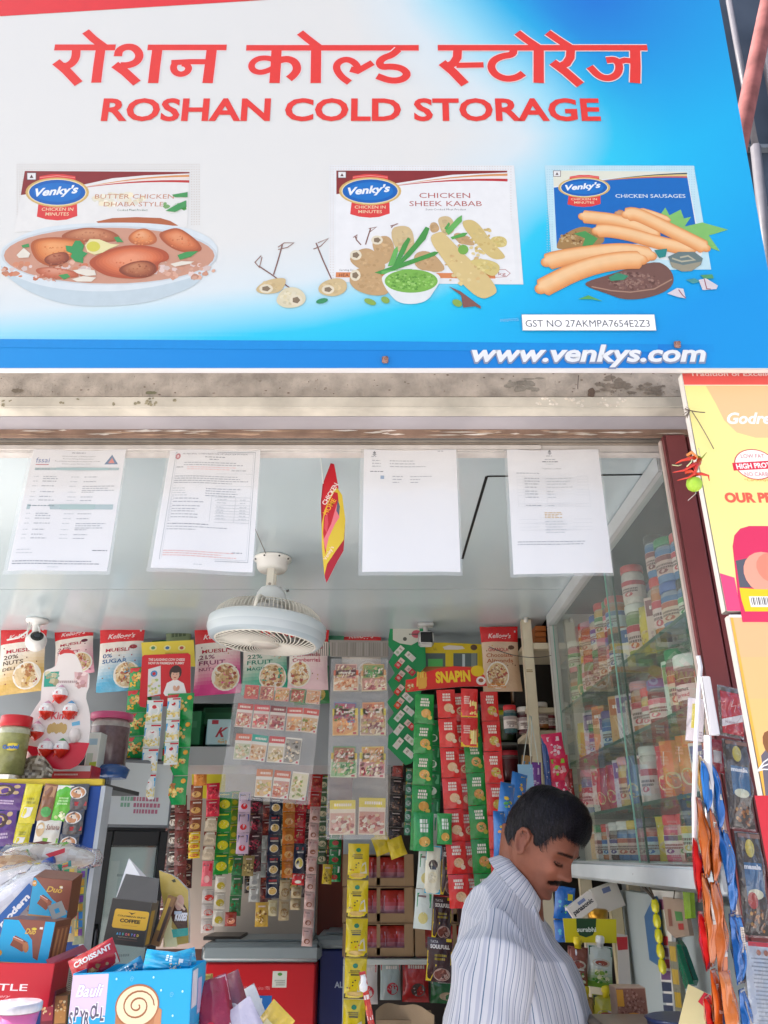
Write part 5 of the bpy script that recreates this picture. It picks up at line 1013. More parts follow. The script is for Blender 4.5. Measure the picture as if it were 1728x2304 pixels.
# red header over the seasoning strips
def sn(A, f):
    a_ = f(981,1536); e = f(1059,1530); A.text('SNAP!N', a_[0], a_[1], f(0,1512)[1]-f(0,1536)[1], 'e8c628', x1=e[0], bold=.05, rot=-3*-1)
    bar_text(A, f(1025,0)[0], f(0,1542)[1], .07, .006, 'd88a30', 2, 3); A.ell(*f(1074,1510), .025, .021, 'd8b81c', 16); bar_text(A, f(1074,0)[0], f(0,1509)[1], .025, .004, '8a6a10', 2, 3)
    for i in range(9): u = 937+i*2.6; A.poly([f(u,1545), f(u+2.4,1545), f(u+2.4+g.uniform(-2,2),1510+g.uniform(0,6)), f(u+g.uniform(-2,2),1510+g.uniform(0,4))], g.choice(['e8c458','d8a838','f0d478']))
    A.poly([f(*p) for p in ((938,1526),(961,1524),(958,1549),(942,1551))], 'd8a040'); A.ell(*f(922,1545), .018, .016, 'c85030', 10); A.blobs(*f(922,1545), .016, .014, 10, ['d8c8a0','7a9a40','c03a28'], .006, 2); A.ell(*f(1082,1532), .018, .016, 'e4dcd8', 12); A.ell(*f(1082,1531), .010, .008, 'a05030', 8)
card('header_card', [(913,1530),(930,1528),(950,1515),(985,1505),(1020,1499),(1050,1501),(1066,1505),(1090,1520),(1096,1544),(1040,1545),(960,1552),(912,1558)], 2.86, 'd42a26', sn, 'red french fries header card above the long seasoning strips', 'card')
GR = ('14903a', 'e0a850', 'e8c858'); RD = ('d4201e', 'e0b890', 'e8d0b8'); RG = ('d0221f', 'c8b048', 'd8a8a0'); FR = ('d0201f', 'f0d060', 'f0d060')
SG = 'seasoning strips under the red header'
strip(955, 1562, 946, 1915, 2.84, 45, 5, GR, 'text2', 'leftmost green seasoning strip under the red header', SG)
strip(1002, 1552, 1035, 2045, 2.80, 44, 7, RD, 'text2', 'long red seasoning strip next to the leftmost green one', SG); strip(1030, 1560, 1080, 2200, 2.84, 44, 9, RD, 'text2', 'second long red seasoning strip, reaching down beside the shirt', SG)
strip(1056, 1550, 1056, 1682, 2.76, 38, 2, FR, 'fries', 'short red and yellow french fries strip', SG)
strip(1058, 1600, 1100, 2130, 2.82, 44, 7, ('148a34', 'd89850', 'b8b040'), 'text2', 'green oregano strip right of the red ones', SG); strip(1100, 1556, 1128, 1990, 2.80, 42, 6, RG, 'text2', 'rightmost red seasoning strip under the header', SG)
strip(975, 1620, 970, 1860, 2.92, 38, 4, ('1a8a4a', '5ab880', 'd8e8d8'), 'plain2', 'thin green strip behind the leftmost seasoning strip', SG)
for i, (u, v0, v1, wd, base, lab) in enumerate(((953,1828,1915,46,'12944a','large green seasoning pack at the foot of the leftmost green strip'),(1000,1830,1900,34,'2a9a4a','small green pack beside the large green seasoning pack'))):
    simple_pack('snack_pack', u, v0, u, v1, wd, 2.78, base, lambda A, w_, h_: (bar_text(A, 0, -h_*.28, w_*.4, h_*.10, 'e8f0e8', 3, 2, 1.2), food(A, w_*.05, -h_*.76, w_*.28, h_*.13, ['d8a850','b8802c','e8d080'], 14, 3)), lab, 'pack', d=.014)
# ================================================================ deep back of the shop
bk = thing('display_board', 'beige board at the back of the shop behind the hanging sachet strips', 'board', (0, 4.75, 0)); TB = Matrix.Translation((0, -4.75, 0))
x0, z0, x1, z1 = pr(470, 1740, 706, 2135, 4.75)
b = MB(TB); b.box((x0-.35, 4.75, z0), (x1, 4.77, z1), 'b5aca2'); b.build('panel', LW, bk)
b = MB(TB); b.box((x1, 4.73, z0), (x1+.035, 4.78, z1), '9fb0b4'); b.build('edge_post', LW, bk)
BK = 'strips of sachets at the back of the shop'
ST_ = [ # u0,v0,u1,v1,Y,w,n,palette,kind,label
 (350,1790,340,1880,4.45,30,3,('8a4a3a','a05a40','b06a40'),'seed','short brown strip beside the black fridge'),
 (372,1800,366,2080,4.6,30,7,('5a3034','7a4a48','8a5a50'),'band','dull maroon strip, leftmost in the dark back area'),
 (408,1790,404,2030,4.55,28,6,('6a2a26','8a3a30','5a3a2a'),'seed','dark red strip, second from the left at the back'),
 (332,1862,326,1975,4.2,24,3,('b86a3a','8a4a20','7a4a20'),'plain2','orange brown strip just right of the fridge door'),
 (444,1765,438,1872,4.3,28,3,('8a4a30','8a2a20','d8a860'),'band','brown strip of gravy sachets under the orange card'),
 (438,1872,436,1932,4.28,26,3,('e0c020','c82a1a','c86a20'),'band','yellow and red sachets at the foot of the brown strip'),
 (480,1762,478,1838,4.3,30,2,('c8203c','a01830','e04858'),'berry','pair of bright red sachets right of the brown strip'),
 (476,1838,468,1935,4.3,28,3,('c8b8a0','8a2a24','d8c8b0'),'band','tan sachets below the bright red pair'),
 (468,1937,464,1995,4.26,25,1,('e06a78','c81830','e8b0b0'),'plain2','single pink and red sachet below the tan ones'),
 (506,1782,496,1968,4.32,34,4,('17862e','e8e020','d8d020'),'seed','bright green strip with yellow bananas'),
 (530,1780,522,1965,4.36,22,5,('6a9a20','e8d820','c8c020'),'plain2','thin yellow green strip right of the banana strip'),
 (552,1782,544,1922,4.26,28,3,('c8b0c8','3a4a9a','c82a34'),'plain2','white and blue strip with red fruit'),
 (578,1790,572,1962,4.34,30,4,('3a0c1c','8a1838','b82a4a'),'berry','dark maroon berry strip'),
 (594,1880,590,1975,4.4,16,3,('b0b8b8','d8d8d8','a0a8a8'),'plain2','thin silvery strip behind the berry strip'),
 (622,1788,612,2022,4.24,30,5,('1a2238','a02a30','c8a860'),'bowl','navy strip with round bowls in the middle of the back'),
 (650,1790,648,1976,4.28,28,5,('c8721e','d89a48','e8b060'),'seed','orange strip right of the navy bowls strip'),
 (678,1792,672,1898,4.3,26,3,('c01c2a','e04050','c8a070'),'berry','red strip right of the orange one'),
 (676,1898,672,1966,4.24,28,1,('182038','a02a30','d8c860'),'bowl','single navy sachet with a yellow bowl'),
 (672,1966,670,1992,4.24,28,1,('c8202a','e8e0d8','e8e0d8'),'plain2','small red sachet under the single navy one'),
 (710,1815,690,2130,4.1,24,8,('c8a8a4','c08a8a','8a5038'),'plain2','long pale pink strip at the right edge of the beige board'),
 (728,1745,724,1945,4.3,22,6,('4a6a4a','d8d030','c8c0a0'),'band','thin green and yellow strip next to the pale pink one'),
 (756,1870,752,1985,4.25,28,3,('168044','e0e0dc','a83030'),'plain2','green strip with white squares below the pocket sheet'),
 (712,1742,706,1822,4.2,30,2,('b82a28','d86a50','8a1a18'),'berry','red chips sachets beside the pocket sheets'),
 (470,2000,466,2100,4.4,30,3,('b0a8a4','c8c0b8','b83028'),'seed','grey strip with red circles, low at the back'),
 (498,1970,490,2085,4.38,26,3,('c0bab0','e8e8e0','b0a030'),'seed','shiny silver and yellow strip, low at the back'),
 (536,1925,528,2062,4.36,26,3,('2a6a3a','1aa060','6a4a2a'),'berry','dark green strip, low at the back'),
 (520,2052,518,2085,4.34,26,1,('8a2a20','b85a40','d89070'),'seed','single dark red pack lowest of the strips'),
 (560,1925,556,1972,4.3,26,1,('8a7a48','5a4a30','c8b880'),'berry','single gold sachet under the white and blue strip'),
 (575,1962,570,2030,4.36,24,2,('a8aaa8','d8dcdc','8a8e90'),'plain2','silver foil sachets under the maroon berry strip'),
 (590,2030,588,2086,4.3,30,1,('b8953a','8a5a20','e0c890'),'berry','large gold foil pack, lowest over the beige board'),
 (614,2025,612,2062,4.3,22,1,('b8b090','a8986a','a8986a'),'seed','small clear sachet at the foot of the navy strip'),
 (642,1980,638,2072,4.34,24,2,('b0a080','a08050','8a6a3a'),'seed','clear sachets at the foot of the orange strip'),
 (668,1995,664,2048,4.32,24,2,('b8a888','a08050','8a6a3a'),'seed','clear sachets under the small red sachet'),
 (895,1716,888,1900,3.5,30,5,('2a2024','5a4a48','8a6a5a'),'berry','dark coffee strip between the pocket sheet and green strip'),
 (896,1712,893,1748,3.45,24,1,('7a2a28','c8a860','a83a30'),'band','red sachet at the head of the dark coffee strip'),
 (921,1728,916,1880,3.6,14,5,('4a9a7a','e8d030','c8dce0'),'band','thin mint strip left of the leftmost green strip'),
 (738,1945,734,1990,4.2,22,1,('c8b030','a89020','6a5a20'),'berry','small yellow sachet above the red back wall'),
]
ST_ += [(u0, 1785+(i*37) % 40, u0-6, v1, 4.58+.01*i, w_, n, pal, k_, lab) for i, (u0, v1, w_, n, pal, k_, lab) in enumerate((  # deeper strips, palettes darkened to put the background's dimness into colour
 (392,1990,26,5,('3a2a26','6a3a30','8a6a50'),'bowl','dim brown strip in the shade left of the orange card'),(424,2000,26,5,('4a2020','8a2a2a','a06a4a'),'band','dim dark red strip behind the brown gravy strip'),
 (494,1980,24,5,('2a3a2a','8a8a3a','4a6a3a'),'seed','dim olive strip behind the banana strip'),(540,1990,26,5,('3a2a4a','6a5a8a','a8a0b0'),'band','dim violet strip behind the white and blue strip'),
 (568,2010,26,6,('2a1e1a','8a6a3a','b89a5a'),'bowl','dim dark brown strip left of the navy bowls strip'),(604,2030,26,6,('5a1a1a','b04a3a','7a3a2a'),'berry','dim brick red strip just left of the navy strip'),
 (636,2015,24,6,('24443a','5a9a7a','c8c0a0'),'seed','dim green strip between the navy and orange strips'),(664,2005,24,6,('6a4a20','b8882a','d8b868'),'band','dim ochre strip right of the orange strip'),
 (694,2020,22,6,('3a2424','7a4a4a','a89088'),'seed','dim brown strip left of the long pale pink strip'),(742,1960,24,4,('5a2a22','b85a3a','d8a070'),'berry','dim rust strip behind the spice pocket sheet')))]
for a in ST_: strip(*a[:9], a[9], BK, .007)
simple_pack('header_pack', 452, 1712, 450, 1768, 30, 4.2, 'd8883a', lambda A, w_, h_: (A.rect(-w_*.48, -h_*.98, w_*.48, -h_*.6, 'c85a2a'), food(A, 0, -h_*.6, w_*.3, h_*.2, ['e8a050','c05020'], 10, 2)), 'orange pack hanging at the top of the back strips', 'pack')
card('header_card', [(432,1734),(508,1734),(506,1790),(500,1806),(432,1790)], 4.4, 'd0c030', lambda A, f: bar_text(A, f(485,0)[0], f(0,1760)[1], .05, .014, 'a89818', 2, 3), 'yellow card behind the orange pack, above the back strips', 'card')
b = MB(); 
p0 = P(300, 1722, 4.4); p1 = P(780, 1722, 4.4); b.tube([p0, p1], .008, '3a3430', 6); tag(b.build('hanging_rail', METAL), 'dark rail carrying the sachet strips at the back', 'rail')
# brown backing sheets; the left one's dark colour stands for the recess shade
b = MB(); x0, z0, x1, z1 = pr(290, 1720, 500, 2200, 4.85); b.box((x0, 4.85, z0), (x1, 4.9, z1), '4a3a34'); tag(b.build('rear_backing', LW), 'dark brown sheet behind the left strips, its colour standing for recess shade', 'cupboard')
b = MB(); x0, z0, x1, z1 = pr(712, 1960, 790, 2120, 4.85); b.box((x0, 4.85, z0-.3), (x1, 4.9, z1+.6), '8a3a2a'); tag(b.build('rear_backing', LW), 'reddish brown wall panel right of the beige board', 'cupboard')
def thinbox(u0, v0, u1, v1, Y, dep, cc): x0, z0, x1, z1 = pr(u0, v0, u1, v1, Y); return (x0, Y, z0), (x1, Y+dep, z1)
# ---------------------------------------------------------------- chest freezers
def freezer(u0, u1, vtop, vlid, Y, dep, body, lidc, lab, artf=None):
    x0 = P(u0, vlid, Y).x; x1 = P(u1, vlid, Y).x; zt = P(864, vtop, Y).z; zl = P(864, vlid, Y).z
    t = thing('chest_freezer', lab, 'freezer', ((x0+x1)/2, Y, FLOOR)); w_ = x1-x0; T = Matrix.Translation((0, 0, -FLOOR))
    b = MB(T); b.box((-w_/2, 0, FLOOR+.06), (w_/2, dep, zl), body, .01); A = Art(); A.rect(-w_/2+.012, FLOOR+.08, w_/2-.012, zl-.012, body)
    if artf: artf(A, w_, zl)
    b.art(A, lambda x, y, k: (x, -.0004-k*8e-5, y)); b.build('body', CARD, t)
    b = MB(T); b.box((-w_/2-.02, -.025, zl+.001), (w_/2+.02, dep+.01, zt), lidc, .018); b.box((-w_/2+.03, .05, zt+.001), (w_/2-.03, dep-.03, zt+.012), mixc(lidc, '404850', .25), .004); b.build('lid', PLAST, t)
    b = MB(T); 
    for x in (-w_/2+.05, w_/2-.05):
        for y in (.05, dep-.05): b.tube([(x, y, FLOOR), (x, y, FLOOR+.059)], .022, '222222', 10)
    b.build('castors', RUBBER, t); return t
def fz(A, w_, zl):
    f = lambda u, v: (P(u, v, 4.4).x-(P(462,2165,4.4).x+P(712,2165,4.4).x)/2, P(u, v, 4.4).z)
    a_, e = f(612,2222), f(646,2185); A.rect(a_[0], a_[1], e[0], e[1], 'd8dcd4'); p = f(630,2192); A.ell(p[0], p[1], .012, .007, '5a9a4a', 10); bar_text(A, p[0], p[1]-.03, .05, .006, 'a0a8a0', 3, 2)
    a_ = f(520,2227); e = f(607,2227); A.text('Tradition of Excellence since 1986', a_[0], a_[1], .016, 'e88a90', x1=e[0])
    a_, e = f(562,2330), f(612,2240); A.rect(a_[0], a_[1], e[0], e[1], '1f6ab8'); a_, e = f(570,2300), f(590,2246); A.rect(a_[0], a_[1], e[0], e[1], 'c8d8e0'); A.rect(a_[0]+.01, e[1]-.03, e[0]-.005, e[1]-.012, 'b03a40'); A.ell(*f(595,2290), .03, .03, 'c8c4a8', 12)
freezer(462, 712, 2122, 2165, 4.4, .42, 'c01c26', '8d999e', 'red chest freezer with a grey lid at the back of the shop', fz)
def fb(A, w_, zl):
    A.text('ALWAYS YUM', -w_*.30, zl-.17, .026, 'b8c8dc', bold=.03); A.ell(w_*.38, zl-.10, .04, .03, 'c02438', 12); A.ell(-w_*.02, zl-.33, .03, .03, '6a90c8', 16); A.ell(-w_*.02, zl-.33, .02, .02, '16307a', 16)
freezer(718, 900, 2105, 2135, 4.5, .42, '14286e', '7a868c', 'dark blue chest freezer right of the red one', fb)
b = MB(); lo, hi = thinbox(455, 2110, 540, 2124, 4.45, .25, ''); b.box((lo[0], 4.46, P(864,2122,4.46).z+.012), (hi[0], 4.7, P(864,2122,4.46).z+.03), '3a3634', .003); tag(b.build('notebook', CARD), 'dark notebook lying on the grey freezer lid', 'notebook')
# ---------------------------------------------------------------- carton shelf with pink pouches
cs = thing('storage_shelf', 'white framed shelf unit in the middle of the shop', 'shelf', (0, 3.55, 0)); TC = Matrix.Translation((0, -3.55, 0)); YS = 3.55
xa, xb_, zs = P(772, 2155, YS).x, P(1120, 2155, YS).x, P(864, 2158, YS).z
b = MB(TC); b.box((xa, YS, zs-.02), (xb_, YS+.35, zs), 'c9d0cc', .002); b.build('top_shelf', LW, cs)
for x in (xa, xb_-.03):
    for y in (YS, YS+.32): b = MB(TC); b.box((x, y, FLOOR), (x+.03, y+.03, zs-.021), 'c2cac8', .002); b.build('leg', LW, cs)
b = MB(TC); b.box((xa+.031, YS+.01, zs-.36), (xb_-.031, YS+.33, zs-.34), 'b0b6b4'); b.build('lower_shelf', LW, cs)
b = MB(TC); b.box((xa+.031, YS+.335, FLOOR), (xb_-.031, YS+.345, zs-.021), '3a302c'); b.build('back_panel', LW, cs)
def tray(u0, v0, u1, v1, lab, n, seed):
    x0, z0, x1, z1 = pr(u0, v0, u1, v1, YS+.02); w_, h_ = x1-x0, z1-z0; t = thing('carton_tray', lab, 'carton', ((x0+x1)/2, YS+.02, z0), 'open fronted brown cartons stacked on the shelf')
    b = MB(); K_ = 'a08466'; e = .004; b.box((-w_/2, 0, 0), (w_/2, .24, e), K_); b.box((-w_/2, 0, h_-e), (w_/2, .24, h_), K_); b.box((-w_/2, 0, e+.0002), (-w_/2+e, .24, h_-e-.0002), K_); b.box((w_/2-e, 0, e+.0002), (w_/2, .24, h_-e-.0002), K_); b.box((-w_/2+e, .23, e+.0002), (w_/2-e, .238, h_-e-.0002), '6a5440')
    for a_, q_ in ((-w_/2+e+.0003, -w_/2+w_*.13), (-w_*.02, w_*.03), (w_/2-w_*.13, w_/2-e-.0003)): b.box((a_, .0005, e+.0002), (q_, .003, h_-e-.0002), 'a5896a')
    b.box((-w_/2+w_*.131, .0005, e+.0002), (w_/2-w_*.131, .003, h_*.26), 'a88c6c'); b.build('carton', mat('cardboard', .85, .2, bump=.1, bscale=30, var=.1), t)
    g_ = random.Random(seed)
    A = Art(); A.poly([(-.03,-.02),(.03,-.02),(.034,-.07),(0,-.09),(-.034,-.07)], 'd0b0c4'); A.rect(-.02, -.045, .02, -.03, 'c84a5a')
    me = pouch(.075, .115, .02, lambda s, t_: c('b8342c') if t_ < .4 else mixc('b8343c', 'c89ab0', (t_-.4)*3), A, seed, 6, 8).mesh('pink_pouch', FOIL)
    for i in range(n):
        o = bpy.data.objects.new('pink_pouch', me); col.objects.link(o); o.parent = t; o.matrix_local = Matrix.Translation((-w_*.36+w_*.72*i/(n-1), .03+g_.uniform(0, .02), h_*.9)) @ Matrix.Rotation(R(g_.uniform(-14, 14)), 4, 'Z')
for i, (v0, v1) in enumerate(((1922,1994),(1996,2076),(2078,2152))):
    tray(770, v0, 930, v1, ['top brown carton of pink pouches behind the yellow strip', 'middle brown carton of pink pouches behind the yellow strip', 'bottom brown carton of pink pouches behind the yellow strip'][i], 5, i+2)
for i, (v0, v1) in enumerate(((2000,2076),(2078,2152))): tray(934, v0, 1110, v1, ['upper brown carton right of the yellow strip, behind choco packs', 'lower brown carton right of the yellow strip, behind choco packs'][i], 5, i+12)
b = MB(); lo, hi = thinbox(772, 1878, 860, 1924, 3.62, .03, ''); b.box(lo, hi, 'a9b4ba'); tag(b.build('steel_panel', LW), 'small pale grey panel above the brown cartons', 'panel')
YB = 'yellow makhana pouches strip'
strip(807, 1898, 796, 2345, 3.25, 50, 5, ('e3cb18','2a8a4a','d8b050'), 'foxnut', 'long strip of yellow pouches hanging in front of the brown cartons', 'strips of yellow pouches', .016, name='pouch_strip', pname='yellow_pouch', cat='pouch strip', wob=3)
for i, (u, v, w_, lab) in enumerate(((850,1902,34,'crumpled yellow pouch tip beside the top of the yellow strip'),(885,1908,38,'second crumpled yellow pouch, tilted, above the cartons'),(850,1880,30,'yellow pouch behind the pocket sheet bottom edge'))):
    simple_pack('yellow_pouch', u, v-22, u+14, v+20, w_, 3.3, 'd8c020', lambda A, w_, h_: A.ell(0, -h_*.5, w_*.2, h_*.12, 'c8b010', 8), lab, 'pouch', 'loose yellow pouches', .014)
strip(968, 1830, 950, 2092, 2.86, 40, 3, ('d8e2dc', '2a9a60', 'd8cc80'), 'plain2', 'pale strip of nut packs with green ends', 'nut and snack strips', .008)
simple_pack('nut_pack', 976, 1902, 972, 2012, 36, 2.80, 'e0dcc8', lambda A, w_, h_: (A.rect(-w_*.49, -h_*.32, w_*.49, -.001, '2aa8cc'), A.rect(-w_*.49, -h_*.99, w_*.49, -h_*.9, '2aa8cc'), A.ell(0, -h_*.40, w_*.30, h_*.1, '4a3a38', 12), food(A, 0, -h_*.66, w_*.3, h_*.12, ['e0d8b8','c8b890','f0e8d0'], 14, 3), A.rect(-w_*.2, -h_*.5, w_*.2, -h_*.42, '3a3a44')), 'blue and cream nut pack in front of the pale strip', 'pack', d=.012)
CHO = ('3c2226', 'e8c81c', 'e8c81c')
def choco(u0, v0, u1, v1, lab, w_=56, Y=2.95):
    def fn(A, w_, h_):
        A.rect(-w_*.49, -h_*.60, w_*.49, -h_*.30, 'e4c41c'); A.poly([(-w_*.49,-h_*.6),(-w_*.1,-h_*.6),(-w_*.30,-h_*.98),(-w_*.49,-h_*.98)], 'e4c41c'); a_ = (-w_*.38, -h_*.20); A.text('TATA', a_[0], -h_*.12, h_*.06, 'e8e0dc'); A.text('SOULFULL', a_[0], a_[1]-h_*.04, h_*.085, 'e8e0dc', x1=w_*.40, bold=.05)
        bar_text(A, 0, -h_*.42, w_*.5, h_*.05, 'a08a20', 2, 4, 1.6); A.rect(w_*.25, -h_*.08, w_*.46, -h_*.01, 'e4c41c'); food(A, w_*.12, -h_*.82, w_*.30, h_*.13, ['7a4238','5a2c24','9a6050','6a382c'], 26, 3, rim='b89a90')
    return simple_pack('choco_pack', u0, v0, u1, v1, w_, Y, '3c2226', fn, lab, 'pack', 'choco snack packs below the green strips', .014)
choco(1012, 1900, 1008, 2016, 'choco snack pack, uppermost, half behind the blue nut pack', 36, 2.98); choco(996, 2018, 992, 2114, 'middle dark brown and yellow choco snack pack', 44); choco(990, 2110, 986, 2210, 'lowest dark brown and yellow choco snack pack', 58, 2.9)
# goods on the lower shelf
for i, (u0, v0, u1, v1, base, hd, lab) in enumerate(((788,2165,850,2260,'d8d4d4','c83a4a','red and white pack on the lower shelf, far left'),(855,2162,902,2250,'a8b8b8','c02a3c','silver pack with a red top on the lower shelf'),(905,2160,965,2255,'b8282a','5a4a48','red pack on the lower shelf beside the silver one'),(968,2200,1030,2258,'1f6a38','c8b090','green carton on the lower shelf by the shirt'),(1000,2268,1035,2304,'a08a58','6a5a48','pale brown packet at the bottom edge by the shirt'))):
    simple_pack('grocery_pack', (u0+u1)/2, v0, (u0+u1)/2, v1, u1-u0, 3.62, base, lambda A, w_, h_: (A.rect(-w_*.46, -h_*.24, w_*.46, -h_*.06, hd), bar_text(A, 0, -h_*.2, w_*.6, h_*.08, 'e8e0dc', 1, i), food(A, w_*.1, -h_*.7, w_*.28, h_*.16, [hd, mixc(hd, 'ffffff', .4), base], 16, i)), lab, 'pack', d=.02, m=FOIL)
b = MB(); x0, z0, x1, z1 = pr(845, 2262, 975, 2330, 3.35); o_ = Vector(((x0+x1)/2, 3.35, z0)); w_ = x1-x0; h_ = z1-z0
b.grid(lambda s, t: (w_*(s-.5), .05*math.sin(s*5)*t, h_*t*(1-.18*abs(2*s-1)**3)+.006*math.sin(s*11)), 14, 6, 'b09a80', flip=True); b.box((-w_/2, .002, 0), (w_/2, .2, h_*.5), 'a8927a'); o = b.build('cloth_bag', mat('sack cloth', .9, .1, bump=.3, bscale=80)); o.location = o_; tag(o, 'pale brown sack on the lower shelf behind the yellow strip', 'sack')
simple_pack('candy_stick', 815, 2186, 840, 2330, 15, 1.9, 'c8302a', lambda A, w_, h_: [A.rect(-w_*.4, -h_*(.12+.16*i), w_*.4, -h_*(.05+.16*i), 'e0a830' if i % 2 else 'e8e0dc') for i in range(6)], 'thin red and white stick pack standing in front of the yellow strip', 'stick', d=.004)
b = MB(Matrix.Translation(P(818, 2213, 1.88))); b.lathe([(.001,-.016),(.008,-.012),(.009,-.003),(.006,.001),(.0065,.008),(.004,.014),(.001,.015)], 'ececea', 14); tag(b.build('pen_cap', PLAST), 'white bulb shaped tip above the thin red stick pack', 'cap')
# ================================================================ glass fronted cabinet on the right wall
CX = .68; CY0 = 1.665; CY1 = 3.04; CD = 1.00
SZ = [H-.018, H+.125, H+.307, H+.507]
cb = thing('glass_cabinet', 'tall glass fronted wall cabinet crammed with jars on the right side', 'cabinet', (CX, CY0, SZ[0])); TB = Matrix.Translation((-CX, -CY0, -SZ[0]))
WH = mat('white aluminium', .35, .45, var=.08, vscale=8, bump=.05)
def cp(name, boxes, colr, m, bev=.002):
    b = MB(TB)
    for lo, hi in boxes: b.box(lo, hi, colr, bev)
    return b.build(name, m, cb)
cp('bottom_rail', [((CX-.035, CY0-.02, H-.075), (CX+.02, CY1+.03, H-.022))], 'd4dde2', WH, .008)
cp('top_rail', [((CX-.012, CY0, CEIL-.050), (CX+.02, CY1+.03, CEIL-.002))], 'c6cacc', WH)
cp('end_post', [((CX-.012, CY1-.005, H-.0212), (CX+.02, CY1+.030, CEIL-.052))], 'c8c8c4', WH)
cp('back_panel', [((CD, CY0, SZ[0]), (CD+.012, CY1+.03, CEIL-.002))], 'f0eeea', LW, 0)
cp('end_panel', [((CX+.021, CY1+.005, SZ[0]), (CD-.001, CY1+.03, CEIL-.002))], 'ecebe8', LW, 0)
cp('near_panel', [((CX+.021, CY0-.012, SZ[0]), (CD-.001, CY0-.001, CEIL-.052))], 'd2cac0', LW, 0)
for i, z_ in enumerate(SZ):
    b = MB(TB); b.box((CX+.012, CY0+.001, z_-.008), (CD-.002, CY1-.006, z_), '8fb8a8' if i else 'c8d2d2'); b.build('shelf', clear_mat('shelf plate', (.90, .96, .93), .10, .05, 1, milk=(.45, .62, .55)) if i else LW, cb)
    if i: b = MB(TB); b.box((CX+.0095, CY0+.001, z_-.0085), (CX+.0118, CY1-.006, z_+.0005), '1f5a4c'); b.build('shelf_edge', PLAST, cb)
yj = 2.21
for (y0, y1, x) in ((CY0-.004, yj+.03, CX-.001), (yj-.03, CY1-.006, CX+.005)):
    b = MB(TB); b.poly([(x, y0, H-.0212), (x, y1, H-.0212), (x, y1, CEIL-.052), (x, y0, CEIL-.052)], 'ffffff'); pn = b.build('glass_door', GLASS, cb)
    b = MB(TB); b.box((x-.0035, y0-.001, H-.0212), (x+.002, y0+.004, CEIL-.052), '12503f'); b.build('glass_edge', PLAST, pn); b = MB(TB); b.box((x-.002, y1-.003, H-.0212), (x+.002, y1, CEIL-.052), '7fb0a0'); e = b.build('glass_edge', PLAST, pn)
ORD = ['nearest', 'second', 'third', 'fourth', 'fifth', 'sixth', 'seventh', 'eighth', 'ninth', 'tenth', 'eleventh', 'twelfth', 'thirteenth', 'fourteenth', 'fifteenth', 'sixteenth', 'seventeenth']
SHN = ['cabinet bottom shelf', 'lower middle shelf', 'upper middle shelf', 'cabinet top shelf']
g = random.Random(42)
CN = {'a07848': 'brown', 'c87838': 'orange', 'd8b868': 'yellow', 'b84a38': 'red', '5a2a20': 'dark brown', '7a9a5a': 'green', 'd8c8b8': 'cream', '8a4a50': 'maroon', 'e8dcd8': 'white', 'd05a7a': 'pink', '4a7ab0': 'blue'}
LN = {'e8e8e4': 'white', 'd83a3a': 'red', 'e0c040': 'yellow', '3a62b0': 'blue', '2a8a50': 'green', '2a2422': 'black', '6a5a9a': 'purple', 'd8a0b0': 'pink'}
LBL = [('e8e0da', 'd87888'), ('e0c8b0', 'b85a40'), ('ece8e4', '5a4a8a'), ('e8d0cc', 'c83a4a'), ('d8e0cc', '4a9a5a'), ('ecdcb0', 'c88a2a'), ('d8b8b0', '8a3a40'), ('c8dce4', '3a6ab0')]
def cabbox(M, w_, d_, h_, cc, hd, lab, txt=None, group=None):
    t = MB(); t.box((-w_/2, 0, 0), (w_/2, d_, h_), cc, .001); A = Art(); A.rect(-w_*.44, h_*.62, w_*.44, h_*.94, hd)
    if txt: 
        for i, s_ in enumerate(txt): A.text(s_, 0, h_*(.5-.14*i), h_*.09, '7a6a68', cx=0, wf=min(1.2, w_*.8/(glyphs(s_, .02)[2]*h_*.09/CAP)), bold=.02)
    else: bar_text(A, 0, h_*.75, w_*.6, h_*.07, 'f0ece8', 1, int(h_*9e3))
    A.blobs(0, h_*.22, w_*.34, h_*.16, 12, [mixc(cc, hd, .4), mixc(cc, '5a3a20', .5), mixc(cc, 'ffffff', .4)], w_*.1, 3); t.art(A, lambda x, y, k: (x, -.0004-k*5e-5, y))
    o = t.build('carton', CARD); o.matrix_world = M; return tag(o, lab, 'carton', group)
FILLG = 'jars and cartons behind the cabinet glass'
nitem = 0
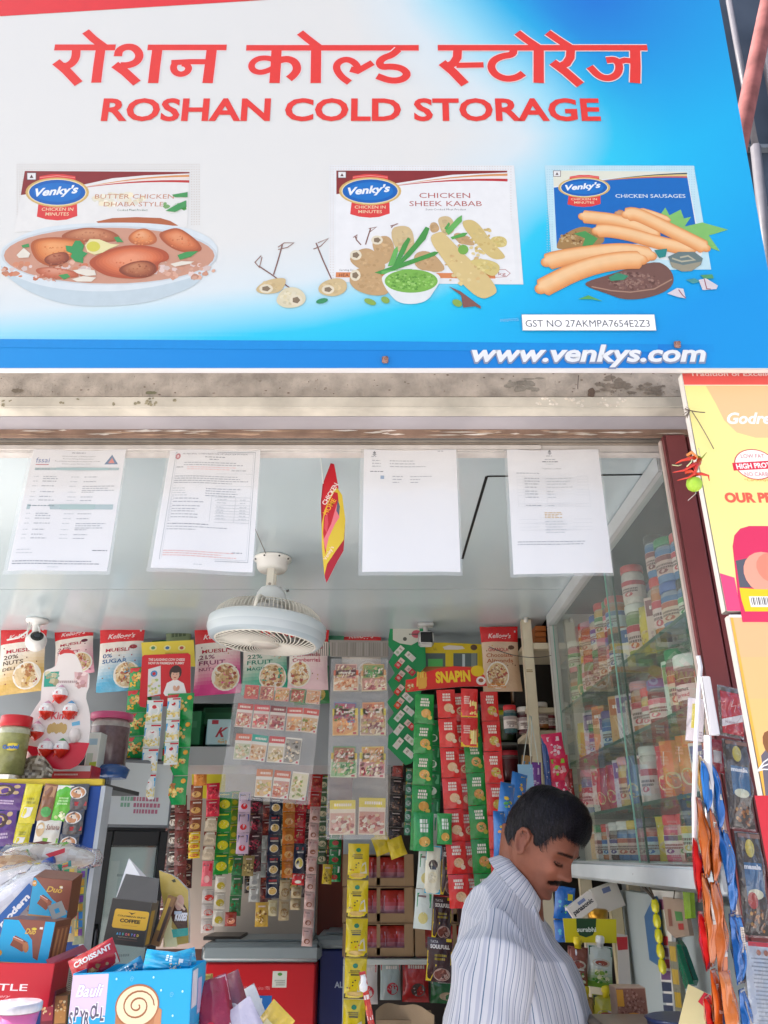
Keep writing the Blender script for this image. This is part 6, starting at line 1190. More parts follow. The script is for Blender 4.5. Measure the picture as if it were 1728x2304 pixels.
for si, z_ in enumerate(SZ):
    gap = ([*SZ, CEIL-.05][si+1]-z_)-.02
    for rowi, x_ in enumerate((CX+.062, CX+.165)):
        y = CY0+.045+rowi*.03; k = 0
        while y < CY1-.06:
            kind = g.random(); r = g.uniform(.027, .040); hmax = gap-(.0 if rowi else .015); h = min(hmax, g.uniform(.10, .165)*(1.15 if rowi else 1))
            if si == 0 and rowi == 0 and y < 2.0: kind = .95; r = .027; h = .155
            lid = g.choice(list(LN)); cnt = g.choice(list(CN)); lb = g.choice(LBL); yaw = -90+g.uniform(-12, 12)+30
            Mj = Matrix.Translation((x_+g.uniform(-.008, .008), y, z_+.0005)) @ Matrix.Rotation(R(yaw), 4, 'Z')
            where = ('front row' if rowi == 0 else 'back row')+', '+(ORD[min(k, 16)]+' from opening' if k else 'nearest opening')
            if si == 2 and rowi == 0 and k in (0, 1):
                jar(Mj @ Matrix.Rotation(R(0), 4, 'Z'), .044, .125, 'e8e8e4', '6a4034' if k else 'b08a58', 'white lidded peanut spread jar, %s, upper middle shelf' % ('second from opening' if k else 'nearest opening'), [('e8d4d0'), '6a2a2a' if k else 'c85a60'], txt=['Peanut', 'Spread'], lidh=.026, group=FILLG); r = .047
            elif si == 0 and rowi == 0 and y < 2.0:
                jar(Mj, .028, .15, '1c1a1c', '241818', 'slim dark bottle with a black cap, cabinet bottom shelf, %s' % where, ['d8dccc', 'd8b83a'], lidh=.035, group=FILLG, name='bottle', cat='bottle', fill=1, lr=.8)
            elif kind < .62:
                jar(Mj, r, h, lid, cnt, '%s lidded %s jar on the %s, %s' % (LN[lid], CN[cnt], SHN[si], where), list(lb), lidh=.02, group=FILLG, fill=g.choice([1, .8, .6]))
                if gap-h > .08:
                    lid2 = g.choice(list(LN)); cnt2 = g.choice(list(CN)); M2 = Mj.copy(); M2.translation.z += h+.001
                    jar(M2, r*.95, min(.12, gap-h-.005), lid2, cnt2, '%s lidded %s jar stacked on another, %s, %s' % (LN[lid2], CN[cnt2], SHN[si], where), list(g.choice(LBL)), lidh=.018, group=FILLG)
            elif kind < .85:
                cc, hd = g.choice([('e4ccc8','c89aa0'),('e8e0d8','c84a5a'),('d8a868','c86a2a'),('dcd4e0','7a5a9a'),('d0dcd0','3a8a5a'),('e0c8c0','8a4a50'),('e8e4e0','3a62a0')]); h = min(hmax, g.uniform(.11, .19)); w_ = g.uniform(.05, .075)
                tx_ = ['TROPICAL', 'ISLAND'] if (si == 3 and rowi == 0 and k == 1) else None
                cabbox(Mj, w_, .035, h, cc, hd, '%s carton on the %s, %s' % ({'e4ccc8':'pale pink','e8e0d8':'white and red','d8a868':'orange','dcd4e0':'lilac','d0dcd0':'mint','e0c8c0':'dusty pink','e8e4e0':'white and blue'}[cc], SHN[si], where), tx_, FILLG); r = w_*.5
            else:
                cc = g.choice(['c83048', '2a9a50', 'd87820', 'e0c830', '3a6ab8', '6a3a8a']); nm_ = {'c83048':'crimson','2a9a50':'green','d87820':'orange','e0c830':'yellow','3a6ab8':'blue','6a3a8a':'purple'}[cc]; A = Art(); w_ = .08; h = min(hmax, .14)
                A.rect(-w_*.3, -h*.45, w_*.3, -h*.2, mixc(cc, 'ffffff', .75)); food(A, 0, -h*.7, w_*.3, h*.14, ['e0c890', 'b88850', cc], 14, k)
                o = pouch(w_, h, .03, cc, A, k+3, 8, 10).build('refill_pouch', FOIL); o.matrix_world = Mj @ Matrix.Translation((0, 0, h)); tag(o, 'shiny %s pouch on the %s, %s' % (nm_, SHN[si], where), 'pouch', FILLG); r = .042
            y += r*2+g.uniform(.006, .018); k += 1
# ---------------------------------------------------------------- cream shelf frame at the far end of the cabinet
YW = 3.12
wf = thing('cream_shelf_frame', 'cream painted shelf frame with narrow openings behind the man', 'shelving', (P(1215,1600,YW).x, YW, FLOOR)); TW = Matrix.Translation((-P(1215,1600,YW).x, -YW, -FLOOR))
CR = mat('cream paint', .5, .4, bump=.12, bscale=40, var=.12, vscale=10)
xs = [P(1192, 1500, YW).x, P(1246, 1500, YW).x]
def post(x, w_=.042): b = MB(TW); b.box((x-w_/2, YW, FLOOR), (x+w_/2, YW+.035, CEIL-.002), 'ddd2b8', .002); b.build('post', CR, wf)
for x in (xs[0], xs[0]+.145, xs[0]+.32): post(x)
for v in (1448, 1520+68, 1640, 1740, 1840, 1960, 2080):
    z_ = P(1215, v, YW).z; b = MB(TW); b.box((xs[0]-.02, YW+.036, z_-.02), (xs[0]+.34, YW+.30, z_), 'cbbfa6', .002); b.build('shelf', CR, wf)
b = MB(TW); b.box((xs[0]+.022, YW+.002, P(0,1448,YW).z-.022), (xs[0]+.123, YW+.034, P(0,1448,YW).z+.004), 'ddd2b8', .001); b.build('rail', CR, wf)
b = MB(TW); b.box((xs[0]-.02, YW+.31, FLOOR), (xs[0]+.36, YW+.32, CEIL-.002), '2a2624'); b.build('back_panel', LW, wf)
for i, (v0, v1) in enumerate(((1408,1420),(1422,1433),(1434,1446))):
    carton('orange_carton', 1204, v0, 1228, v1, YW+.06, .12, 'c8743a', lambda A, w_, h_: A.rect(-w_*.49, h_*.02, w_*.49, h_*.12, '9a5428'), ['topmost orange carton in the cream frame', 'middle orange carton of the three in the cream frame', 'lowest orange carton of the three in the cream frame'][i], group='orange cartons in the cream frame')
for i, (u, vb, vt, wd, lid, cn, lab) in enumerate(((1218,1640,1582,36,'e8e4e0','a86a38','white lidded brown jar in the cream frame'),(1183,1652,1592,34,'e4e2de','5a2a30','white lidded dark jar left of the cream post'),(1150,1650,1588,30,'d82a34','2a5a62','teal jar with a red lid left of the cream post'),(1240,1640,1598,22,'dcd8d0','8a3a44','small jar half hidden by the cream post'))):
    p = P(u, vb, YW+.10); jar(Matrix.Translation(p), wd*mpp(vb, YW+.1)/2, P(u, vt, YW+.1).z-p.z, lid, cn, lab, ['e4dcd8', 'b0a0a0'], lidh=.016, group='jars by the cream frame')
# pink and coloured packs hanging by the frame
for i, (u0, v0, u1, v1, w_, cc, hd, lab) in enumerate(((1240,1650,1252,1712,48,'dc1e5c','e8c8d8','upper bright pink pack hanging right of the cream post'),(1252,1700,1262,1760,50,'d82048','8ac830','middle pink pack with a green band right of the cream post'),(1262,1752,1270,1810,48,'d01c54','e8d0dc','lower pink pack just above the man'),(1225,1660,1236,1790,16,'2a4a8a','3a6ab0','narrow blue pack beside the pink packs'),(1204,1715,1208,1810,26,'7a3a9a','c8a8d8','purple pack hanging left of the pink ones'),(1186,1700,1180,1800,24,'a07a48','4a8ac0','brown and blue pack left of the purple one'),(1276,1730,1284,1800,22,'8a2024','b04040','dark red pack behind the pink packs'))):
    simple_pack('snack_pack', u0, v0, u1, v1, w_, 2.9, cc, lambda A, w2, h2: (A.rect(-w2*.3, -h2*.3, w2*.3, -h2*.14, hd), A.blobs(0, -h2*.6, w2*.3, h2*.2, 10, [hd, mixc(cc, 'ffffff', .4)], w2*.1, i)), lab, 'pack', 'packs hanging by the cream frame', .014)
for i, (u0, v0, u1, v1, w_) in enumerate(((1170,1740,1152,1880,44),(1142,1762,1128,1900,40),(1122,1825,1124,1935,32))):
    simple_pack('snack_bag', u0, v0, u1, v1, w_, 2.55-.05*i, '2474c4', lambda A, w2, h2: (A.poly([(0,-h2*.05),(w2*.48,-h2*.05),(w2*.48,-h2*.6),(w2*.1,-h2*.95),(-w2*.1,-h2*.5)], 'd8cc30'), A.blobs(-w2*.1, -h2*.5, w2*.3, h2*.35, 16, ['e09a50','5ab850','e0c040','3a8ad0'], w2*.12, i+3)), ['upper blue and yellow snack bag hanging left of the man', 'middle blue and yellow snack bag left of the man', 'lowest blue and yellow snack bag behind the collar'][i], 'bag', 'blue and yellow snack bags', .03, yaw=30)
for i, (u0, v0, u1, v1) in enumerate(((1192,1610,1176,1720),(1196,1612,1194,1730),(1194,1612,1212,1720))): string(u0, v0, 2.85, u1, v1, 2.75, .0016, 'c8d0cc', name='string', lab=['leftmost pale string by the cream frame', 'middle pale string by the cream frame', 'rightmost pale string by the cream frame'][i])
b = MB(); b.box((-.02,0,-.10), (.03,.004,.0), '8ab4d4'); o = b.build('blue_tag', CARD); o.location = P(1178, 1720, 2.75); tag(o, 'light blue card hanging on the pale strings', 'card')
# ---------------------------------------------------------------- wall and goods under the cabinet
b = MB(); b.box((.86, 1.70, FLOOR), (.90, 3.11, H-.12), 'aebbc0'); tag(b.build('side_partition', WALLP), 'pale blue grey partition wall under the glass cabinet', 'wall')
b = MB(); p = P(1395, 2100, 3.05); b.box((.80, 3.04, FLOOR), (.84, 3.08, H-.12), 'cdbf9c', .003); tag(b.build('wood_post', CR), 'cream wooden post at the corner under the cabinet', 'post')
b = MB(); b.box((.3, 3.5, FLOOR), (.86, 3.52, H-.13), '3a1c20'); tag(b.build('dark_backdrop', LW), 'dark maroon panel behind the surabhi pouches'.replace('surabhi ', 'green '), 'panel')
for i, (u0, v0, u1, v1, ln) in enumerate(((1320,1985,1290,2030,0),(1330,1990,1380,2035,0))):
    pass
def boxcard(u, v, w_, h_, Y, rot, txt, lab, base='e4ded6'):
    A = Art(); A.rect(-w_/2+.002, -h_/2+.002, w_/2-.002, h_/2-.002, base); 
    if txt: A.text(txt, -w_*.42, -h_*.12, h_*.3, '2a2a34', x1=w_*.42, bold=.04)
    A.rect(-w_*.1, h_*.2, w_*.2, h_*.4, '7a8ab8'); b_ = MB(); b_.box((-w_/2, 0, -h_/2), (w_/2, .03, h_/2), base, .001); b_.art(A, lambda x, y, k: (x, -.0004-k*6e-5, y)); o = b_.build('small_carton', CARD); o.matrix_world = Matrix.Translation(P(u, v, Y)) @ Matrix.Rotation(R(rot), 4, 'Y'); tag(o, lab, 'carton')
boxcard(1312, 2040, .085, .045, 2.6, -32, 'panasonic', 'tilted white battery carton hanging beside the face')
boxcard(1368, 2020, .09, .075, 2.75, -18, None, 'plain cream carton behind the tilted battery carton')
b = MB(); b.lathe([(.03,-.01),(.032,.012),(.026,.016),(.001,.018)], 'c8963a', 20); o = b.build('round_tin', METAL); o.location = P(1345, 2058, 2.7); tag(o, 'round gold tin below the cream carton', 'tin')
for i, (u0, v0, u1, v1, lab) in enumerate(((1272,1995,1268,2070,'upper blue snack strip pack behind the chin'),(1268,2070,1272,2120,'lower blue snack pack against the shirt front'))):
    simple_pack('snack_pack', u0, v0, u1, v1, 46, 2.7, '1f6ac0', lambda A, w2, h2: (A.rect(w2*.1, -h2*.4, w2*.36, -h2*.2, 'd8d030'), A.blobs(0, -h2*.6, w2*.35, h2*.3, 12, ['3ab0d0','1a4a9a','60c860'], w2*.1, 3)), lab, 'pack', d=.02)
YB_ = 2.35
card('header_card', [(1266,2066),(1386,2068),(1387,2122),(1272,2120)], YB_, 'dccf1e', lambda A, f: (A.poly([f(*p) for p in ((1296,2066),(1341,2066),(1340,2090),(1333,2104),(1318,2109),(1303,2104),(1297,2092))], '1f4a2a'), A.text('surabhi', f(1298,2096)[0], f(1298,2096)[1], .011, 'e4ece4', x1=f(1341,2096)[0], bold=.03)), 'yellow header card with a dark green badge, in front of the man', 'card')
def chut(u, v0, v1, w_, top, mid, lowc, cap, lab, Y=YB_-.02):
    M, L = HM(u, v0, u, v1, Y); w2 = w_*mpp(v0, Y); A = Art(); A.rect(-w2*.46, -L*.24, w2*.46, -L*.02, top); A.ell(0, -L*.40, w2*.36, L*.10, 'c8b8a0', 14); A.ell(0, -L*.40, w2*.26, L*.06, '9a4a38', 12); bar_text(A, 0, -L*.52, w2*.5, L*.035, 'e0e4dc', 1, 2)
    A.blobs(0, -L*.72, w2*.36, L*.16, 26, ['4a8a34', '8ab040', 'd8d8b0', lowc], w2*.09, 4); t = thing('spout_pouch', lab, 'pouch', M, 'spout pouches under the yellow header')
    pouch(w2, L, .02, lambda s, q_: mid if q_ < .55 else mixc(mid, lowc, (q_-.55)*3), A, 4, 10, 14).build('pouch_body', FOIL, t); b_ = MB(); b_.lathe([(.009,-.004),(.009,.006),(.0115,.007),(.0115,.020),(.008,.024)], cap, 14); b_.build('spout_cap', PLAST, t)
chut(1350, 2128, 2222, 56, '1a6a3a', 'c8d0c8', '6a9a30', 'e8eae8', 'green and white spout pouch with a white cap under the yellow header'); chut(1300, 2130, 2230, 46, '6a2a24', '8a4a38', '7a3a20', 'e0c81c', 'reddish spout pouch with a yellow cap beside the shirt front')
chut(1363, 2240, 2345, 62, '2a4a24', 'b8b030', 'c8b828', 'e0cc1c', 'yellow spout pouch with a dark green badge at the bottom edge'); chut(1316, 2242, 2345, 40, '7a5a30', 'a8803a', '8a6a30', 'e0c81c', 'brown spout pouch with a yellow cap at the bottom edge')
card('leaflet_pad', [(1388,2100),(1412,2104),(1420,2222),(1392,2220)], 2.6, 'c8c4c0', lambda A, f: (A.poly([f(*p) for p in ((1386,2108),(1411,2108),(1412,2136),(1390,2138))], 'b8303a'), [bar_text(A, f(1402,0)[0], f(0,2150+i*14)[1], .03, .004, '9a9490', 1, i) for i in range(5)]), 'grey and red leaflet hanging behind the yellow header card', 'leaflet')
def idc(A, w_, h_):
    A.rect(-w_*.47, h_*.02, w_*.47, h_*.98, '9a6a58'); A.blobs(0, h_*.5, w_*.44, h_*.46, 150, ['a87a68','8a5a48','b88a78','7a4a3c'], w_*.05, 3); A.rect(-w_*.47, h_*.62, -w_*.25, h_*.96, 'd89a3a')
    A.ell(w_*.02, h_*.26, w_*.40, h_*.24, 'd8923a', 20); A.ell(w_*.05, h_*.26, w_*.26, h_*.16, 'ecdcc0', 18); A.text('iD', -w_*.10, h_*.18, h_*.15, 'c8682a', bold=.04)
carton('coffee_carton', 1395, 2222, 1452, 2335, 1.95, .05, 'c8a890', idc, 'brown coffee bean carton with an orange round badge at the bottom edge')
# items hung on the partition
def wallpack(name, pts, X, base, A_fn, lab, cat, m=None, th=.012):
    cx = sum(p[0] for p in pts)/len(pts); cy = sum(p[1] for p in pts)/len(pts); o = PX(cx, cy, X); f = lambda u, v: (-(PX(u, v, X).y-o.y), PX(u, v, X).z-o.z); q_ = [f(*p) for p in pts]; b_ = MB(); n = len(q_)
    b_.poly([(-th, -x, y) for x, y in q_], base); b_.poly([(0, -x, y) for x, y in q_[::-1]], base)
    for i in range(n): a, e = q_[i], q_[(i+1) % n]; b_.poly([(-th, -a[0], a[1]), (0, -a[0], a[1]), (0, -e[0], e[1]), (-th, -e[0], e[1])], base)
    A = Art(); A_fn(A, f) if A_fn else None; b_.art(A, lambda x, y, k: (-th-.0006-k*6e-5, -x, y)); t = b_.build(name, m or CARD); t.location = o; return tag(t, lab, cat)
wallpack('price_card', [(1476,2002),(1548,2008),(1556,2060),(1520,2080),(1525,2300),(1520,2310),(1495,2200)], .84, 'dcdcda', lambda A, f: ([A.poly([f(1490+i*2, 2105+i*26), f(1512+i*2, 2107+i*26), f(1513+i*2, 2127+i*26), f(1492+i*2, 2126+i*26)], ['c83a48','8a6a9a','a83a5a','6a4a7a','2a3a5a','3a4a6a','2a3a5a','2a4a60'][i]) for i in range(8)], A.poly([f(*p) for p in ((1484,2022),(1502,2024),(1504,2046),(1488,2048))], '8a4a7a')), 'long white card with small colour pictures on the partition', 'card')
bs = wallpack('blister_card', [(1458,2062),(1480,2016),(1488,2030),(1500,2180),(1470,2160)], .83, '3a6a9a', None, 'blue card with a column of yellow packs on the partition', 'card')
for i in range(5):
    p = PX(1474+i*4, 2038+i*34, .81); b = MB(); b.lathe([(.001,-.022),(.018,-.014),(.022,0),(.016,.015),(.001,.022)], 'dcd81c', 10, sy=.5); A = None; o = b.build('yellow_pack', FOIL, bs); o.matrix_local = Matrix.Translation(p-bs.location) @ Matrix.Rotation(R(90), 4, 'Z')
wallpack('hanging_box', [(1500,2018),(1548,2024),(1562,2105),(1528,2110),(1510,2092)], .80, 'a89484', lambda A, f: (A.poly([f(*p) for p in ((1528,2050),(1545,2052),(1548,2072),(1532,2072))], '4a8a50'), A.poly([f(*p) for p in ((1536,2078),(1548,2078),(1550,2092),(1538,2092))], 'b03a3a'), A.poly([f(*p) for p in ((1512,2045),(1520,2046),(1524,2084),(1516,2084))], '8a5a50')), 'brown window box hanging on a string over the white card', 'box')
wallpack('lime_pack', [(1546,2002),(1562,2004),(1566,2066),(1552,2068)], .78, '9ac82a', None, 'lime green pack half hidden by the hanging orange packets', 'pack', FOIL)
wallpack('blister_strip', [(1512,2118),(1532,2120),(1548,2290),(1535,2320)], .80, '8a8a7a', lambda A, f: [A.poly([f(1516+i*6, 2128+i*52), f(1530+i*6, 2130+i*52), f(1533+i*6, 2164+i*52), f(1519+i*6, 2162+i*52)], 'c8a840') for i in range(3)], 'grey clear strip with gold packs on the partition', 'strip', FOIL)
for i, (pts, cc, lab) in enumerate((([(1534,2114),(1545,2130),(1572,2205),(1568,2218),(1545,2180)], '0f6a5a', 'upper dark green pouch on the partition'), ([(1532,2125),(1545,2165),(1562,2215),(1552,2225),(1538,2180)], '1a7a5a', 'lower dark green pouch on the partition'))): wallpack('green_pouch', pts, .78-.02*i, cc, None, lab, 'pouch', FOIL)
for i, (a_, e, lab) in enumerate((((1430,1975),(1472,2022),'thick dark cord looped under the cabinet rail'),((1450,1975),(1470,2015),'thin twine tied under the cabinet rail'),((1520,1985),(1516,2022),'short string holding the brown window box'))): string(a_[0], a_[1], 2.2, e[0], e[1], 2.15, [.004,.002,.0015][i], ['4a4038','6a5a4c','5a5048'][i], name='cord', lab=lab)
b = MB(); b.tube([(-.02,0,.02),(0,-.01,0),(.02,0,.015),(.01,.01,.03),(-.01,.0,.03)], .003, '4a4038', 6, closed=True); o = b.build('cord_knot', WIRE); o.location = P(1445, 1985, 2.2); tag(o, 'tangled cord knot hanging under the white cabinet rail', 'cord')
# ================================================================ the shopkeeper
import mathutils
from mathutils import noise as mn
def interp(tab, z):
    if z >= tab[0][0]: return tab[0][1:]
    for a, e in zip(tab, tab[1:]):
        if z >= e[0]:
            t = (a[0]-z)/(a[0]-e[0]); t = t*t*(3-2*t)*.4+t*.6; return tuple(a[i]*(1-t)+e[i]*t for i in range(1, len(a)))
    return tab[-1][1:]
HT = [(.118,.002,.002,.002),(.114,.030,.034,.028),(.104,.052,.058,.046),(.085,.070,.080,.061),(.055,.084,.094,.071),(.028,.089,.099,.075),(.008,.090,.098,.076),(-.012,.083,.093,.074),(-.035,.082,.082,.071),(-.058,.083,.066,.067),(-.078,.082,.045,.061),(-.096,.081,.025,.051),(-.108,.077,.012,.040),(-.116,.064,.004,.028),(-.120,.035,.002,.012)]
def hd(th, z, off=0):
    f, bk_, w_ = interp(HT, z); cx, sx = math.cos(th), math.sin(th); f += off; bk_ += off; w_ += off
    p = .86 if cx > 0 else .95
    x = (f if cx > 0 else -bk_*.90)*abs(cx)**p; y = w_*math.copysign(abs(sx)**.92, sx)
    if cx > 0 and off == 0:
        G = lambda v, m, s_: math.exp(-((v-m)/s_)**2)
        ay = abs(y)
        wn = .0085 + .007*max(0, min(1, (-z-.005)/.04)); 
        nose = 0 if z > .012 else (.030*max(0, min(1, (.012-z)/.048))**1.25 if z > -.040 else .030*max(0, 1-((-.040-z)/.014)**2))
        x += nose*G(y, 0, wn)
        x += .007*G(z, -.043, .009)*G(ay, .014, .006)          # nostril wings
        x += .007*G(z, .012, .010)*G(ay, .028, .022)            # brow
        x -= .013*G(z, -.010, .012)*G(ay, .032, .013)           # eye socket
        x += .0085*G(z, -.011, .0075)*G(ay, .031, .010)         # closed lid
        x += .006*G(z, -.036, .016)*G(ay, .042, .018)           # cheek
        x += .0075*G(z, -.068, .0055)*G(y, 0, .020) + .0085*G(z, -.079, .0055)*G(y, 0, .017) - .003*G(z, -.0735, .0025)*G(y, 0, .022) - .005*G(z, -.089, .006)*G(y, 0, .02)
        x += .008*G(z, -.106, .011)*G(y, 0, .018)
    return Vector((x, y, z))
HY, HP = 34, 33
HC = P(1217, 1888, 1.93)
HMt = Matrix.Translation(HC) @ Matrix.Rotation(R(-HY), 4, 'Z') @ Matrix.Rotation(R(HP), 4, 'Y') @ Matrix.Rotation(R(-3), 4, 'X') @ Matrix.Scale(.93, 4)
BY = 16
BC = Vector((.287, 1.96, 0)); BM = Matrix.Translation(BC) @ Matrix.Rotation(R(-BY), 4, 'Z')
man = thing('person', 'man with short black hair and moustache in a striped shirt, looking down', 'person', Matrix.Translation((BC.x, BC.y, FLOOR)))
MI = Matrix.Translation((-BC.x, -BC.y, -FLOOR))
sk_ = MB(MI)
def fan_head():
    nth, nz = 72, 60; rings = []
    for j in range(nz+1):
        z = .1175-(.1175+.1195)*j/nz; rings.append([sk_._v(HMt @ hd(2*math.pi*i/nth, z)) for i in range(nth)])
    for j in range(nz):
        for i in range(nth): sk_.face([rings[j][i], rings[j+1][i], rings[j+1][(i+1) % nth], rings[j][(i+1) % nth]], 'ffffff', True)
    sk_.face(rings[0], 'ffffff'); sk_.face(rings[-1][::-1], 'ffffff')
fan_head()
def ellips(M, rx, ry, rz, n=14):
    b_ = [];
    for j in range(1, n):
        a = math.pi*j/n; b_.append([sk_._v(M @ Vector((rx*math.sin(a)*math.cos(2*math.pi*i/n), ry*math.sin(a)*math.sin(2*math.pi*i/n), rz*math.cos(a)))) for i in range(n)])
    for r0, r1 in zip(b_, b_[1:]):
        for i in range(n): sk_.face([r0[i], r1[i], r1[(i+1) % n], r0[(i+1) % n]], 'ffffff', True)
    sk_.face(b_[0], 'ffffff'); sk_.face(b_[-1][::-1], 'ffffff')
for s_ in (-1, 1):     # ears
    E = HMt @ Matrix.Translation((-.006, s_*.078, -.016)) @ Matrix.Rotation(R(-s_*-24), 4, 'Z') @ Matrix.Rotation(R(-10), 4, 'Y')
    pts = [E @ Vector(p) for p in ((.012,0,.004),(.014,s_*.003,.020),(.004,s_*.006,.029),(-.010,s_*.007,.027),(-.018,s_*.008,.014),(-.017,s_*.008,-.004),(-.010,s_*.006,-.018),(-.001,s_*.004,-.028),(.008,0,-.024),(.009,0,-.012))]
    sk_.tube(pts, [.0042,.0045,.0048,.005,.005,.0046,.0046,.006,.005,.004], 'ffffff', 8)
    ellips(E @ Matrix.Translation((-.002, s_*-.001, -.002)), .014, .0045, .024)
nk0 = HMt @ Vector((-.028, 0, -.060)); nk1 = BM @ Vector((.015, 0, 1.46)); nk2 = BM @ Vector((-.02, 0, 1.30))
sk_.tube([nk0+(nk0-nk1)*.45, nk0, nk0.lerp(nk1, .5), nk1, nk2], [.046, .050, .051, .060, .085], 'ffffff', 22)
# body under the clothes
def loft(mb, levels, n=36, colr='ffffff', cap=True):
    rings = [[mb._v(M @ Vector((rx*math.copysign(abs(math.cos(2*math.pi*i/n))**.85, math.cos(2*math.pi*i/n)), ry*math.copysign(abs(math.sin(2*math.pi*i/n))**.85, math.sin(2*math.pi*i/n)), 0))) for i in range(n)] for M, rx, ry in levels]
    for r0, r1 in zip(rings, rings[1:]):
        for i in range(n): mb.face([r0[i], r1[i], r1[(i+1) % n], r0[(i+1) % n]], colr, True)
    mb.face(rings[0], colr); mb.face(rings[-1][::-1], colr)
BT = lambda x, z: BM @ Matrix.Translation((x, 0, z))
loft(sk_, [(BT(0,1.49),.05,.06),(BT(0,1.455),.07,.12),(BT(0,1.40),.09,.165),(BT(0,1.30),.10,.17),(BT(.01,1.15),.10,.15),(BT(.01,1.02),.10,.15),(BT(0,.94),.095,.15)])
SHR = BM @ Vector((-.015, -.168, 1.395)); SHL = BM @ Vector((-.01, .185, 1.405))
ELR = BM @ Vector((-.075, -.235, 1.12)); ELL = BM @ Vector((.02, .225, 1.12))
WRR = BM @ Vector((.14, -.175, 1.01)); WRL = BM @ Vector((.21, .13, 1.02))
for a, e, w2 in ((SHR, ELR, WRR), (SHL, ELL, WRL)):
    sk_.tube([a+Vector((0,0,.02)), a, a.lerp(e, .5), e, e.lerp(w2, .5), w2], [.035,.05,.044,.038,.034,.026], 'ffffff', 14)
    d = (w2-e).normalized(); sd_ = d.cross(Vector((0,0,1))).normalized()
    pm = w2+d*.05; sk_.tube([w2, w2+d*.03, w2+d*.07, w2+d*.095], [.024,.036,.038,.03], 'ffffff', 12)
    for k in range(4):
        o_ = (k-1.5)*.021; ln = [.068,.078,.074,.058][k]; r0 = w2+d*.085+sd_*o_; sk_.tube([r0-d*.02, r0+d*ln*.5+sd_*o_*.15, r0+d*ln*.8-Vector((0,0,.012))+sd_*o_*.2, r0+d*ln-Vector((0,0,.028))+sd_*o_*.2], [.0095,.0088,.008,.0065], 'ffffff', 8)
    sg_ = -1 if a is SHR else 1; t0 = w2+d*.03; sk_.tube([t0, t0+sd_*-.035*1+d*.03-Vector((0,0,.01)), t0+sd_*-.048+d*.058-Vector((0,0,.022))], [.014,.011,.008], 'ffffff', 8)
for s_ in (-1, 1):
    h_ = BM @ Vector((0, s_*.09, .94)); kn = BM @ Vector((.02, s_*.10, .56)); an = BM @ Vector((-.01, s_*.11, .20)); sk_.tube([h_, kn, an, BM @ Vector((-.01, s_*.11, .15))], [.085,.058,.04,.04], 'ffffff', 14); sk_.tube([BM @ Vector((-.05, s_*.11, .145)), BM @ Vector((.13, s_*.125, .13))], [.035,.028], 'ffffff', 12)
me = sk_.mesh('body', mat('skin', .5, .4, bump=.08, bscale=500, sss=.12, var=.12, vscale=60)); so = bpy.data.objects.new('body', me); col.objects.link(so)
rm = so.modifiers.new('r', 'REMESH'); rm.mode = 'VOXEL'; rm.voxel_size = .0034; rm.use_smooth_shade = True
smo = so.modifiers.new('s', 'SMOOTH'); smo.iterations = 2; smo.factor = .4
dg = bpy.context.evaluated_depsgraph_get(); nm = bpy.data.meshes.new_from_object(so.evaluated_get(dg)); so.modifiers.clear(); so.data = nm; so.parent = man
nm.materials.clear(); nm.materials.append(MATS['skin']); 
for p in nm.polygons: p.use_smooth = True
inv = HMt.inverted() @ MI.inverted(); vc = []
SKN = c('7c4936'); SKD = c('8a5040')
for v in nm.vertices:
    p = inv @ v.co; cc = SKN; ay = abs(p.y)
    G = lambda v_, m, s2: math.exp(-((v_-m)/s2)**2)
    if p.x > 0 and p.length < .2:
        cc = mixc(cc, '94504a', .75*G(p.z, -.0735, .009)*G(p.y, 0, .022)*(1 if p.x > .078 else 0))
        cc = mixc(cc, 'b4705a', .5*G(p.z, -.03, .02)*G(ay, .045, .02)); cc = mixc(cc, '5a3a34', .42*G(p.z, -.095, .022)*G(p.y, 0, .055)); cc = mixc(cc, '6a3c32', .5*G(p.z, -.011, .010)*G(ay, .032, .014))
        if -.0195 < p.z < -.0165 and .016 < ay < .045: cc = mixc(cc, '1a1010', .85)
        if .004+(.035-ay)*.06 < p.z < .012+(.035-ay)*.08 and .014 < ay < .052: cc = mixc(cc, '1c1414', .72)
        if -.052 < p.z < -.047 and ay < .012 and p.x < .115: cc = mixc(cc, '3a1c18', .5)
    if p.length < .2 and -.03 < p.z < .01 and ay > .070 and -.016 < p.x < .004: cc = mixc(cc, '7a4438', .5)
    vc.append(cc)
vc = np.array(vc, np.float32); ca = nm.color_attributes.get('Col') or nm.color_attributes.new('Col', 'FLOAT_COLOR', 'POINT')
if ca.domain != 'POINT' or len(ca.data) != len(nm.vertices): nm.color_attributes.remove(ca); ca = nm.color_attributes.new('Col', 'FLOAT_COLOR', 'POINT')
ca.data.foreach_set('color', np.concatenate([vc, np.ones((len(vc), 1), np.float32)], 1).ravel())
# ---- hair
HAIR = mat('black hair', .45, .22, bump=.5, bscale=220)
def hairline(th):      # lowest z of the hair at each angle (0 = forehead, pi = nape)
    a = abs((th+math.pi) % (2*math.pi)-math.pi)
    pts = [(0, .040), (.45, .044), (.85, .050), (1.12, .030), (1.30, -.006), (1.42, -.010), (1.52, .012), (1.75, .016), (1.95, -.010), (2.3, -.045), (3.2, -.058)]
    for (x0, y0), (x1, y1) in zip(pts, pts[1:]):
        if a <= x1: return y0+(y1-y0)*(a-x0)/(x1-x0)
    return pts[-1][1]
def hthick(th, z, zl):
    a = abs((th+math.pi) % (2*math.pi)-math.pi); t = max(0, min(1, (z-zl)/.035)); fr = max(0, math.cos(a))
    top = max(0, min(1, (z-.03)/.07)); base = .005+.005*top+.012*fr*max(0, min(1, (z-.02)/.05))*(1-.3*max(0, (z-.1)/.02)); return base*(t**.5)+(.007*fr*(1-t)+.0012)
hb = MB(MI @ HMt if False else MI)
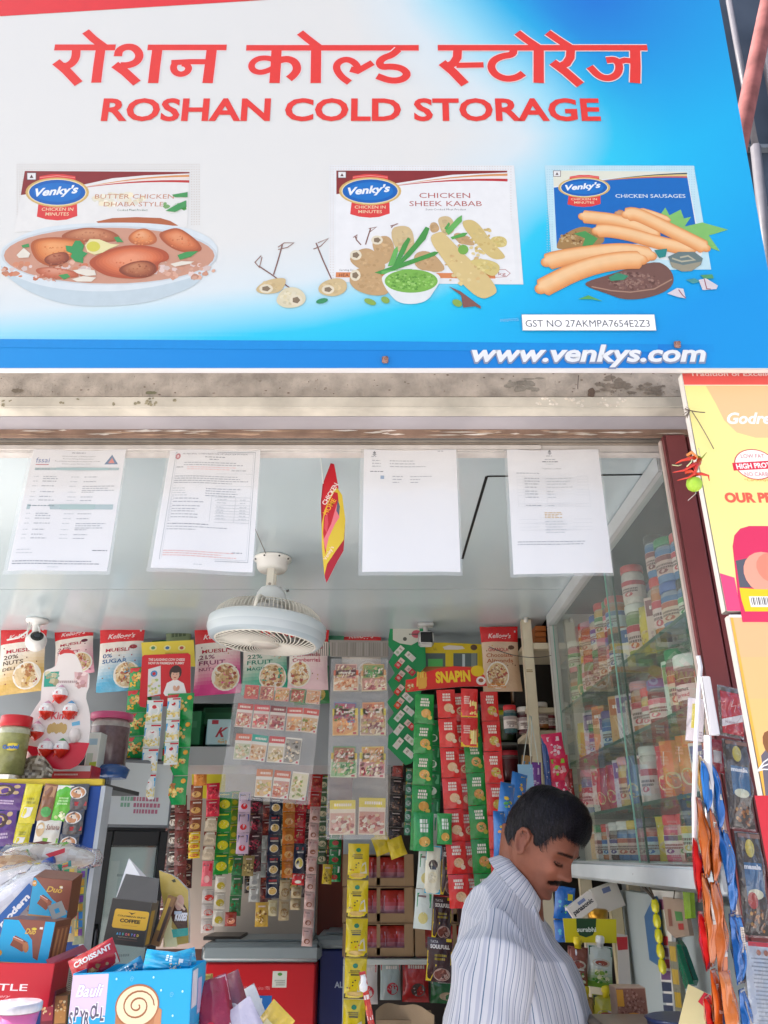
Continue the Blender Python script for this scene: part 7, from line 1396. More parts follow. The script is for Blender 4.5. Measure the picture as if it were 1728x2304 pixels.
def hpt(th, z, zl, lift=0):
    p = hd(th, z, .0001); q_ = hthick(th, z, zl)+lift; n_ = Vector((p.x*1.0, p.y*1.25, max(0, p.z)*.95)).normalized(); nz = mn.noise(Vector((p.x*28, p.y*28, p.z*9)))*.004+mn.noise(Vector((p.x*80, p.y*80, p.z*30)))*.0018
    return HMt @ (p+n_*(q_+nz))
n1, n2 = 96, 34; rings = []
for j in range(n2+1):
    rr_ = []
    for i in range(n1):
        th = 2*math.pi*i/n1; zl = hairline(th); t = j/n2; z = .1176-(.1176-zl)*(t**1.35); rr_.append(hb._v(hpt(th, z, zl)))
    rings.append(rr_)
for j in range(n2):
    for i in range(n1): hb.face([rings[j][i], rings[j+1][i], rings[j+1][(i+1) % n1], rings[j][(i+1) % n1]], '0c0a10', True)
hb.face(rings[0], '0c0a10', True)
inn = []
for i in range(n1): th = 2*math.pi*i/n1; zl = hairline(th); inn.append(hb._v(HMt @ hd(th, zl+.003, -.002)))
for i in range(n1): hb.face([rings[-1][i], inn[i], inn[(i+1) % n1], rings[-1][(i+1) % n1]], '0a080c', True)
gh = random.Random(5)
for k in range(3400):   # loose strands lying over the cap, combed forward and down
    th = gh.uniform(0, 2*math.pi); a = abs((th+math.pi) % (2*math.pi)-math.pi); zl = hairline(th); t = gh.random()**.8; z = .116-(.116-zl)*t*.9; L_ = gh.uniform(.014, .034); pts = []
    dth = (-.45 if th < math.pi else .45)*gh.uniform(.2, 1.0)*(1 if a > .5 else .3); over = -.012 if a < .9 else -.004
    for q_ in range(4):
        s_ = q_/3; zz = max(zl+over*gh.uniform(.2, 1), z-L_*s_); pts.append(hpt(th+dth*s_*L_*22, max(zz, -.06), zl, .0006+.0022*gh.random()*(1-s_)+.001*(a < .6)))
    w_ = gh.uniform(.0005, .0011); side = (pts[-1]-pts[0]).cross(HMt.to_3x3() @ Vector((math.cos(th), math.sin(th), .5))).normalized()*w_
    cc = gh.choice(['0a080c', '121016', '16141c', '0e0c12', '1e1c26']); L = [hb._v(p-side*(1-.75*i/3)) for i, p in enumerate(pts)]; Q_ = [hb._v(p+side*(1-.75*i/3)) for i, p in enumerate(pts)]
    for i in range(3): hb.face([L[i], Q_[i], Q_[i+1], L[i+1]], cc, True)
hb.build('hair', HAIR, man)
mb_ = MB(MI)      # moustache and brow hairs
for k in range(600):
    y = gh.uniform(-.036, .036); z = -.0575+gh.uniform(-.0055, .0055)*(1-abs(y)/.05)-abs(y)*.24; ay = abs(y)
    th = math.atan2(y/.067, 1); 
    base = None
    f, bk_, w_ = interp(HT, z); s2 = max(-1, min(1, y/w_)); th = math.asin(math.copysign(abs(s2)**(1/.92), s2)); p = hd(th, z)
    d = Vector((.15, (1 if y > 0 else -1)*.55, -.75)).normalized(); a_ = HMt @ (p+Vector((.0008, 0, .002))); e = HMt @ (p+Vector((.0028, 0, 0))+d*gh.uniform(.004, .008)); sd2 = HMt.to_3x3() @ Vector((0, .00045, 0)); mb_.poly([a_-sd2, a_+sd2, e+sd2*.4, e-sd2*.4], gh.choice(['120c0c', '1c1414', '241a18']))
for sgn in (-1, 1):
    for k in range(200):
        y = sgn*gh.uniform(.013, .053); ay = abs(y); z = .009+.05*(ay-.013)*(1 if ay < .036 else .3)-max(0, ay-.038)*.35+gh.uniform(-.003, .003); f, bk_, w_ = interp(HT, z); s2 = y/w_; th = math.asin(math.copysign(abs(s2)**(1/.92), s2)); p = hd(th, z)
        a_ = HMt @ (p+Vector((.0006, 0, 0))); e = HMt @ (p+Vector((.0014, sgn*.006, gh.uniform(-.0005, .002)))); u_ = HMt.to_3x3() @ Vector((0, 0, .0004)); mb_.poly([a_-u_, a_+u_, e+u_*.3, e-u_*.3], '161012')
    for k in range(26):
        y = sgn*(.018+.026*k/25); z = -.0185-.002*math.sin(math.pi*k/25); f, bk_, w_ = interp(HT, z); s2 = y/w_; th = math.asin(math.copysign(abs(s2)**(1/.92), s2)); p = hd(th, z); a_ = HMt @ (p+Vector((.0004,0,0))); e = HMt @ (p+Vector((.0055, sgn*.001, -.0045))); sd2 = HMt.to_3x3() @ Vector((0, .0008, 0)); mb_.poly([a_-sd2, a_+sd2, e+sd2*.4, e-sd2*.4], '0e0a0c')
mb_.build('facial_hair', HAIR, man)
# ---- shirt
def shirt_mat():
    m = bpy.data.materials.new('striped cotton'); m.use_nodes = True; t = m.node_tree; N = t.nodes; L = t.links; b_ = N['Principled BSDF']
    a = N.new('ShaderNodeAttribute'); a.attribute_name = 'U'
    def stripe(per, wd, ph):
        m1 = N.new('ShaderNodeMath'); m1.operation = 'MULTIPLY_ADD'; m1.inputs[1].default_value = 1/per; m1.inputs[2].default_value = ph; L.new(a.outputs['Fac'], m1.inputs[0]); m2 = N.new('ShaderNodeMath'); m2.operation = 'FRACT'; L.new(m1.outputs[0], m2.inputs[0])
        m3 = N.new('ShaderNodeMath'); m3.operation = 'LESS_THAN'; m3.inputs[1].default_value = wd; L.new(m2.outputs[0], m3.inputs[0]); return m3
    s1 = stripe(.0138, .10, 0); s2 = stripe(.0138, .30, .45)
    x1 = N.new('ShaderNodeMix'); x1.data_type = 'RGBA'; x1.inputs['A'].default_value = (.54, .55, .60, 1); x1.inputs['B'].default_value = (.40, .42, .50, 1); L.new(s2.outputs[0], x1.inputs['Factor'])
    x2 = N.new('ShaderNodeMix'); x2.data_type = 'RGBA'; L.new(x1.outputs['Result'], x2.inputs['A']); x2.inputs['B'].default_value = (.12, .18, .27, 1); L.new(s1.outputs[0], x2.inputs['Factor'])
    L.new(x2.outputs['Result'], b_.inputs['Base Color']); b_.inputs['Roughness'].default_value = .85; b_.inputs['Specular IOR Level'].default_value = .15; b_.inputs['Sheen Weight'].default_value = .1; return m
SH = shirt_mat()
def fold(p, amp=1):
    q_ = Vector((p.x*9, p.y*9, p.z*3.2)); r1 = mn.noise(q_); r2 = mn.noise(Vector((p.x*22+5, p.y*22, p.z*10))); ridge = 1-abs(r1)*2
    return amp*(.010*r1+.009*max(0, ridge)**3+.0055*r2)
def cloth(name, levels, n, u0=0, amp=1, nz=60, us=1):
    # levels: (centre matrix, rx, ry) smooth interpolated
    b_ = MB(MI); U = []; m = len(levels)-1
    def at(t):
        k = min(m-1, int(t*m)); f = t*m-k; L0, L1 = levels[k], levels[k+1]; f2 = f*f*(3-2*f)*.5+f*.5
        return L0[0], L1[0], f2, L0[1]*(1-f2)+L1[1]*f2, L0[2]*(1-f2)+L1[2]*f2
    rings = []
    for j in range(nz+1):
        M0, M1, f, rx, ry = at(j/nz); rr_ = []
        for i in range(n+1):
            a = 2*math.pi*i/n; cx, sx = math.cos(a), math.sin(a); l = Vector((rx*math.copysign(abs(cx)**.85, cx), ry*math.copysign(abs(sx)**.85, sx), 0)); p = (M0 @ l).lerp(M1 @ l, f); c0 = M0.translation.lerp(M1.translation, f); d = (p-c0); dn = d.normalized() if d.length > 1e-6 else Vector((1,0,0))
            if i == n: rr_.append(rings and rr_[0] or rr_[0]); 
            else: p = p+dn*fold(p, amp); rr_.append(b_._v(p)); U.append(0)
        rings.append(rr_)
    R_ = (levels[m//2][1]+levels[m//2][2])/2*us
    fu = []
    for j in range(nz):
        for i in range(n):
            b_.face([rings[j][i], rings[j+1][i], rings[j+1][(i+1) % n], rings[j][(i+1) % n]], 'ffffff', True)
            ua = u0+2*math.pi*R_*i/n; ub = u0+2*math.pi*R_*(i+1)/n; fu += [ua, ua, ub, ub]
    me = b_.mesh(name, SH); at_ = me.attributes.new('U', 'FLOAT', 'CORNER'); at_.data.foreach_set('value', fu); o = bpy.data.objects.new(name, me); col.objects.link(o); o.parent = man; return o
def LV(x, z, rx, ry, ln=0): return (BM @ Matrix.Translation((x, 0, z)) @ Matrix.Rotation(R(ln), 4, 'Y'), rx, ry)
torso = cloth('shirt', [LV(.026, 1.545, .050, .055, 46), LV(.016, 1.520, .062, .076, 40), LV(.004, 1.488, .082, .116, 30), LV(-.002, 1.452, .099, .150, 19), LV(.004, 1.41, .115, .170, 9), LV(.008, 1.34, .131, .172, 0), LV(.010, 1.26, .146, .175, 0), LV(.012, 1.15, .150, .178, 0), LV(.010, 1.0, .150, .195, 0), LV(.005, .86, .152, .198, 0)], 90, amp=1.35, nz=90, us=.72)
def sleeve(sh, el, wr, s_):
    pts = [sh+Vector((0, -s_*.0, .045))+(BM.to_3x3() @ Vector((0, -s_*.055, .012))), sh+Vector((0,0,.020)), sh.lerp(el, .3), sh.lerp(el, .65), el, el.lerp(wr, .4), el.lerp(wr, .95)]; rad = [(.046,.034),(.068,.058),(.070,.062),(.067,.060),(.064,.058),(.056,.052),(.040,.038)]; L = []
    for i, p in enumerate(pts):
        t = (pts[min(i+1, len(pts)-1)]-pts[max(i-1, 0)]).normalized(); z = -t; x = (BM.to_3x3() @ Vector((1, 0, 0))); x = (x-z*x.dot(z)).normalized(); y = z.cross(x)
        L.append((Matrix(((x.x,y.x,z.x,p.x),(x.y,y.y,z.y,p.y),(x.z,y.z,z.z,p.z),(0,0,0,1))), *rad[i]))
    return cloth('sleeve', L, 56, u0=.004, amp=1.7, nz=70)
sleeve(SHR, ELR, WRR, -1); sleeve(SHL, ELL, WRL, 1)
# collar
cb_ = MB(MI); fu = []; n = 60; NB = BM @ Matrix.Translation((.022, 0, 1.538)) @ Matrix.Rotation(R(46), 4, 'Y'); rows_ = []
PRF = [(.0,.002,0),(.003,.018,.3),(.006,.026,.6),(.010,.027,.75),(.020,.012,1),(.031,-.010,1.3)]
for i in range(n+1):
    a = R(24)+(2*math.pi-R(48))*i/n; fr = max(0, math.cos(a))**2; rr_ = []
    for dr, dz, _ in PRF:
        r_ = .050+dr*(1+.25*fr)+mn.noise(Vector((a*2, dz*20, 3)))*.003; z_ = dz*(1-.15*fr)-(.030*fr if dz < 0 or dr > .02 else .012*fr); rr_.append(cb_._v(NB @ Vector((r_*math.cos(a)*1.02, r_*math.sin(a)*1.0, z_))))
    rows_.append(rr_)
for i in range(n):
    for j in range(len(PRF)-1): cb_.face([rows_[i][j], rows_[i][j+1], rows_[i+1][j+1], rows_[i+1][j]], 'ffffff', True); fu += [.066*2*math.pi*i/n*.9, .066*2*math.pi*i/n*.9, .066*2*math.pi*(i+1)/n*.9, .066*2*math.pi*(i+1)/n*.9]
me = cb_.mesh('collar', SH); at_ = me.attributes.new('U', 'FLOAT', 'CORNER'); at_.data.foreach_set('value', fu); o = bpy.data.objects.new('collar', me); col.objects.link(o); o.parent = man
# placket with buttons
pb = MB(MI)
for k in range(5):
    z = 1.49-.085*k; f = .126 if z < 1.42 else .112; p = BM @ Vector((f+.012, -.012, z)); pb.T = MI @ Matrix.Translation(p) @ Matrix.Rotation(R(-BY), 4, 'Z') @ Matrix.Rotation(R(90), 4, 'Y'); pb.lathe([(.0055,-.001),(.006,.001),(.004,.002)], 'd8d8dc', 10)
pb.build('buttons', PLAST, man)
# trousers and shoes (below the counter)
tb = MB(MI); loft(tb, [(BT(.005,.93),.135,.175),(BT(.0,.84),.14,.18),(BT(0,.80),.13,.175)], 32, '2a2e38')
for s_ in (-1, 1): tb.tube([BM @ Vector((0, s_*.09, .84)), BM @ Vector((.01, s_*.10, .56)), BM @ Vector((-.01, s_*.11, .17))], [.095,.078,.062], '2a2e38', 20)
tb.build('trousers', mat('dark cotton', .9, .1), man)
for s_ in (-1, 1): b = MB(MI); b.tube([BM @ Vector((-.065, s_*.11, .138)), BM @ Vector((0, s_*.112, .150)), BM @ Vector((.10, s_*.12, .135)), BM @ Vector((.155, s_*.125, .128))], [.030,.044,.038,.020], '2a1c16', 14); b.build('shoe', mat('shoe leather', .4, .4), man)
# ================================================================ goods stacked on the front counter (lower left)
ct = thing('front_counter', 'dark wooden front counter under the stacked boxes at the lower left', 'counter', (-.9, 1.40, FLOOR))
b = MB(Matrix.Translation((.9, -1.40, -FLOOR))); b.box((-1.8, 1.36, FLOOR), (-.02, 1.80, 1.02), '6a4a38', .01); b.build('cabinet', LW, ct); b = MB(Matrix.Translation((.9, -1.40, -FLOOR))); b.box((-1.84, 1.33, 1.0205), (.02, 1.84, 1.05), 'c8c4bc', .004); b.build('top', LW, ct)
b = MB(); b.box((-1.2, 1.37, 1.051), (-.22, 1.80, 1.175), 'a88a68', .003); tag(b.build('carton', MATS['cardboard']), 'long brown carton on the counter under the bright boxes', 'carton')
def M3(o, x, z):
    # matrix from origin, x direction and approximate z direction
    x = x.normalized(); y = z.cross(x).normalized(); z = x.cross(y).normalized(); return Matrix(((x.x,y.x,z.x,o.x),(x.y,y.y,z.y,o.y),(x.z,y.z,z.z,o.z),(0,0,0,1)))
def qbox(name, tl, tr, bl, Y, dep, base, A_fn, lab, cat, side=None, sfn=None, Yr=None, lean=0, open_top=False, group=None, sides2=None):
    # box whose front face corners are photographed; front lies in the plane y=Y (right end may be deeper)
    Yr = Yr or Y; TL, TR, BL = P(*tl, Y), P(*tr, Yr), P(*bl, Y+lean); x = TR-TL; z = TL-BL; w_, h_ = x.length, z.length; M = M3(BL, x, z); b_ = MB(); sd = side or base
    if open_top:
        e = .0012
        for lo, hi in (((0,0,0),(w_,e,h_)), ((0,dep-e,0),(w_,dep,h_)), ((0,e+.0001,0),(e,dep-e-.0001,h_)), ((w_-e,e+.0001,0),(w_,dep-e-.0001,h_)), ((e+.0001,e+.0001,0),(w_-e-.0001,dep-e-.0001,e))): b_.box(lo, hi, sd)
    else: b_.box((0,0,0), (w_,dep,h_), sd, .0008)
    A = Art(); A.rect(.0012, .0012, w_-.0012, h_-.0012, base); A_fn(A, w_, h_); b_.art(A, lambda x_, y_, k: (x_, -.0004-k*3.5e-5, y_))
    if sfn: S_ = Art(); sfn(S_, dep, h_); b_.art(S_, lambda x_, y_, k: (w_+.0004+k*3.5e-5, x_, y_))
    t = b_.build(name, CARD); t.matrix_world = M; tag(t, lab, cat, group); return t, M, w_, h_
CY = '18a4d8'
def bauli(A, w, h):
    A.rect(0, h*.58, w*.30, h*.985, 'd8c4e0'); A.text('Bauli', w*.04, h*.77, h*.12, 'b8a0cc', x1=w*.265, shear=.3, bold=.06); A.text('Bauli', w*.04, h*.77, h*.12, 'f4f2f6', x1=w*.265, shear=.3, bold=.02)
    for i, ch in enumerate('SPYROLL'): A.text(ch, w*(.005+.043*i), h*(.50+.035*math.sin(i*1.7)+.01*i), h*.13, 'ece8f0', bold=.09, wf=.48); A.text(ch, w*(.005+.043*i), h*(.50+.035*math.sin(i*1.7)+.01*i), h*.13, '5a5468', bold=.03, wf=.48)
    cx, cy = w*.56, h*.66; rx, ry = w*.175, h*.20
    A.poly([(cx-rx, cy), (cx+rx, cy), (cx+rx, cy-h*.02), (cx+rx*1.18, cy-h*.05), (cx+rx*1.18, cy-h*.20), (cx+rx*.9, cy-h*.24), (cx+rx*.75, cy-h*.36), (cx+rx*.2, cy-h*.44), (cx-rx*.5, cy-h*.42), (cx-rx*.95, cy-h*.32)], 'c48a62'); A.poly([(cx-rx, cy-h*.02), (cx-rx*.2, cy-h*.1), (cx+rx*.9, cy-h*.06), (cx+rx*.8, cy-h*.25), (cx-rx*.2, cy-h*.32), (cx-rx*.95, cy-h*.22)], 'b47850')
    A.ell(cx, cy, rx*1.04, ry*1.05, 'a86a44', 32); A.ell(cx, cy, rx*.97, ry*.95, 'f0d8b4', 32)
    sp = [(cx+rx*(.80-.72*t/40)*math.cos(t*.33), cy+ry*(.80-.72*t/40)*math.sin(t*.33)) for t in range(41)]; A.stroke(sp, w*.010, 'a0643c'); A.stroke([(x+w*.004, y-h*.008) for x, y in sp], w*.004, '7a4424')
    A.ell(w*.40, h*.10, w*.035, h*.035, '6a4434', 12, 20); A.ell(w*.47, h*.03, w*.045, h*.035, '6a4434', 12, 15); A.poly([(w*.60, h*.06), (w*.68, h*.12), (w*.715, h*.22), (w*.72, h*.12), (w*.67, h*.03)], '6a4434')
    for x, y in ((.37,.93),(.75,.80),(.80,.42),(.10,.42),(.22,.33),(.30,.20),(.86,.55),(.93,.78),(.12,.22),(.68,.93)): A.ell(w*x, h*y, w*.008, h*.013, 'b8e8f8', 8)
    for x, y in ((.50,.92),(.84,.75),(.20,.40),(.83,.10)):
        A.stroke([(w*x+w*.016*math.cos(t*.6)*(1-t/20), h*y+h*.03*math.sin(t*.6)*(1-t/20)) for t in range(16)], w*.003, '7ac8e4')
    A.rect(w*.915, h*.07, w*.955, h*.16, 'e8e4e4'); A.poly([(w*.922, h*.085), (w*.948, h*.085), (w*.935, h*.14)], '6a3430'); A.text('Cafe Sugar Roll with', w*.005, h*.015, h*.045, 'e8f4f8', x1=w*.29, bold=.02)
def bside(A, d, h): A.rect(d*.04, h*.60, d*.40, h*.97, 'dcdce4'); A.rect(d*.45, h*.50, d*.72, h*.86, 'c4b8d8'); [A.rect(d*.1, h*(.08+.03*i), d*.75, h*(.09+.03*i), '5ac0e0') for i in range(12)]
tB, MB_, wB, hB = qbox('snack_carton', (151,2192), (419,2180), (139,2430), 1.42, .105, CY, bauli, 'open sky blue carton with a big cream roll picture, front of the counter', 'carton', sfn=bside, open_top=True)
gn = random.Random(9)
def inpack(name, u, v, Y, w_, h_, yaw, tilt, base, A_fn, lab, d=.016, roll=0, cat='packet', m=None, group=None):
    A = Art(); A_fn(A, w_, h_); o = pouch(w_, h_, d, base, A, int(u+v), 12, 14, .003, .02).build(name, m or FOIL); o.matrix_world = Matrix.Translation(P(u, v, Y)) @ Matrix.Rotation(R(roll), 4, 'Y') @ Matrix.Rotation(R(yaw), 4, 'Z') @ Matrix.Rotation(R(tilt), 4, 'X'); return tag(o, lab, cat, group)
BLP = lambda A, w, h: (A.rect(-w*.48, -h*.06, w*.48, -.001, '0f84b4'), A.rect(w*-.2, -h*.3, w*.0, -h*.2, 'e8eef0'), A.blobs(w*.2, -h*.35, w*.2, h*.16, 16, ['e8d8a8','c89a60','f0f0e8'], w*.06, 3), bar_text(A, w*-.2, -h*.5, w*.3, h*.05, 'd8f0f8', 2, 3))
inpack('snack_packet', 440, 2150, 1.47, .026, .080, 5, -10, '2aa8d0', BLP, 'upper glossy blue packet at the right of the sky blue carton', roll=78, d=.012); inpack('snack_packet', 430, 2168, 1.45, .028, .075, -5, -20, '1c9ccc', BLP, 'lower glossy blue packet lying in the sky blue carton', roll=96, d=.014)
inpack('snack_packet', 322, 2164, 1.50, .022, .05, 0, -15, '1690c0', BLP, 'blue packet half buried behind the black coffee box', roll=60)
inpack('biscuit_packet', 262, 2136, 1.50, .042, .075, 0, -12, 'c8242c', lambda A, w, h: (A.rect(w*.1, -h*.97, w*.48, -.002, 'ddd0bc'), A.text('CROISSANT', -w*.12, -h*.90, w*.20, 'f0e8e4', rot=90, bold=.04), A.blobs(w*.3, -h*.5, w*.12, h*.3, 10, ['c89a68','a87840'], w*.1, 2)), 'red and cream wafer packet leaning in the sky blue carton', roll=62)
# red carton at the far left
def brit(A, w, h): A.text('PEANUT BRITTLE', -w*.72, h*.36, h*.16, 'f2e4e2', x1=w*.76, bold=.01); A.text('Low Cane Sugar Jaggery', w*-.2, h*.20, h*.065, 'e8b8b8', x1=w*.60, shear=.4); A.stroke([(0, h*.75), (w*.25, h*.72), (w*.45, h*.74)], w*.010, '6a1018')
tR, MR_, wR, hR = qbox('gift_carton', (-110,2166), (105,2170), (-112,2262), 1.48, .10, 'c4182c', brit, 'open red carton with white serif lettering at the left edge', 'carton', sfn=lambda A, d, h: (A.rect(d*.7, h*.1, d*.98, h*.9, 'd8ccb8'), [A.rect(d*.74, h*(.2+.05*i), d*.94, h*(.22+.05*i), '5a5450') for i in range(12)]), open_top=True)
b = MB(); lp_ = [P(103,2160,1.50), P(186,2126,1.60), P(198,2140,1.60), P(110,2172,1.49)]; b.poly(lp_, 'b41a2c'); b.poly([p+Vector((0,.0015,.0005)) for p in lp_[::-1]], 'a8485a'); tR2 = b.build('carton_flap', CARD); tR2.parent = tR; tR2.matrix_parent_inverse = MR_.inverted()
# blue and brown chocolate cartons
def duo(A, w, h, lower=True):
    A.poly([(w*.28, h*.998), (w*.80, h*.998), (w*.80, h*.10), (w*.70, h*.16), (w*.62, h*.55), (w*.42, h*.80)] if lower else [(w*.05, h*.998), (w*.998, h*.998), (w*.998, h*.30), (w*.55, h*.55)], '8a5040')
    A.text('Duo', w*(.46 if lower else .38), h*(.68 if lower else .70), h*.13, 'd8b048', x1=w*(.66 if lower else .78), shear=.3, bold=.02); A.ell(w*(.62 if lower else .74), h*(.80 if lower else .83), w*.05, h*.03, 'd8c040', 12); A.rect(w*.72, h*.80, w*.78, h*.85, 'e8e0d8')
    x0, y0 = (w*.26, h*.42) if lower else (w*.25, h*.42)
    A.stroke([(x0, y0+h*.10), (x0+w*.12, y0+h*.04), (x0+w*.26, y0-h*.04)], h*.24, '8a4a34'); A.stroke([(x0, y0+h*.16), (x0+w*.12, y0+h*.10), (x0+w*.26, y0+h*.02)], h*.06, 'b87050'); A.ell(x0+w*.27, y0-h*.04, w*.055, h*.12, 'b8784c' if lower else '9a5a44', 14, 20); A.stroke([(x0, y0+h*.18), (x0+w*.20, y0+h*.10)], h*.015, 'e8d0c8')
    A.ell(w*.06, h*.22 if lower else h*.86, w*.055, h*.07, 'd89a28', 14); A.text('10', w*.03, (h*.20 if lower else h*.84), h*.05, 'f4ead8', bold=.04)
    if not lower: A.rect(0, h*.10, w*.62, h*.16, 'b88a4a')
    else: A.rect(0, .0015, w*.998, h*.035, 'c8a838')
qbox('chocolate_carton', (4,2066), (122,2073), (-14,2166), 1.52, .075, '1ca4d4', duo, 'lower sky blue and brown chocolate carton standing on the red carton', 'carton', side='7a4a38', sfn=lambda A, d, h: (A.rect(d*.1, h*.1, d*.9, h*.85, '9a5a44'), [A.stroke([(d*(.2+.25*i), h*.15), (d*(.25+.25*i), h*.8)], d*.12, 'c88a5a') for i in range(3)]))
qbox('chocolate_carton', (92,1976), (180,1985), (60,2072), 1.66, .05, '1ca4d4', lambda A, w, h: duo(A, w, h, False), 'upper sky blue and brown chocolate carton behind the lower one', 'carton', side='7a4a38', group=None, lean=.02)
b = MB(); fp = [P(107,2040,1.55), P(138,2028,1.60), P(150,2058,1.60), P(118,2072,1.55)]; b.poly(fp, '2aa8d8'); b.poly([p+Vector((0,.001,.001)) for p in fp[::-1]], 'b8b4ac'); tag(b.build('torn_cardboard', CARD), 'raised blue flap of the lower chocolate carton', 'flap')
# black coffee carton
def coff(A, w, h):
    A.rrect(w*.13, h*.36, w*.98, h*.78-.0, .004, 'e0ae34'); A.text('COLOMBIAN BREW', w*.22, h*.62, h*.035, '4a3818', x1=w*.92, bold=.03); A.text('COFFEE', w*.30, h*.50, h*.075, '3a2c14', x1=w*.80, bold=.05); A.rect(w*.35, h*.43, w*.75, h*.436, 'a88030')
    cx = w*.56; A.poly([(cx-w*.10, h*.735), (cx, h*.715), (cx+w*.10, h*.735), (cx+w*.03, h*.70), (cx, h*.675), (cx-w*.03, h*.70)], '3a2c14')
    for i, ch in enumerate('ASSORTED'): A.text(ch, w*(.28+.072*i), h*.22, h*.05, ['4ab0d8','5a8ad0','4ac0b0','d86a8a','e08a4a','6a9ad8','b07ac8','e0c050'][i], bold=.05)
    A.text('INSTANT COFFEE', w*.34, h*.165, h*.025, 'b8a088', x1=w*.80); A.rect(w*.3, h*.12, w*.82, h*.125, '8a5a4a')
qbox('coffee_carton', (262,2022), (352,2032), (231,2122), 1.62, .05, '383634', coff, 'black coffee carton with a yellow panel and a torn open lid', 'carton', side='5a544e', sfn=lambda A, d, h: A.rect(d*.1, h*.05, d*.6, h*.8, 'b8923a'))
cof = bpy.data.objects.get('coffee_carton.001') or None
b = MB(); fp = [P(262,2021,1.62), P(352,2032,1.62), P(358,1977,1.67), P(283,1966,1.67)]; b.poly(fp, '5e5b58'); b.poly([p+Vector((0,.0012,0)) for p in fp[::-1]], 'd0ccc8'); fpw = [P(261,2018,1.68), P(290,1931,1.72), P(329,1972,1.72), P(340,2010,1.68)]; b2 = MB(); b2.poly(fpw, 'f2f0ee'); b2.poly([p+Vector((0,.001,0)) for p in fpw[::-1]], 'e8e6e2')
tag(b.build('torn_cardboard', CARD), 'dark raised lid of the black coffee carton', 'lid'); tag(b2.build('carton_flap', CARD), 'white pointed flap rising behind the black coffee lid', 'flap')
qbox('coffee_sachet', (360,2010), (378,2016), (338,2125), 1.66, .012, '8a6440', lambda A, w, h: (A.rect(w*.1, h*.3, w*.5, h*.95, 'c8a040'), A.rect(w*.55, h*.1, w*.9, h*.8, '4a3430')), 'gold and brown coffee sachets beside the black carton', 'sachet')
# gold chocolate pouch
GPt = [(362,1958),(372,1962),(390,1968),(405,1979),(420,1995),(427,2002),(428,2060),(428,2120),(372,2130),(373,2080),(371,2030),(366,2000)]
def kis(A, f):
    A.poly([f(*p) for p in ((373,2035),(384,2042),(392,2060),(390,2085),(400,2100),(404,2128),(374,2129))], 'e8e4b0'); A.poly([f(*p) for p in ((405,2015),(416,2030),(425,2046),(426,2088),(405,2090),(392,2070),(388,2055),(396,2035))], '4a2c24'); A.ell(*f(408,2030), .009, .014, 'c8a090', 10); A.stroke([f(404,2016), f(402,2030), f(412,2038), f(420,2046)], .004, 'd8b8a0')
    a_ = f(397,2069); A.text('KISSES', a_[0], a_[1], .0125, 'f0f0f4', x1=f(425,2067)[0], bold=.07, shear=.15); A.rect(f(396,2056)[0], f(396,2056)[1], f(413,2049)[0], f(413,2049)[1], 'c8d4e4'); A.poly([f(*p) for p in ((390,2090),(427,2086),(427,2103),(394,2108))], '3ab0a4'); A.poly([f(*p) for p in ((390,1980),(398,1977),(400,1984),(394,1985))], '3a3a20')
card('gold_pouch', GPt, 1.70, 'b8a050', kis, 'tall gold chocolate pouch standing right of the black coffee carton', 'pouch', m=FOIL, th=.014)
# tub and stacks below
b = MB(Matrix.Translation(P(24, 2364, 1.40))); tb_ = thing('sweet_tub', 'pink tub with a clear lid at the bottom left corner', 'tub', Matrix.Translation(P(24, 2364, 1.40)))
for nm, prof, cc, mm in (('tub', [(.024,0),(.033,.05)], 'd86aa0', CARD), ('lid', [(.033,.0505),(.036,.052),(.036,.062),(.033,.064)], 'd0ccd4', GLOSSY)): b = MB(); b.lathe(prof, cc, 24); b.build(nm, mm, tb_)
for i, (u0, u1, cc, hd, lab) in enumerate(((82,112,'7a2434','a83a4a','dark red carton between the tub and the blue carton'),(112,142,'8a5a34','c88a4a','brown picture carton left of the sky blue carton'))):
    qbox('food_carton', (u0,2235+i*8), (u1,2232+i*8), (u0,2400), 1.50, .05, cc, lambda A, w, h: (A.rect(w*.1, h*.6, w*.9, h*.8, hd), A.blobs(w*.5, h*.8, w*.4, h*.15, 16, [hd, 'e8d0a0', 'd8a060'], w*.12, i)), lab, 'carton')
# maroon and white packets right of the blue carton
inpack('bakery_packet', 468, 2204, 1.52, .062, .14, 12, -14, '9c2640', lambda A, w, h: (A.rect(-w*.48, -h*.30, w*.48, -.002, 'c0949c'), A.text('Bakers', -w*.05, -h*.62, w*.16, 'f0e0e0', rot=-82, bold=.06), A.text('Rusk', w*.22, -h*.55, w*.14, 'e8d8d8', rot=-82, bold=.05), A.ell(-w*.18, -h*.52, w*.14, h*.06, 'd02840', 14)), 'crumpled maroon bakery packet leaning right of the blue carton', .03, roll=-18)
inpack('bakery_packet', 500, 2198, 1.56, .058, .14, 8, -14, '864450', lambda A, w, h: (A.text('baked', -w*.1, -h*.75, w*.18, 'f0e4e4', rot=-80, bold=.05), A.ell(w*.05, -h*.42, w*.18, h*.08, 'e8d4d4', 14), A.ell(w*.05, -h*.42, w*.10, h*.045, '9a4a58', 12)), 'dull maroon packet with white lettering behind the first', .028, roll=-24)
inpack('bread_packet', 540, 2232, 1.60, .055, .12, 4, -12, 'e4e2de', lambda A, w, h: (A.rect(-w*.1, -h*.99, w*.3, -h*.7, 'e0cc40'),), 'white packet with a yellow corner leaning beside the maroon ones', .02, roll=-30)
inpack('bread_packet', 532, 2262, 1.50, .05, .10, 0, -8, 'c8c0d0', lambda A, w, h: A.rect(-w*.2, -h*.8, w*.3, -h*.4, 'e8d040'), 'small clear packet with a yellow label at the bottom edge', .02, roll=-35)
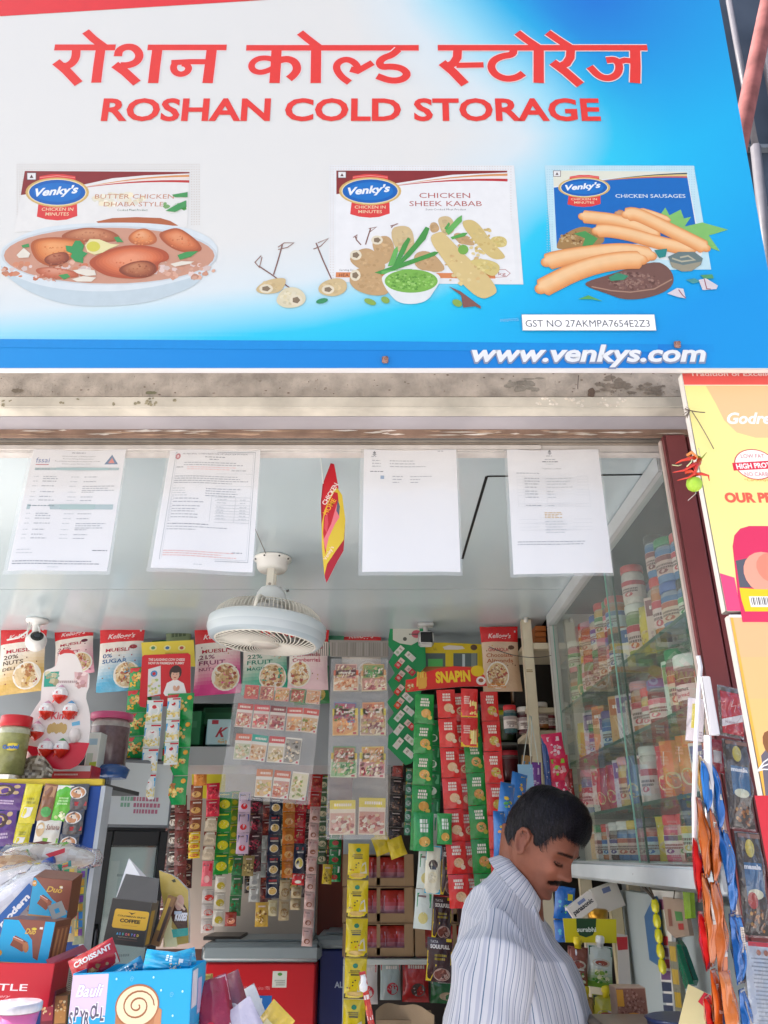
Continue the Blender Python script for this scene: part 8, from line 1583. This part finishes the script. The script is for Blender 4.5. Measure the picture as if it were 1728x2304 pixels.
inpack('bread_packet', 640, 2272, 1.55, .05, .09, 0, -8, 'd8b840', lambda A, w, h: A.rect(-w*.3, -h*.5, w*.1, -h*.3, 'e8d8a0'), 'torn yellow packet at the bottom edge, below the red freezer', .012, roll=40)
qbox('yellow_carton', (440,2196), (472,2194), (440,2260), 1.62, .02, 'c8a858', lambda A, w, h: None, 'tan carton edge between the blue carton and maroon packet', 'carton')
# ---------------------------------------------------------------- blue and yellow rack with chocolate bars
YR = 2.25; rk = thing('display_rack', 'blue and yellow sloping display rack of chocolate bars at the left', 'rack', (P(110,1755,YR).x, YR, FLOOR)); TR_ = Matrix.Translation((-P(110,1755,YR).x, -YR, -FLOOR))
xa, za = P(-120, 1752, YR).x, P(110, 1752, YR).z; xb_ = P(232, 1752, YR).x; zb_ = P(110, 2110, YR).z
b = MB(TR_); b.box((xa, YR, za-.018), (xb_, YR+.02, za), 'd8bc3a', .002); b.box((xa, YR+.021, za-.016), (xb_-.03, YR+.45, za-.004), '4a4d50'); b.build('top_shelf', PAINT, rk)
b = MB(TR_); b.box((xb_-.034, YR+.001, zb_), (xb_-.002, YR+.02, za-.0185), '1c4a9a', .002); b.box((xb_-.0018, YR+.0, zb_-.3), (xb_+.010, YR+.06, za-.0185), 'b8c0c8'); b.build('side_frame', PAINT, rk)
b = MB(TR_); b.box((xa, YR+.03, FLOOR), (xb_-.003, YR+.06, za-.02), '2a4f94'); b.build('back_body', PAINT, rk)
b = MB(TR_); zz = P(110, 1945, YR).z; b.box((xa, YR-.04, zz-.012), (xb_, YR+.029, zz), '24509e', .003); b.build('lower_lip', PAINT, rk)
def bar(u0, v0, u1, v1, w_, base, fn, lab, Y=YR-.01): return simple_pack('chocolate_bar', u0, v0, u1, v1, w_, Y, base, fn, lab, 'chocolate bar', 'chocolate bars on the sloping rack', d=.008, waist=.01)
CK = lambda A, w, h: (A.ell(-w*.1, -h*.28, w*.34, h*.22, '4a3028', 18), A.ell(-w*.12, -h*.28, w*.24, h*.15, 'c8a878', 16), A.ell(w*.28, -h*.12, w*.10, h*.07, 'c8a878', 10), A.ell(w*.28, -h*.35, w*.10, h*.07, 'c8a878', 10), bar_text(A, 0, -h*.7, w*.6, h*.06, 'c8b0d8', 2, 2))
bar(22,1762,8,1822,74,'5a3080',CK,'upper purple biscuit pack at the left of the rack'); bar(6,1824,-2,1905,66,'5c3284',CK,'lower purple biscuit pack at the left of the rack')
YL = lambda A, w, h: (bar_text(A, 0, -h*.42, w*.5, h*.06, 'a8a020', 2, 3), A.poly([(-w*.2, -h*.60), (w*.3, -h*.60), (w*.2, -h*.82), (-w*.1, -h*.88), (-w*.36, -h*.85)], 'e0e0dc'))
bar(78,1764,58,1852,38,'d8cc18',YL,'upper yellow chocolate pack on the rack'); bar(56,1852,44,1905,36,'d4c81c',YL,'lower yellow chocolate pack on the rack')
bar(118,1764,96,1848,32,'8a5a3a',lambda A, w, h: (A.rect(-w*.4, -h*.35, w*.4, -h*.05, 'b88a60'), A.ell(w*.1, -h*.75, w*.36, h*.14, '3aa048', 14)),'brown bar between the yellow and green packs'); bar(150,1766,134,1848,40,'5ab828',lambda A, w, h: (A.rect(-w*.46, -h*.18, w*.46, -h*.02, 'e4e0d8'), bar_text(A, 0, -h*.4, w*.6, h*.05, 'b8e898', 3, 3), A.blobs(0, -h*.85, w*.4, h*.1, 10, ['e0e8c0','c8d890'], w*.12, 3)),'bright green and white chocolate pack on the rack')
bar(112,1845,100,1908,56,'e0dcd0',lambda A, w, h: (A.text('Sahana', -w*.05, -h*.35, h*.2, '8a4030', x1=w*.46, shear=.3), A.ell(-w*.28, -h*.35, w*.18, h*.26, 'c8a878', 14), A.rect(-w*.1, -h*.95, w*.48, -h*.65, '78b83a')),'white and green pack with brown script lettering')
NB_ = lambda A, w, h: (A.ell(0, -h*.35, w*.42, h*.24, 'e8e4e0', 18), A.ell(0, -h*.35, w*.36, h*.2, 'c88a58', 16), A.ell(0, -h*.35, w*.24, h*.13, 'e0d0c0', 14), A.rect(-w*.1, -h*.85, w*.48, -h*.70, 'b83a44'))
for i in range(3): bar(180-i*11,1764+i*56,172-i*11,1822+i*56,44,'4a4a50',NB_,['topmost grey pack with a white ring picture','middle grey pack with a white ring picture','lowest grey pack with a white ring picture'][i])
# clear wrapped breads
def loaf(u, v, Y, rx, ry, rz, base, cols, lab, roll=0, A2=None, pat=None):
    o = P(u, v, Y); t = thing('wrapped_bread', lab, 'bread', Matrix.Translation(o) @ Matrix.Rotation(R(roll), 4, 'Y')); gq = random.Random(int(u*7+v))
    b_ = MB(); nz_ = lambda p, s_: mn.noise(Vector(p)*s_)
    def fn(a, e, k=1.0, amp=.006):
        th = 2*math.pi*a; ph = math.pi*(e-.5)*.98; d = Vector((math.sin(ph), math.cos(ph)*math.cos(th), math.cos(ph)*math.sin(th))); q_ = Vector((rx*math.copysign(abs(d.x)**.75, d.x), ry*d.y, rz*d.z))*k; return q_+d*amp*mn.noise(q_*45+Vector((u, v, 0)))*2
    b_.grid(lambda a, e: fn(a, e, .88, .002), 22, 14, lambda a, e: gq.choice(cols)); b_.build('bread', mat('bread crust', .8, .2, var=.2, vscale=30), t)
    b_ = MB(); b_.grid(lambda a, e: fn(a, e, 1.04, .007), 30, 20, 'ffffff'); b_.build('wrapper', CELLO, t)
    if pat:
        b_ = MB()
        for i in range(26):
            for j in range(9):
                a, e = .5+(.5*i/26), .12+.76*j/9+(.04 if i % 2 else 0); p = Vector(fn(a+.12, e, 1.0, .002)); n_ = Vector((p.x/rx**2, p.y/ry**2, p.z/rz**2)).normalized(); t1 = n_.orthogonal().normalized(); t2 = n_.cross(t1); p = p+n_*.0015; s_ = .0022; b_.poly([p+t1*s_, p+t2*s_, p-t1*s_, p-t2*s_], pat)
        b_.build('dotted_print', PAPER, t)
    return t
loaf(110, 1928, 2.02, .125, .05, .030, 'e0dcd4', ['dcd4c8','e4e0d8','d0c4b8'], 'clear wrapped flat bread with a red label on the rack lip', 2, pat='8a4a4a')
b = MB(); b.poly([P(*p, 1.96) for p in ((102,1922),(146,1908),(146,1918),(112,1930))], 'c83a48'); b.poly([P(*p, 1.959) for p in ((72,1896),(95,1892),(118,1896),(98,1900))], '6a3a3a'); tag(b.build('bread_label', PAPER), 'red and brown label strip on the clear wrapped flat bread', 'label')
loaf(45, 1958, 1.95, .075, .045, .034, 'c8a078', ['c89a68','b88450','d8b488'], 'clear wrapped golden bun below the flat bread', 10); loaf(40, 1990, 1.85, .09, .045, .040, 'dcd8d8', ['d8d4d4','e4e0e0'], 'white wrapped loaf with small red dots at the left edge', -14, pat='9a5a68')
loaf(20, 2042, 1.78, .11, .045, .045, 'dcdce0', ['d8d8e0','e4e4ea'], 'white and blue wrapped loaf lowest at the left edge', -38, pat='8a5a78')
b = MB(); a_ = P(2,2085,1.70); A = Art(); A.rect(-.01,-.012,.085,.018,'3a6ab0'); A.text('modern', 0, -.003, .012, 'e8ecf0', x1=.07, bold=.05); b.art(A, lambda x, y, k: (x, -k*1e-4, y)); o = b.build('printed_band', PAPER); o.matrix_world = Matrix.Translation(a_) @ Matrix.Rotation(R(-50), 4, 'Y'); tag(o, 'blue printed band across the lowest wrapped loaf', 'band')
b = MB(); b.tube([P(*p, 1.86) for p in ((82,2010),(84,1985),(92,1958),(104,1942),(122,1934))], [.010,.011,.011,.010,.008], '1a48a0', 10); tag(b.build('plastic_loop', PLAST), 'curved blue plastic loop beside the wrapped loaves', 'loop')
CP_ = ['c89a3a','3a8ad0','d84a3a','e8dcc8','3aa060','e8c040','7a4a9a']
for i, (u0, v0, u1, v1, w_, Y_) in enumerate(((118,1945,104,2040,46,1.90),(158,1950,150,2120,32,1.88),(184,1955,176,2125,26,1.92),(140,1942,146,1990,40,1.95))):
    simple_pack('sachet_sheet', u0, v0, u1, v1, w_, Y_, ['2f8a68','c8b888','8a9a78','3a8a80'][i], lambda A, w, h: [A.rect(-w*.4+w*.4*(k % 2), -h*(.12+.11*(k//2)), w*.36*(k % 2)-w*.02, -h*(.03+.11*(k//2)), gn.choice(CP_)) for k in range(16)], ['green sheet of small sachets left of the upper chocolate carton','tan sheet of coloured sachets right of the chocolate cartons','narrow sheet of coloured sachets next to the black fridge','teal folded sheet above the upper chocolate carton'][i], 'sachet sheet', 'sheets of small sachets', .006)
# ---------------------------------------------------------------- black glass door fridge
YG = 2.95; FRX = P(222, 1900, YG).x; fr = thing('glass_door_fridge', 'tall black fridge with a glass door and white header panel', 'fridge', Matrix.Translation((FRX, YG, FLOOR)) @ Matrix.Rotation(R(28), 4, 'Z'))
zt = P(864, 1700, YG).z-FLOOR; zh = P(864, 1868, YG).z-FLOOR; W_ = .24
b = MB(); b.box((-.30, .03, 0), (W_-.002, .55, zt), '3a3e44', .008); b.build('cabinet', LW, fr)
b = MB(); b.box((-.0, -.005, zh+.01), (W_, .0295, zt-.01), '6f757b', .004); A = Art(); A.rect(.012, zh+.02, W_-.008, zt-.022, 'c8d0d2'); bar_text(A, W_*.6, zh+.10, W_*.4, .014, 'b06a80', 3, 2); bar_text(A, W_*.3, zh+.10, W_*.15, .014, '7aa890', 2, 2); b.art(A, lambda x, y, k: (x, -.0055-k*1e-4, y)); b.build('header_panel', CARD, fr)
b = MB()
for lo, hi in (((0,0,.10),(.045,.029,zh)), ((W_-.03,0,.10),(W_,.029,zh)), ((.0455,0,zh-.05),(W_-.0305,.029,zh)), ((.0455,0,.10),(W_-.0305,.029,.16))): b.box(lo, hi, '17191c', .003)
door = b.build('door', LW, fr); b = MB(); b.poly([(.0455,.012,.16), (W_-.0305,.012,.16), (W_-.0305,.012,zh-.05), (.0455,.012,zh-.05)], 'ffffff'); b.build('glass', GLASS, door)
b = MB(); b.tube([(.03,-.006,zh-.62),(.03,-.028,zh-.60),(.03,-.028,zh-.32),(.03,-.006,zh-.30)], .008, '0e0f11', 8); b.build('handle', PLAST, door)
b = MB(); b.box((.046,.0285,.165), (W_-.031,.0295,zh-.055), 'b4c6c8'); A = Art(); A.rect(.055,.3,.085,zh-.1,'c8d4d4'); [bar_text(A, .12, zh-.15-.05*i, .08, .008, '8a9a9a', 1, i) for i in range(9)]; b.art(A, lambda x, y, k: (x, .0284-k*1e-4, y)); b.build('interior', CARD, fr)
# ================================================================ right edge: boards, charm, hanging packets
YB2 = 1.34
def board(name, pts, base, fn, lab, dep=.022):
    t = thing(name, lab, 'sign', (P(*pts[0], YB2).x, YB2, P(*pts[0], YB2).z)); f = lambda u, v: (P(u, v, YB2).x, P(u, v, YB2).z); x0, z1 = f(*pts[0]); x1, z0 = f(*pts[1]); T = Matrix.Translation((-x0, -YB2, -z1)); b_ = MB(T); b_.box((x0, YB2, z0), (x1, YB2+dep, z1), '9c9894', .002); b_.build('frame', PLAST, t)
    A = Art(); A.rect(x0+.001, z0+.001, x1-.001, z1-.001, base); fn(A, f, x0, z0, x1, z1); b_ = MB(T); b_.art(A, lambda x, y, k: (x, YB2-.0005-k*3e-5, y)); b_.build('printed_face', VINYL, t); return t
xg = P(1600, 1100, YB2).x
def gd(A, f, x0, z0, x1, z1):
    zt_ = f(1600,866)[1]; A.rect(x0+.001, zt_, x1, z1-.001, 'e8605a'); a_ = f(1552,846); A.text('Tradition of Excellence since', a_[0], a_[1], .011, 'f4d8d0', x1=a_[0]+.25, bold=.02); A.rect(x0, zt_-.002, x1, zt_, 'e8dcc8')
    xo = f(1603,900)[0]; zo = f(1640,985)[1]; A.poly([(xo-.008, zt_-.003), (x1, zt_-.003), (x1, zo), (xo+.07, zo), (xo+.035, zo+.012), (xo+.015, zo+.04), (xo+.005, zo+.08)], 'f4c08c')
    a_ = f(1637,953); A.text('Godrej', a_[0], a_[1], .026, 'f4f0ea', shear=.4, bold=.03, x1=a_[0]+.10)
    cx, cz = f(1698,1045); A.ell(cx, cz, .040, .034, 'c83040', 28); A.ell(cx, cz, .038, .032, 'f0ece4', 28); A.poly([(cx-.044, cz+.003), (cx+.06, cz+.010), (cx+.06, cz-.008), (cx-.044, cz-.014)], 'd8243e'); A.text('HIGH PROTEIN', cx-.037, cz-.010, .011, 'f4e8e4', x1=cx+.05, bold=.04, rot=3); A.text('LOW FAT', cx-.024, cz+.014, .009, 'c8606a', x1=cx+.022); A.text('NO CARB*', cx-.024, cz-.026, .009, 'c8606a', x1=cx+.026)
    a_ = f(1675,1083); A.text('*Carbohydrates', a_[0], a_[1], .006, 'e0a040', x1=a_[0]+.07); a_ = f(1632,1130); A.text('OUR PRODUCTS', a_[0], a_[1], .020, 'e8604a', x1=a_[0]+.20, bold=.05)
    p0 = f(1650,1185); pr_ = lambda u, v: f(u, v); A.poly([pr_(*p) for p in ((1648,1230),(1652,1205),(1665,1190),(1685,1184),(1735,1184),(1900,1184),(1900,1400),(1670,1400),(1660,1340))], 'd8305c')
    A.poly([pr_(*p) for p in ((1655,1262),(1700,1252),(1900,1240),(1900,1330),(1680,1322),(1664,1322))], '5a5a64'); A.ell(*pr_(1722,1290), .040, .042, 'f0a088', 20); A.ell(*pr_(1738,1278), .03, .03, 'e88870', 16); A.poly([pr_(*p) for p in ((1663,1323),(1700,1326),(1900,1330),(1900,1376),(1676,1376),(1668,1350))], 'f0c81c')
    A.poly([(x0+.001, f(1625,1290)[1]), (f(1650,1290)[0], f(1650,1300)[1]), (f(1667,1376)[0], z0+.001), (x0+.001, z0+.001)], 'e04a7a')
    a_ = f(1689,1366); A.rect(a_[0], a_[1], a_[0]+.08, a_[1]+.020, 'f0ece8'); [A.rect(a_[0]+.003+.0032*i, a_[1]+.004, a_[0]+.003+.0032*i+[.0012,.002,.0008][i % 3], a_[1]+.018, '3a3434') for i in range(22)]
board('hanging_signboard', [(1533,838),(1880,1376)], 'f0e290', gd, 'yellow and red poultry signboard on the right edge with a white circle badge')
def og(A, f, x0, z0, x1, z1):
    A.rect(x0, z1-.006, x1, z1-.001, 'ececea'); zz = [z1-.006-(z1-.006-z0)*i/10 for i in range(11)]
    for i in range(10): A.poly([(x0+.006, zz[i+1]), (x1, zz[i+1]), (x1, zz[i]), (x0+.006, zz[i])], mixc('f4b684', 'f2cf50', i/8), .01)
    A.poly([f(*p) for p in ((1712,1700),(1728,1680),(1740,1660),(1900,1600),(1900,2300),(1722,1790))], '6a6470'); A.ell(*f(1732,1672), .012, .02, '8a5a34', 12)
    for d in (0, 8, 16): A.stroke([f(1704,1735), f(1718,1715+d), f(1740,1700+d*2)], .002, 'e8e8ea')
    A.poly([(f(1700,1790)[0]-.002, f(0,1790)[1]), (f(1900,1790)[0], f(0,1790)[1]), (f(1900,1790)[0], z0), (f(1700,1790)[0]-.002, z0)], 'c82838')
board('hanging_signboard', [(1640,1382),(1990,2500)], 'f0b048', og, 'orange to yellow signboard below the poultry signboard at the right edge')
# lime and chilli charm
LC = P(1562, 1045, 1.30); ch = thing('lime_chilli_charm', 'green lime with red chillies threaded on a string by the pillar', 'charm', Matrix.Translation(LC)); TL_ = Matrix.Translation(-LC)
b = MB(TL_); pl = P(1562, 1089, 1.30); b.T = Matrix.Translation(pl-LC); b.lathe([(.001,-.0150),(.007,-.0135),(.0125,-.0085),(.0148,0),(.0125,.0085),(.006,.0125),(.003,.0138),(.001,.0145)], 'a0c83a', 22); b.build('lime', mat('lime skin', .35, .5, bump=.3, bscale=300, var=.12, vscale=40), ch)
def chil(pts, cc, r_): b = MB(TL_); n_ = len(pts); b.tube([P(u, v, y) for u, v, y in pts], [r_*(1-.85*i/(n_-1)) for i in range(n_)], cc, 8); b.build('chilli', mat('chilli skin', .2, .6), ch)
chil([(1548,1025,1.30),(1556,1017,1.29),(1568,1028,1.295),(1572,1040,1.30)], 'e08a48', .0045); chil([(1562,1030,1.30),(1548,1033,1.292),(1534,1036,1.29),(1520,1043,1.295)], 'd83a22', .0050)
chil([(1572,1042,1.295),(1555,1048,1.285),(1540,1058,1.29),(1514,1063,1.29)], 'c82e20', .0052); chil([(1570,1028,1.30),(1580,1030,1.295),(1590,1018,1.29)], '7a8a2a', .0030); chil([(1545,1062,1.30),(1556,1060,1.288),(1572,1066,1.29)], 'd8401e', .0048)
chil([(1566,1050,1.30),(1562,1066,1.288),(1550,1074,1.29),(1524,1081,1.295)], 'cc3420', .0045); chil([(1560,1068,1.30),(1578,1066,1.288),(1594,1070,1.29),(1596,1082,1.295)], 'd03020', .0042); chil([(1574,1034,1.30),(1566,1052,1.285),(1560,1070,1.287)], 'c42a1c', .0050)
b = MB(TL_); b.tube([P(1572,1008,1.30), P(1578,1040,1.30), P(1562,1075,1.30), P(1566,1110,1.30), P(1548,1126,1.30)], .0007, 'b8b0a8', 5); b.tube([P(1534,1045,1.29), P(1526,1048,1.29), P(1512,1046,1.29)], .001, 'b8c090', 5); b.tube([P(1545,1050,1.285), P(1555,1040,1.28), P(1557,1034,1.28)], .0012, 'c8d0a0', 5); b.build('thread', WIRE, ch)
string(1541, 920, 1.325, 1586, 928, 1.33, .0011, '5a4a44', .002, 'wire', 'twisted wire end sticking out over the yellow signboard'); string(1556, 924, 1.325, 1606, 1010, 1.33, .0009, '5a4a44', -.004, 'wire', 'long thin wire hanging down over the yellow signboard')
b = MB(); 
for i in range(7): b.tube([P(1540+gn.uniform(-4,4), 915+i*3, 1.332), P(1552, 922+gn.uniform(-3,6), 1.325), P(1543+gn.uniform(-3,3), 942-i, 1.334)], .0007, '6a6058', 4)
tag(b.build('wire_knot', WIRE), 'knot of twisted wire around the yellow signboard edge', 'wire')
for i, (a_, e) in enumerate((((1438,810),(1420,842)),((1375,842),(1378,858)),((1302,845),(1300,875)))): string(a_[0], a_[1], 1.29, e[0], e[1], 1.36+.05*i, .0009, '4a403c', -.003, 'wire', ['thin wire over the last letters of the web address', 'thin wire hanging below the sign, second from the right', 'thin wire hanging below the sign near the broken plaster'][i])
# hanging strips at the right: rod, clip and puffy packets
YH = 1.44
rd = thing('display_hook', 'long white plastic display rod with a wide sleeve at the right', 'hook', P(1585, 1522, YH)); OH = P(1585, 1522, YH)
b = MB(Matrix.Translation(-OH)); a_ = P(1586,1522,YH); e = P(1592,1655,YH); b.box((a_.x-.009, YH-.004, e.z), (a_.x+.009, YH+.004, a_.z), 'e8e6ea', .002); b.build('sleeve', PLAST, rd)
b = MB(Matrix.Translation(-OH)); b.tube([P(1592,1656,YH), P(1594,1740,YH), P(1597,1760,YH-.003), P(1595,1800,YH), P(1597,1870,YH), P(1594,1908,YH)], [.0068,.0068,.0072,.0068,.0068,.005], 'eceaee', 10); b.build('rod', PLAST, rd)
b = MB(Matrix.Translation(-OH)); b.tube([P(1571,1476,YH+.02), P(1576,1500,YH+.02), P(1572,1560,YH+.015), P(1565,1680,YH+.02), P(1562,1800,YH+.02), P(1563,1920,YH+.02)], .0045, 'dcdae0', 8); b.build('thin_rod', PLAST, rd)
def puffy(u0, v0, u1, v1, wpx, Y, base, lab, yaw, d=.020, fn=None, grp='puffy packets hanging at the right edge'):
    M, L = HM(u0, v0, u1, v1, Y); M = M @ Matrix.Rotation(R(yaw), 4, 'Z'); w_ = wpx*mpp(v0, Y); base = mixc(base, '30140c', .16); A = Art(); fn and fn(A, w_, L); o = pouch(w_, L, d, base, A, int(u0+v0), 12, 20, .003, .0, mixc(base, '000000', .2)).build('snack_pouch', mat('metallic foil', .22, .6, metal=.25, bump=.6, bscale=40, coat=.5)); o.matrix_world = M; return tag(o, lab, 'pouch', grp)
WB = lambda A, w, h: (A.rect(-w*.1, -h*.8, w*.2, -h*.35, 'e8ddd4'), [A.rect(-w*.08, -h*(.36+.02*i), w*.18, -h*(.368+.02*i), '8a7a70') for i in range(20)])
PK = [(1572,1795,1592,1975,52,1.42,'d06a22','first orange pouch under the white rod',58,None),(1600,1820,1610,1990,46,1.43,'cc6420','second orange pouch right of the white rod',62,None),(1584,1965,1604,2175,56,1.42,'d87028','orange pouch in the middle of the left hanging column',60,None),(1608,1985,1628,2195,54,1.43,'d26a24','orange pouch with a white bar code panel',48,WB),(1604,2180,1620,2360,60,1.41,'d46c26','lowest left orange pouch at the bottom edge',58,None),(1630,2185,1655,2370,64,1.40,'dc762a','lowest right orange pouch with a white stripe',46,WB),
 (1562,1885,1574,2030,40,1.44,'c8102e','upper crimson pouch beside the orange column',62,None),(1574,2050,1592,2185,40,1.44,'cc1230','middle crimson pouch beside the orange column',62,None),(1588,2240,1600,2340,52,1.42,'c4142c','lowest crimson pouch at the bottom edge',60,None),(1574,1700,1582,1800,34,1.43,'c89a48','gold pouch at the top behind the white rod',62,None),
 (1580,1712,1592,1830,24,1.42,'1478d0','slim blue pouch left of the white rod top',66,None),(1604,1720,1622,1868,34,1.47,'1276d4','upper blue pouch right of the white rod',62,None),(1612,1850,1642,1992,50,1.47,'1272cc','second blue pouch in the blue column',60,None),(1632,1868,1650,2055,50,1.48,'1680dc','long bright blue pouch facing right',56,None),(1645,2055,1664,2215,56,1.46,'1272cc','third blue pouch lower in the blue column',58,None),(1660,2058,1672,2212,44,1.48,'1a82dc','fourth blue pouch beside the third',50,None),(1668,2225,1686,2370,60,1.45,'1476d0','lowest blue pouch at the bottom edge',56,None)]
def PR(A, w, h): A.rect(-w*.30, -h*.55, -w*.05, -h*.18, 'e8dcd0'); A.rect(w*.05, -h*.7, w*.32, -h*.25, '5a2020'); [A.rect(-w*.28, -h*(.2+.025*i), -w*.08, -h*(.208+.025*i), '6a5a50') for i in range(13)]; A.rect(-w*.47, -h*.985, w*.47, -h*.955, 'c8c4c0'); A.rect(-w*.47, -h*.04, w*.47, -h*.01, 'c8c4c0')
for p in PK: puffy(p[0], p[1], p[2], p[3], p[4], p[5], p[6], p[7], p[8], fn=p[9] or PR, d=.011)
# clear bags behind
def clearbag(u0, v0, u1, v1, wpx, Y, lab, items, yaw=20):
    M, L = HM(u0, v0, u1, v1, Y); M = M @ Matrix.Rotation(R(yaw), 4, 'Z'); w_ = wpx*mpp((v0+v1)/2, Y); t = thing('clear_bag', lab, 'bag', M, 'clear bags hanging behind the blue pouches'); A = Art(); items(A, w_, L); b_ = MB(); b_.grid(lambda s, q_: (w_*.9*(s-.5), .004-.003*math.sin(s*3), -L*q_*.98), 4, 8, '6a625c', flip=True); b_.art(A, lambda x, y, k: (x, -.003-k*5e-5, y)); b_.build('contents', PAPER, t)
    pouch(w_, L, .020, 'ffffff', None, int(u0), 12, 18, .006, .02).build('film', CELLO, t)
clearbag(1640,1545,1648,1660,66,1.47,'clear bag with a red card and white band beside the rod', lambda A, w, h: (A.rect(-w*.44, -h*.94, w*.44, -h*.12, 'c02030'), A.poly([(-w*.44,-h*.82),(w*.44,-h*.66),(w*.44,-h*.52),(-w*.44,-h*.68)], 'e4e0e4'), A.stroke([(w*.1,-h*.25),(w*.0,-h*.40),(w*.2,-h*.36),(w*.1,-h*.5)], w*.02, 'e8c8cc'), A.text('MUKHWAS', -w*.3, -h*.74, h*.05, '8a4a5a')))
clearbag(1568,1570,1562,1670,40,1.50,'pale clear packet with a yellow stripe left of the rod', lambda A, w, h: (A.rect(-w*.45, -h*.98, w*.45, -.002, 'ddd4d8'), A.rect(-w*.2, -h*.7, w*.0, -h*.15, 'd8c838'), bar_text(A, w*.2, -h*.8, w*.4, h*.04, 'a09098', 3, 2)), -30)
DK = lambda A, w, h: (A.rect(-w*.45, -h*.98, w*.45, -.002, '4a4440'), A.ell(w*.0, -h*.16, w*.18, h*.09, 'c8b848', 14), A.rect(-w*.3, -h*.62, w*.4, -h*.30, '3a6a94'), A.text('masala', -w*.30, -h*.36, h*.045, 'e8ecf0', x1=w*.36, bold=.05), A.ell(w*.05, -h*.60, w*.3, h*.05, 'd8dcc0', 14), A.blobs(0, -h*.82, w*.36, h*.14, 26, ['7a4a30','a8703c','5a3a28','c89a5a'], w*.08, 3), A.rect(-w*.44, -h*.06, w*.44, -.003, '8a6a60'))
clearbag(1652,1665,1672,1868,70,1.50,'upper clear bag of dark mixture with a yellow tag', DK); clearbag(1680,1872,1706,2110,72,1.50,'lower clear bag with a yellow tag and blue panel', lambda A, w, h: (DK(A, w, h), A.ell(-w*.1, -h*.66, w*.2, h*.08, 'b03a34', 12)))
clearbag(1700,2118,1722,2350,74,1.48,'white printed leaflet in a clear sleeve at the right bottom edge', lambda A, w, h: (A.rect(-w*.46, -h*.99, w*.46, -.002, 'c8d4e0'), A.rect(-w*.3, -h*.05, w*.46, -h*.005, 'c84a58'), [bar_text(A, w*.05, -h*(.18+.04*i), w*.6, h*.015, '8a98a8', 1, i) for i in range(18)], A.ell(0, -h*.11, w*.08, h*.03, 'b07a68', 10), A.ell(w*.25, -h*.11, w*.08, h*.03, 'b07a68', 10)), 10)
clearbag(1608,1662,1612,1740,44,1.52,'small red and white card behind the white rod', lambda A, w, h: (A.rect(-w*.45, -h*.98, w*.45, -.002, 'b83040'), A.rect(-w*.2, -h*.7, w*.3, -h*.35, 'e0dcdc')), 20)
# pale yellow leaflet and dark tub at the bottom right
b = MB(); A = Art(); A.rect(-.035,-.12,.035,.06,'c8c090'); [A.rect(-.02+.008*(i % 5), -.05-.009*(i//5), -.015+.008*(i % 5), -.045-.009*(i//5), '3a3a34') for i in range(22) if i % 3]; A.poly([(.0,.03),(.034,.02),(.034,.059),(.01,.059)], 'c02838'); b.art(A, lambda x, y, k: (x, -k*6e-5, y)); b.box((-.035,.0005,-.12), (.035,.002,.06), 'd0c8a0'); o = b.build('menu_leaflet', PAPER); o.matrix_world = Matrix.Translation(P(1564, 2280, 1.50)) @ Matrix.Rotation(R(24), 4, 'Y') @ Matrix.Scale(.6, 4); tag(o, 'pale yellow folded leaflet left of the orange pouches', 'leaflet')
b = MB(); b.lathe([(.05,-.1),(.062,.0),(.066,.004),(.060,.006)], '1c2c58', 24); o = b.build('dark_tub', PLAST); o.location = P(1530, 2296, 1.75); tag(o, 'dark blue tub rim at the bottom right behind the leaflet', 'tub')
b = MB(); b.box((.42, 1.70, FLOOR), (.70, 1.90, P(864,2325,1.7).z), '8a7a68', .01); tag(b.build('side_counter', LW), 'low wooden side counter under the coffee bean carton', 'counter')
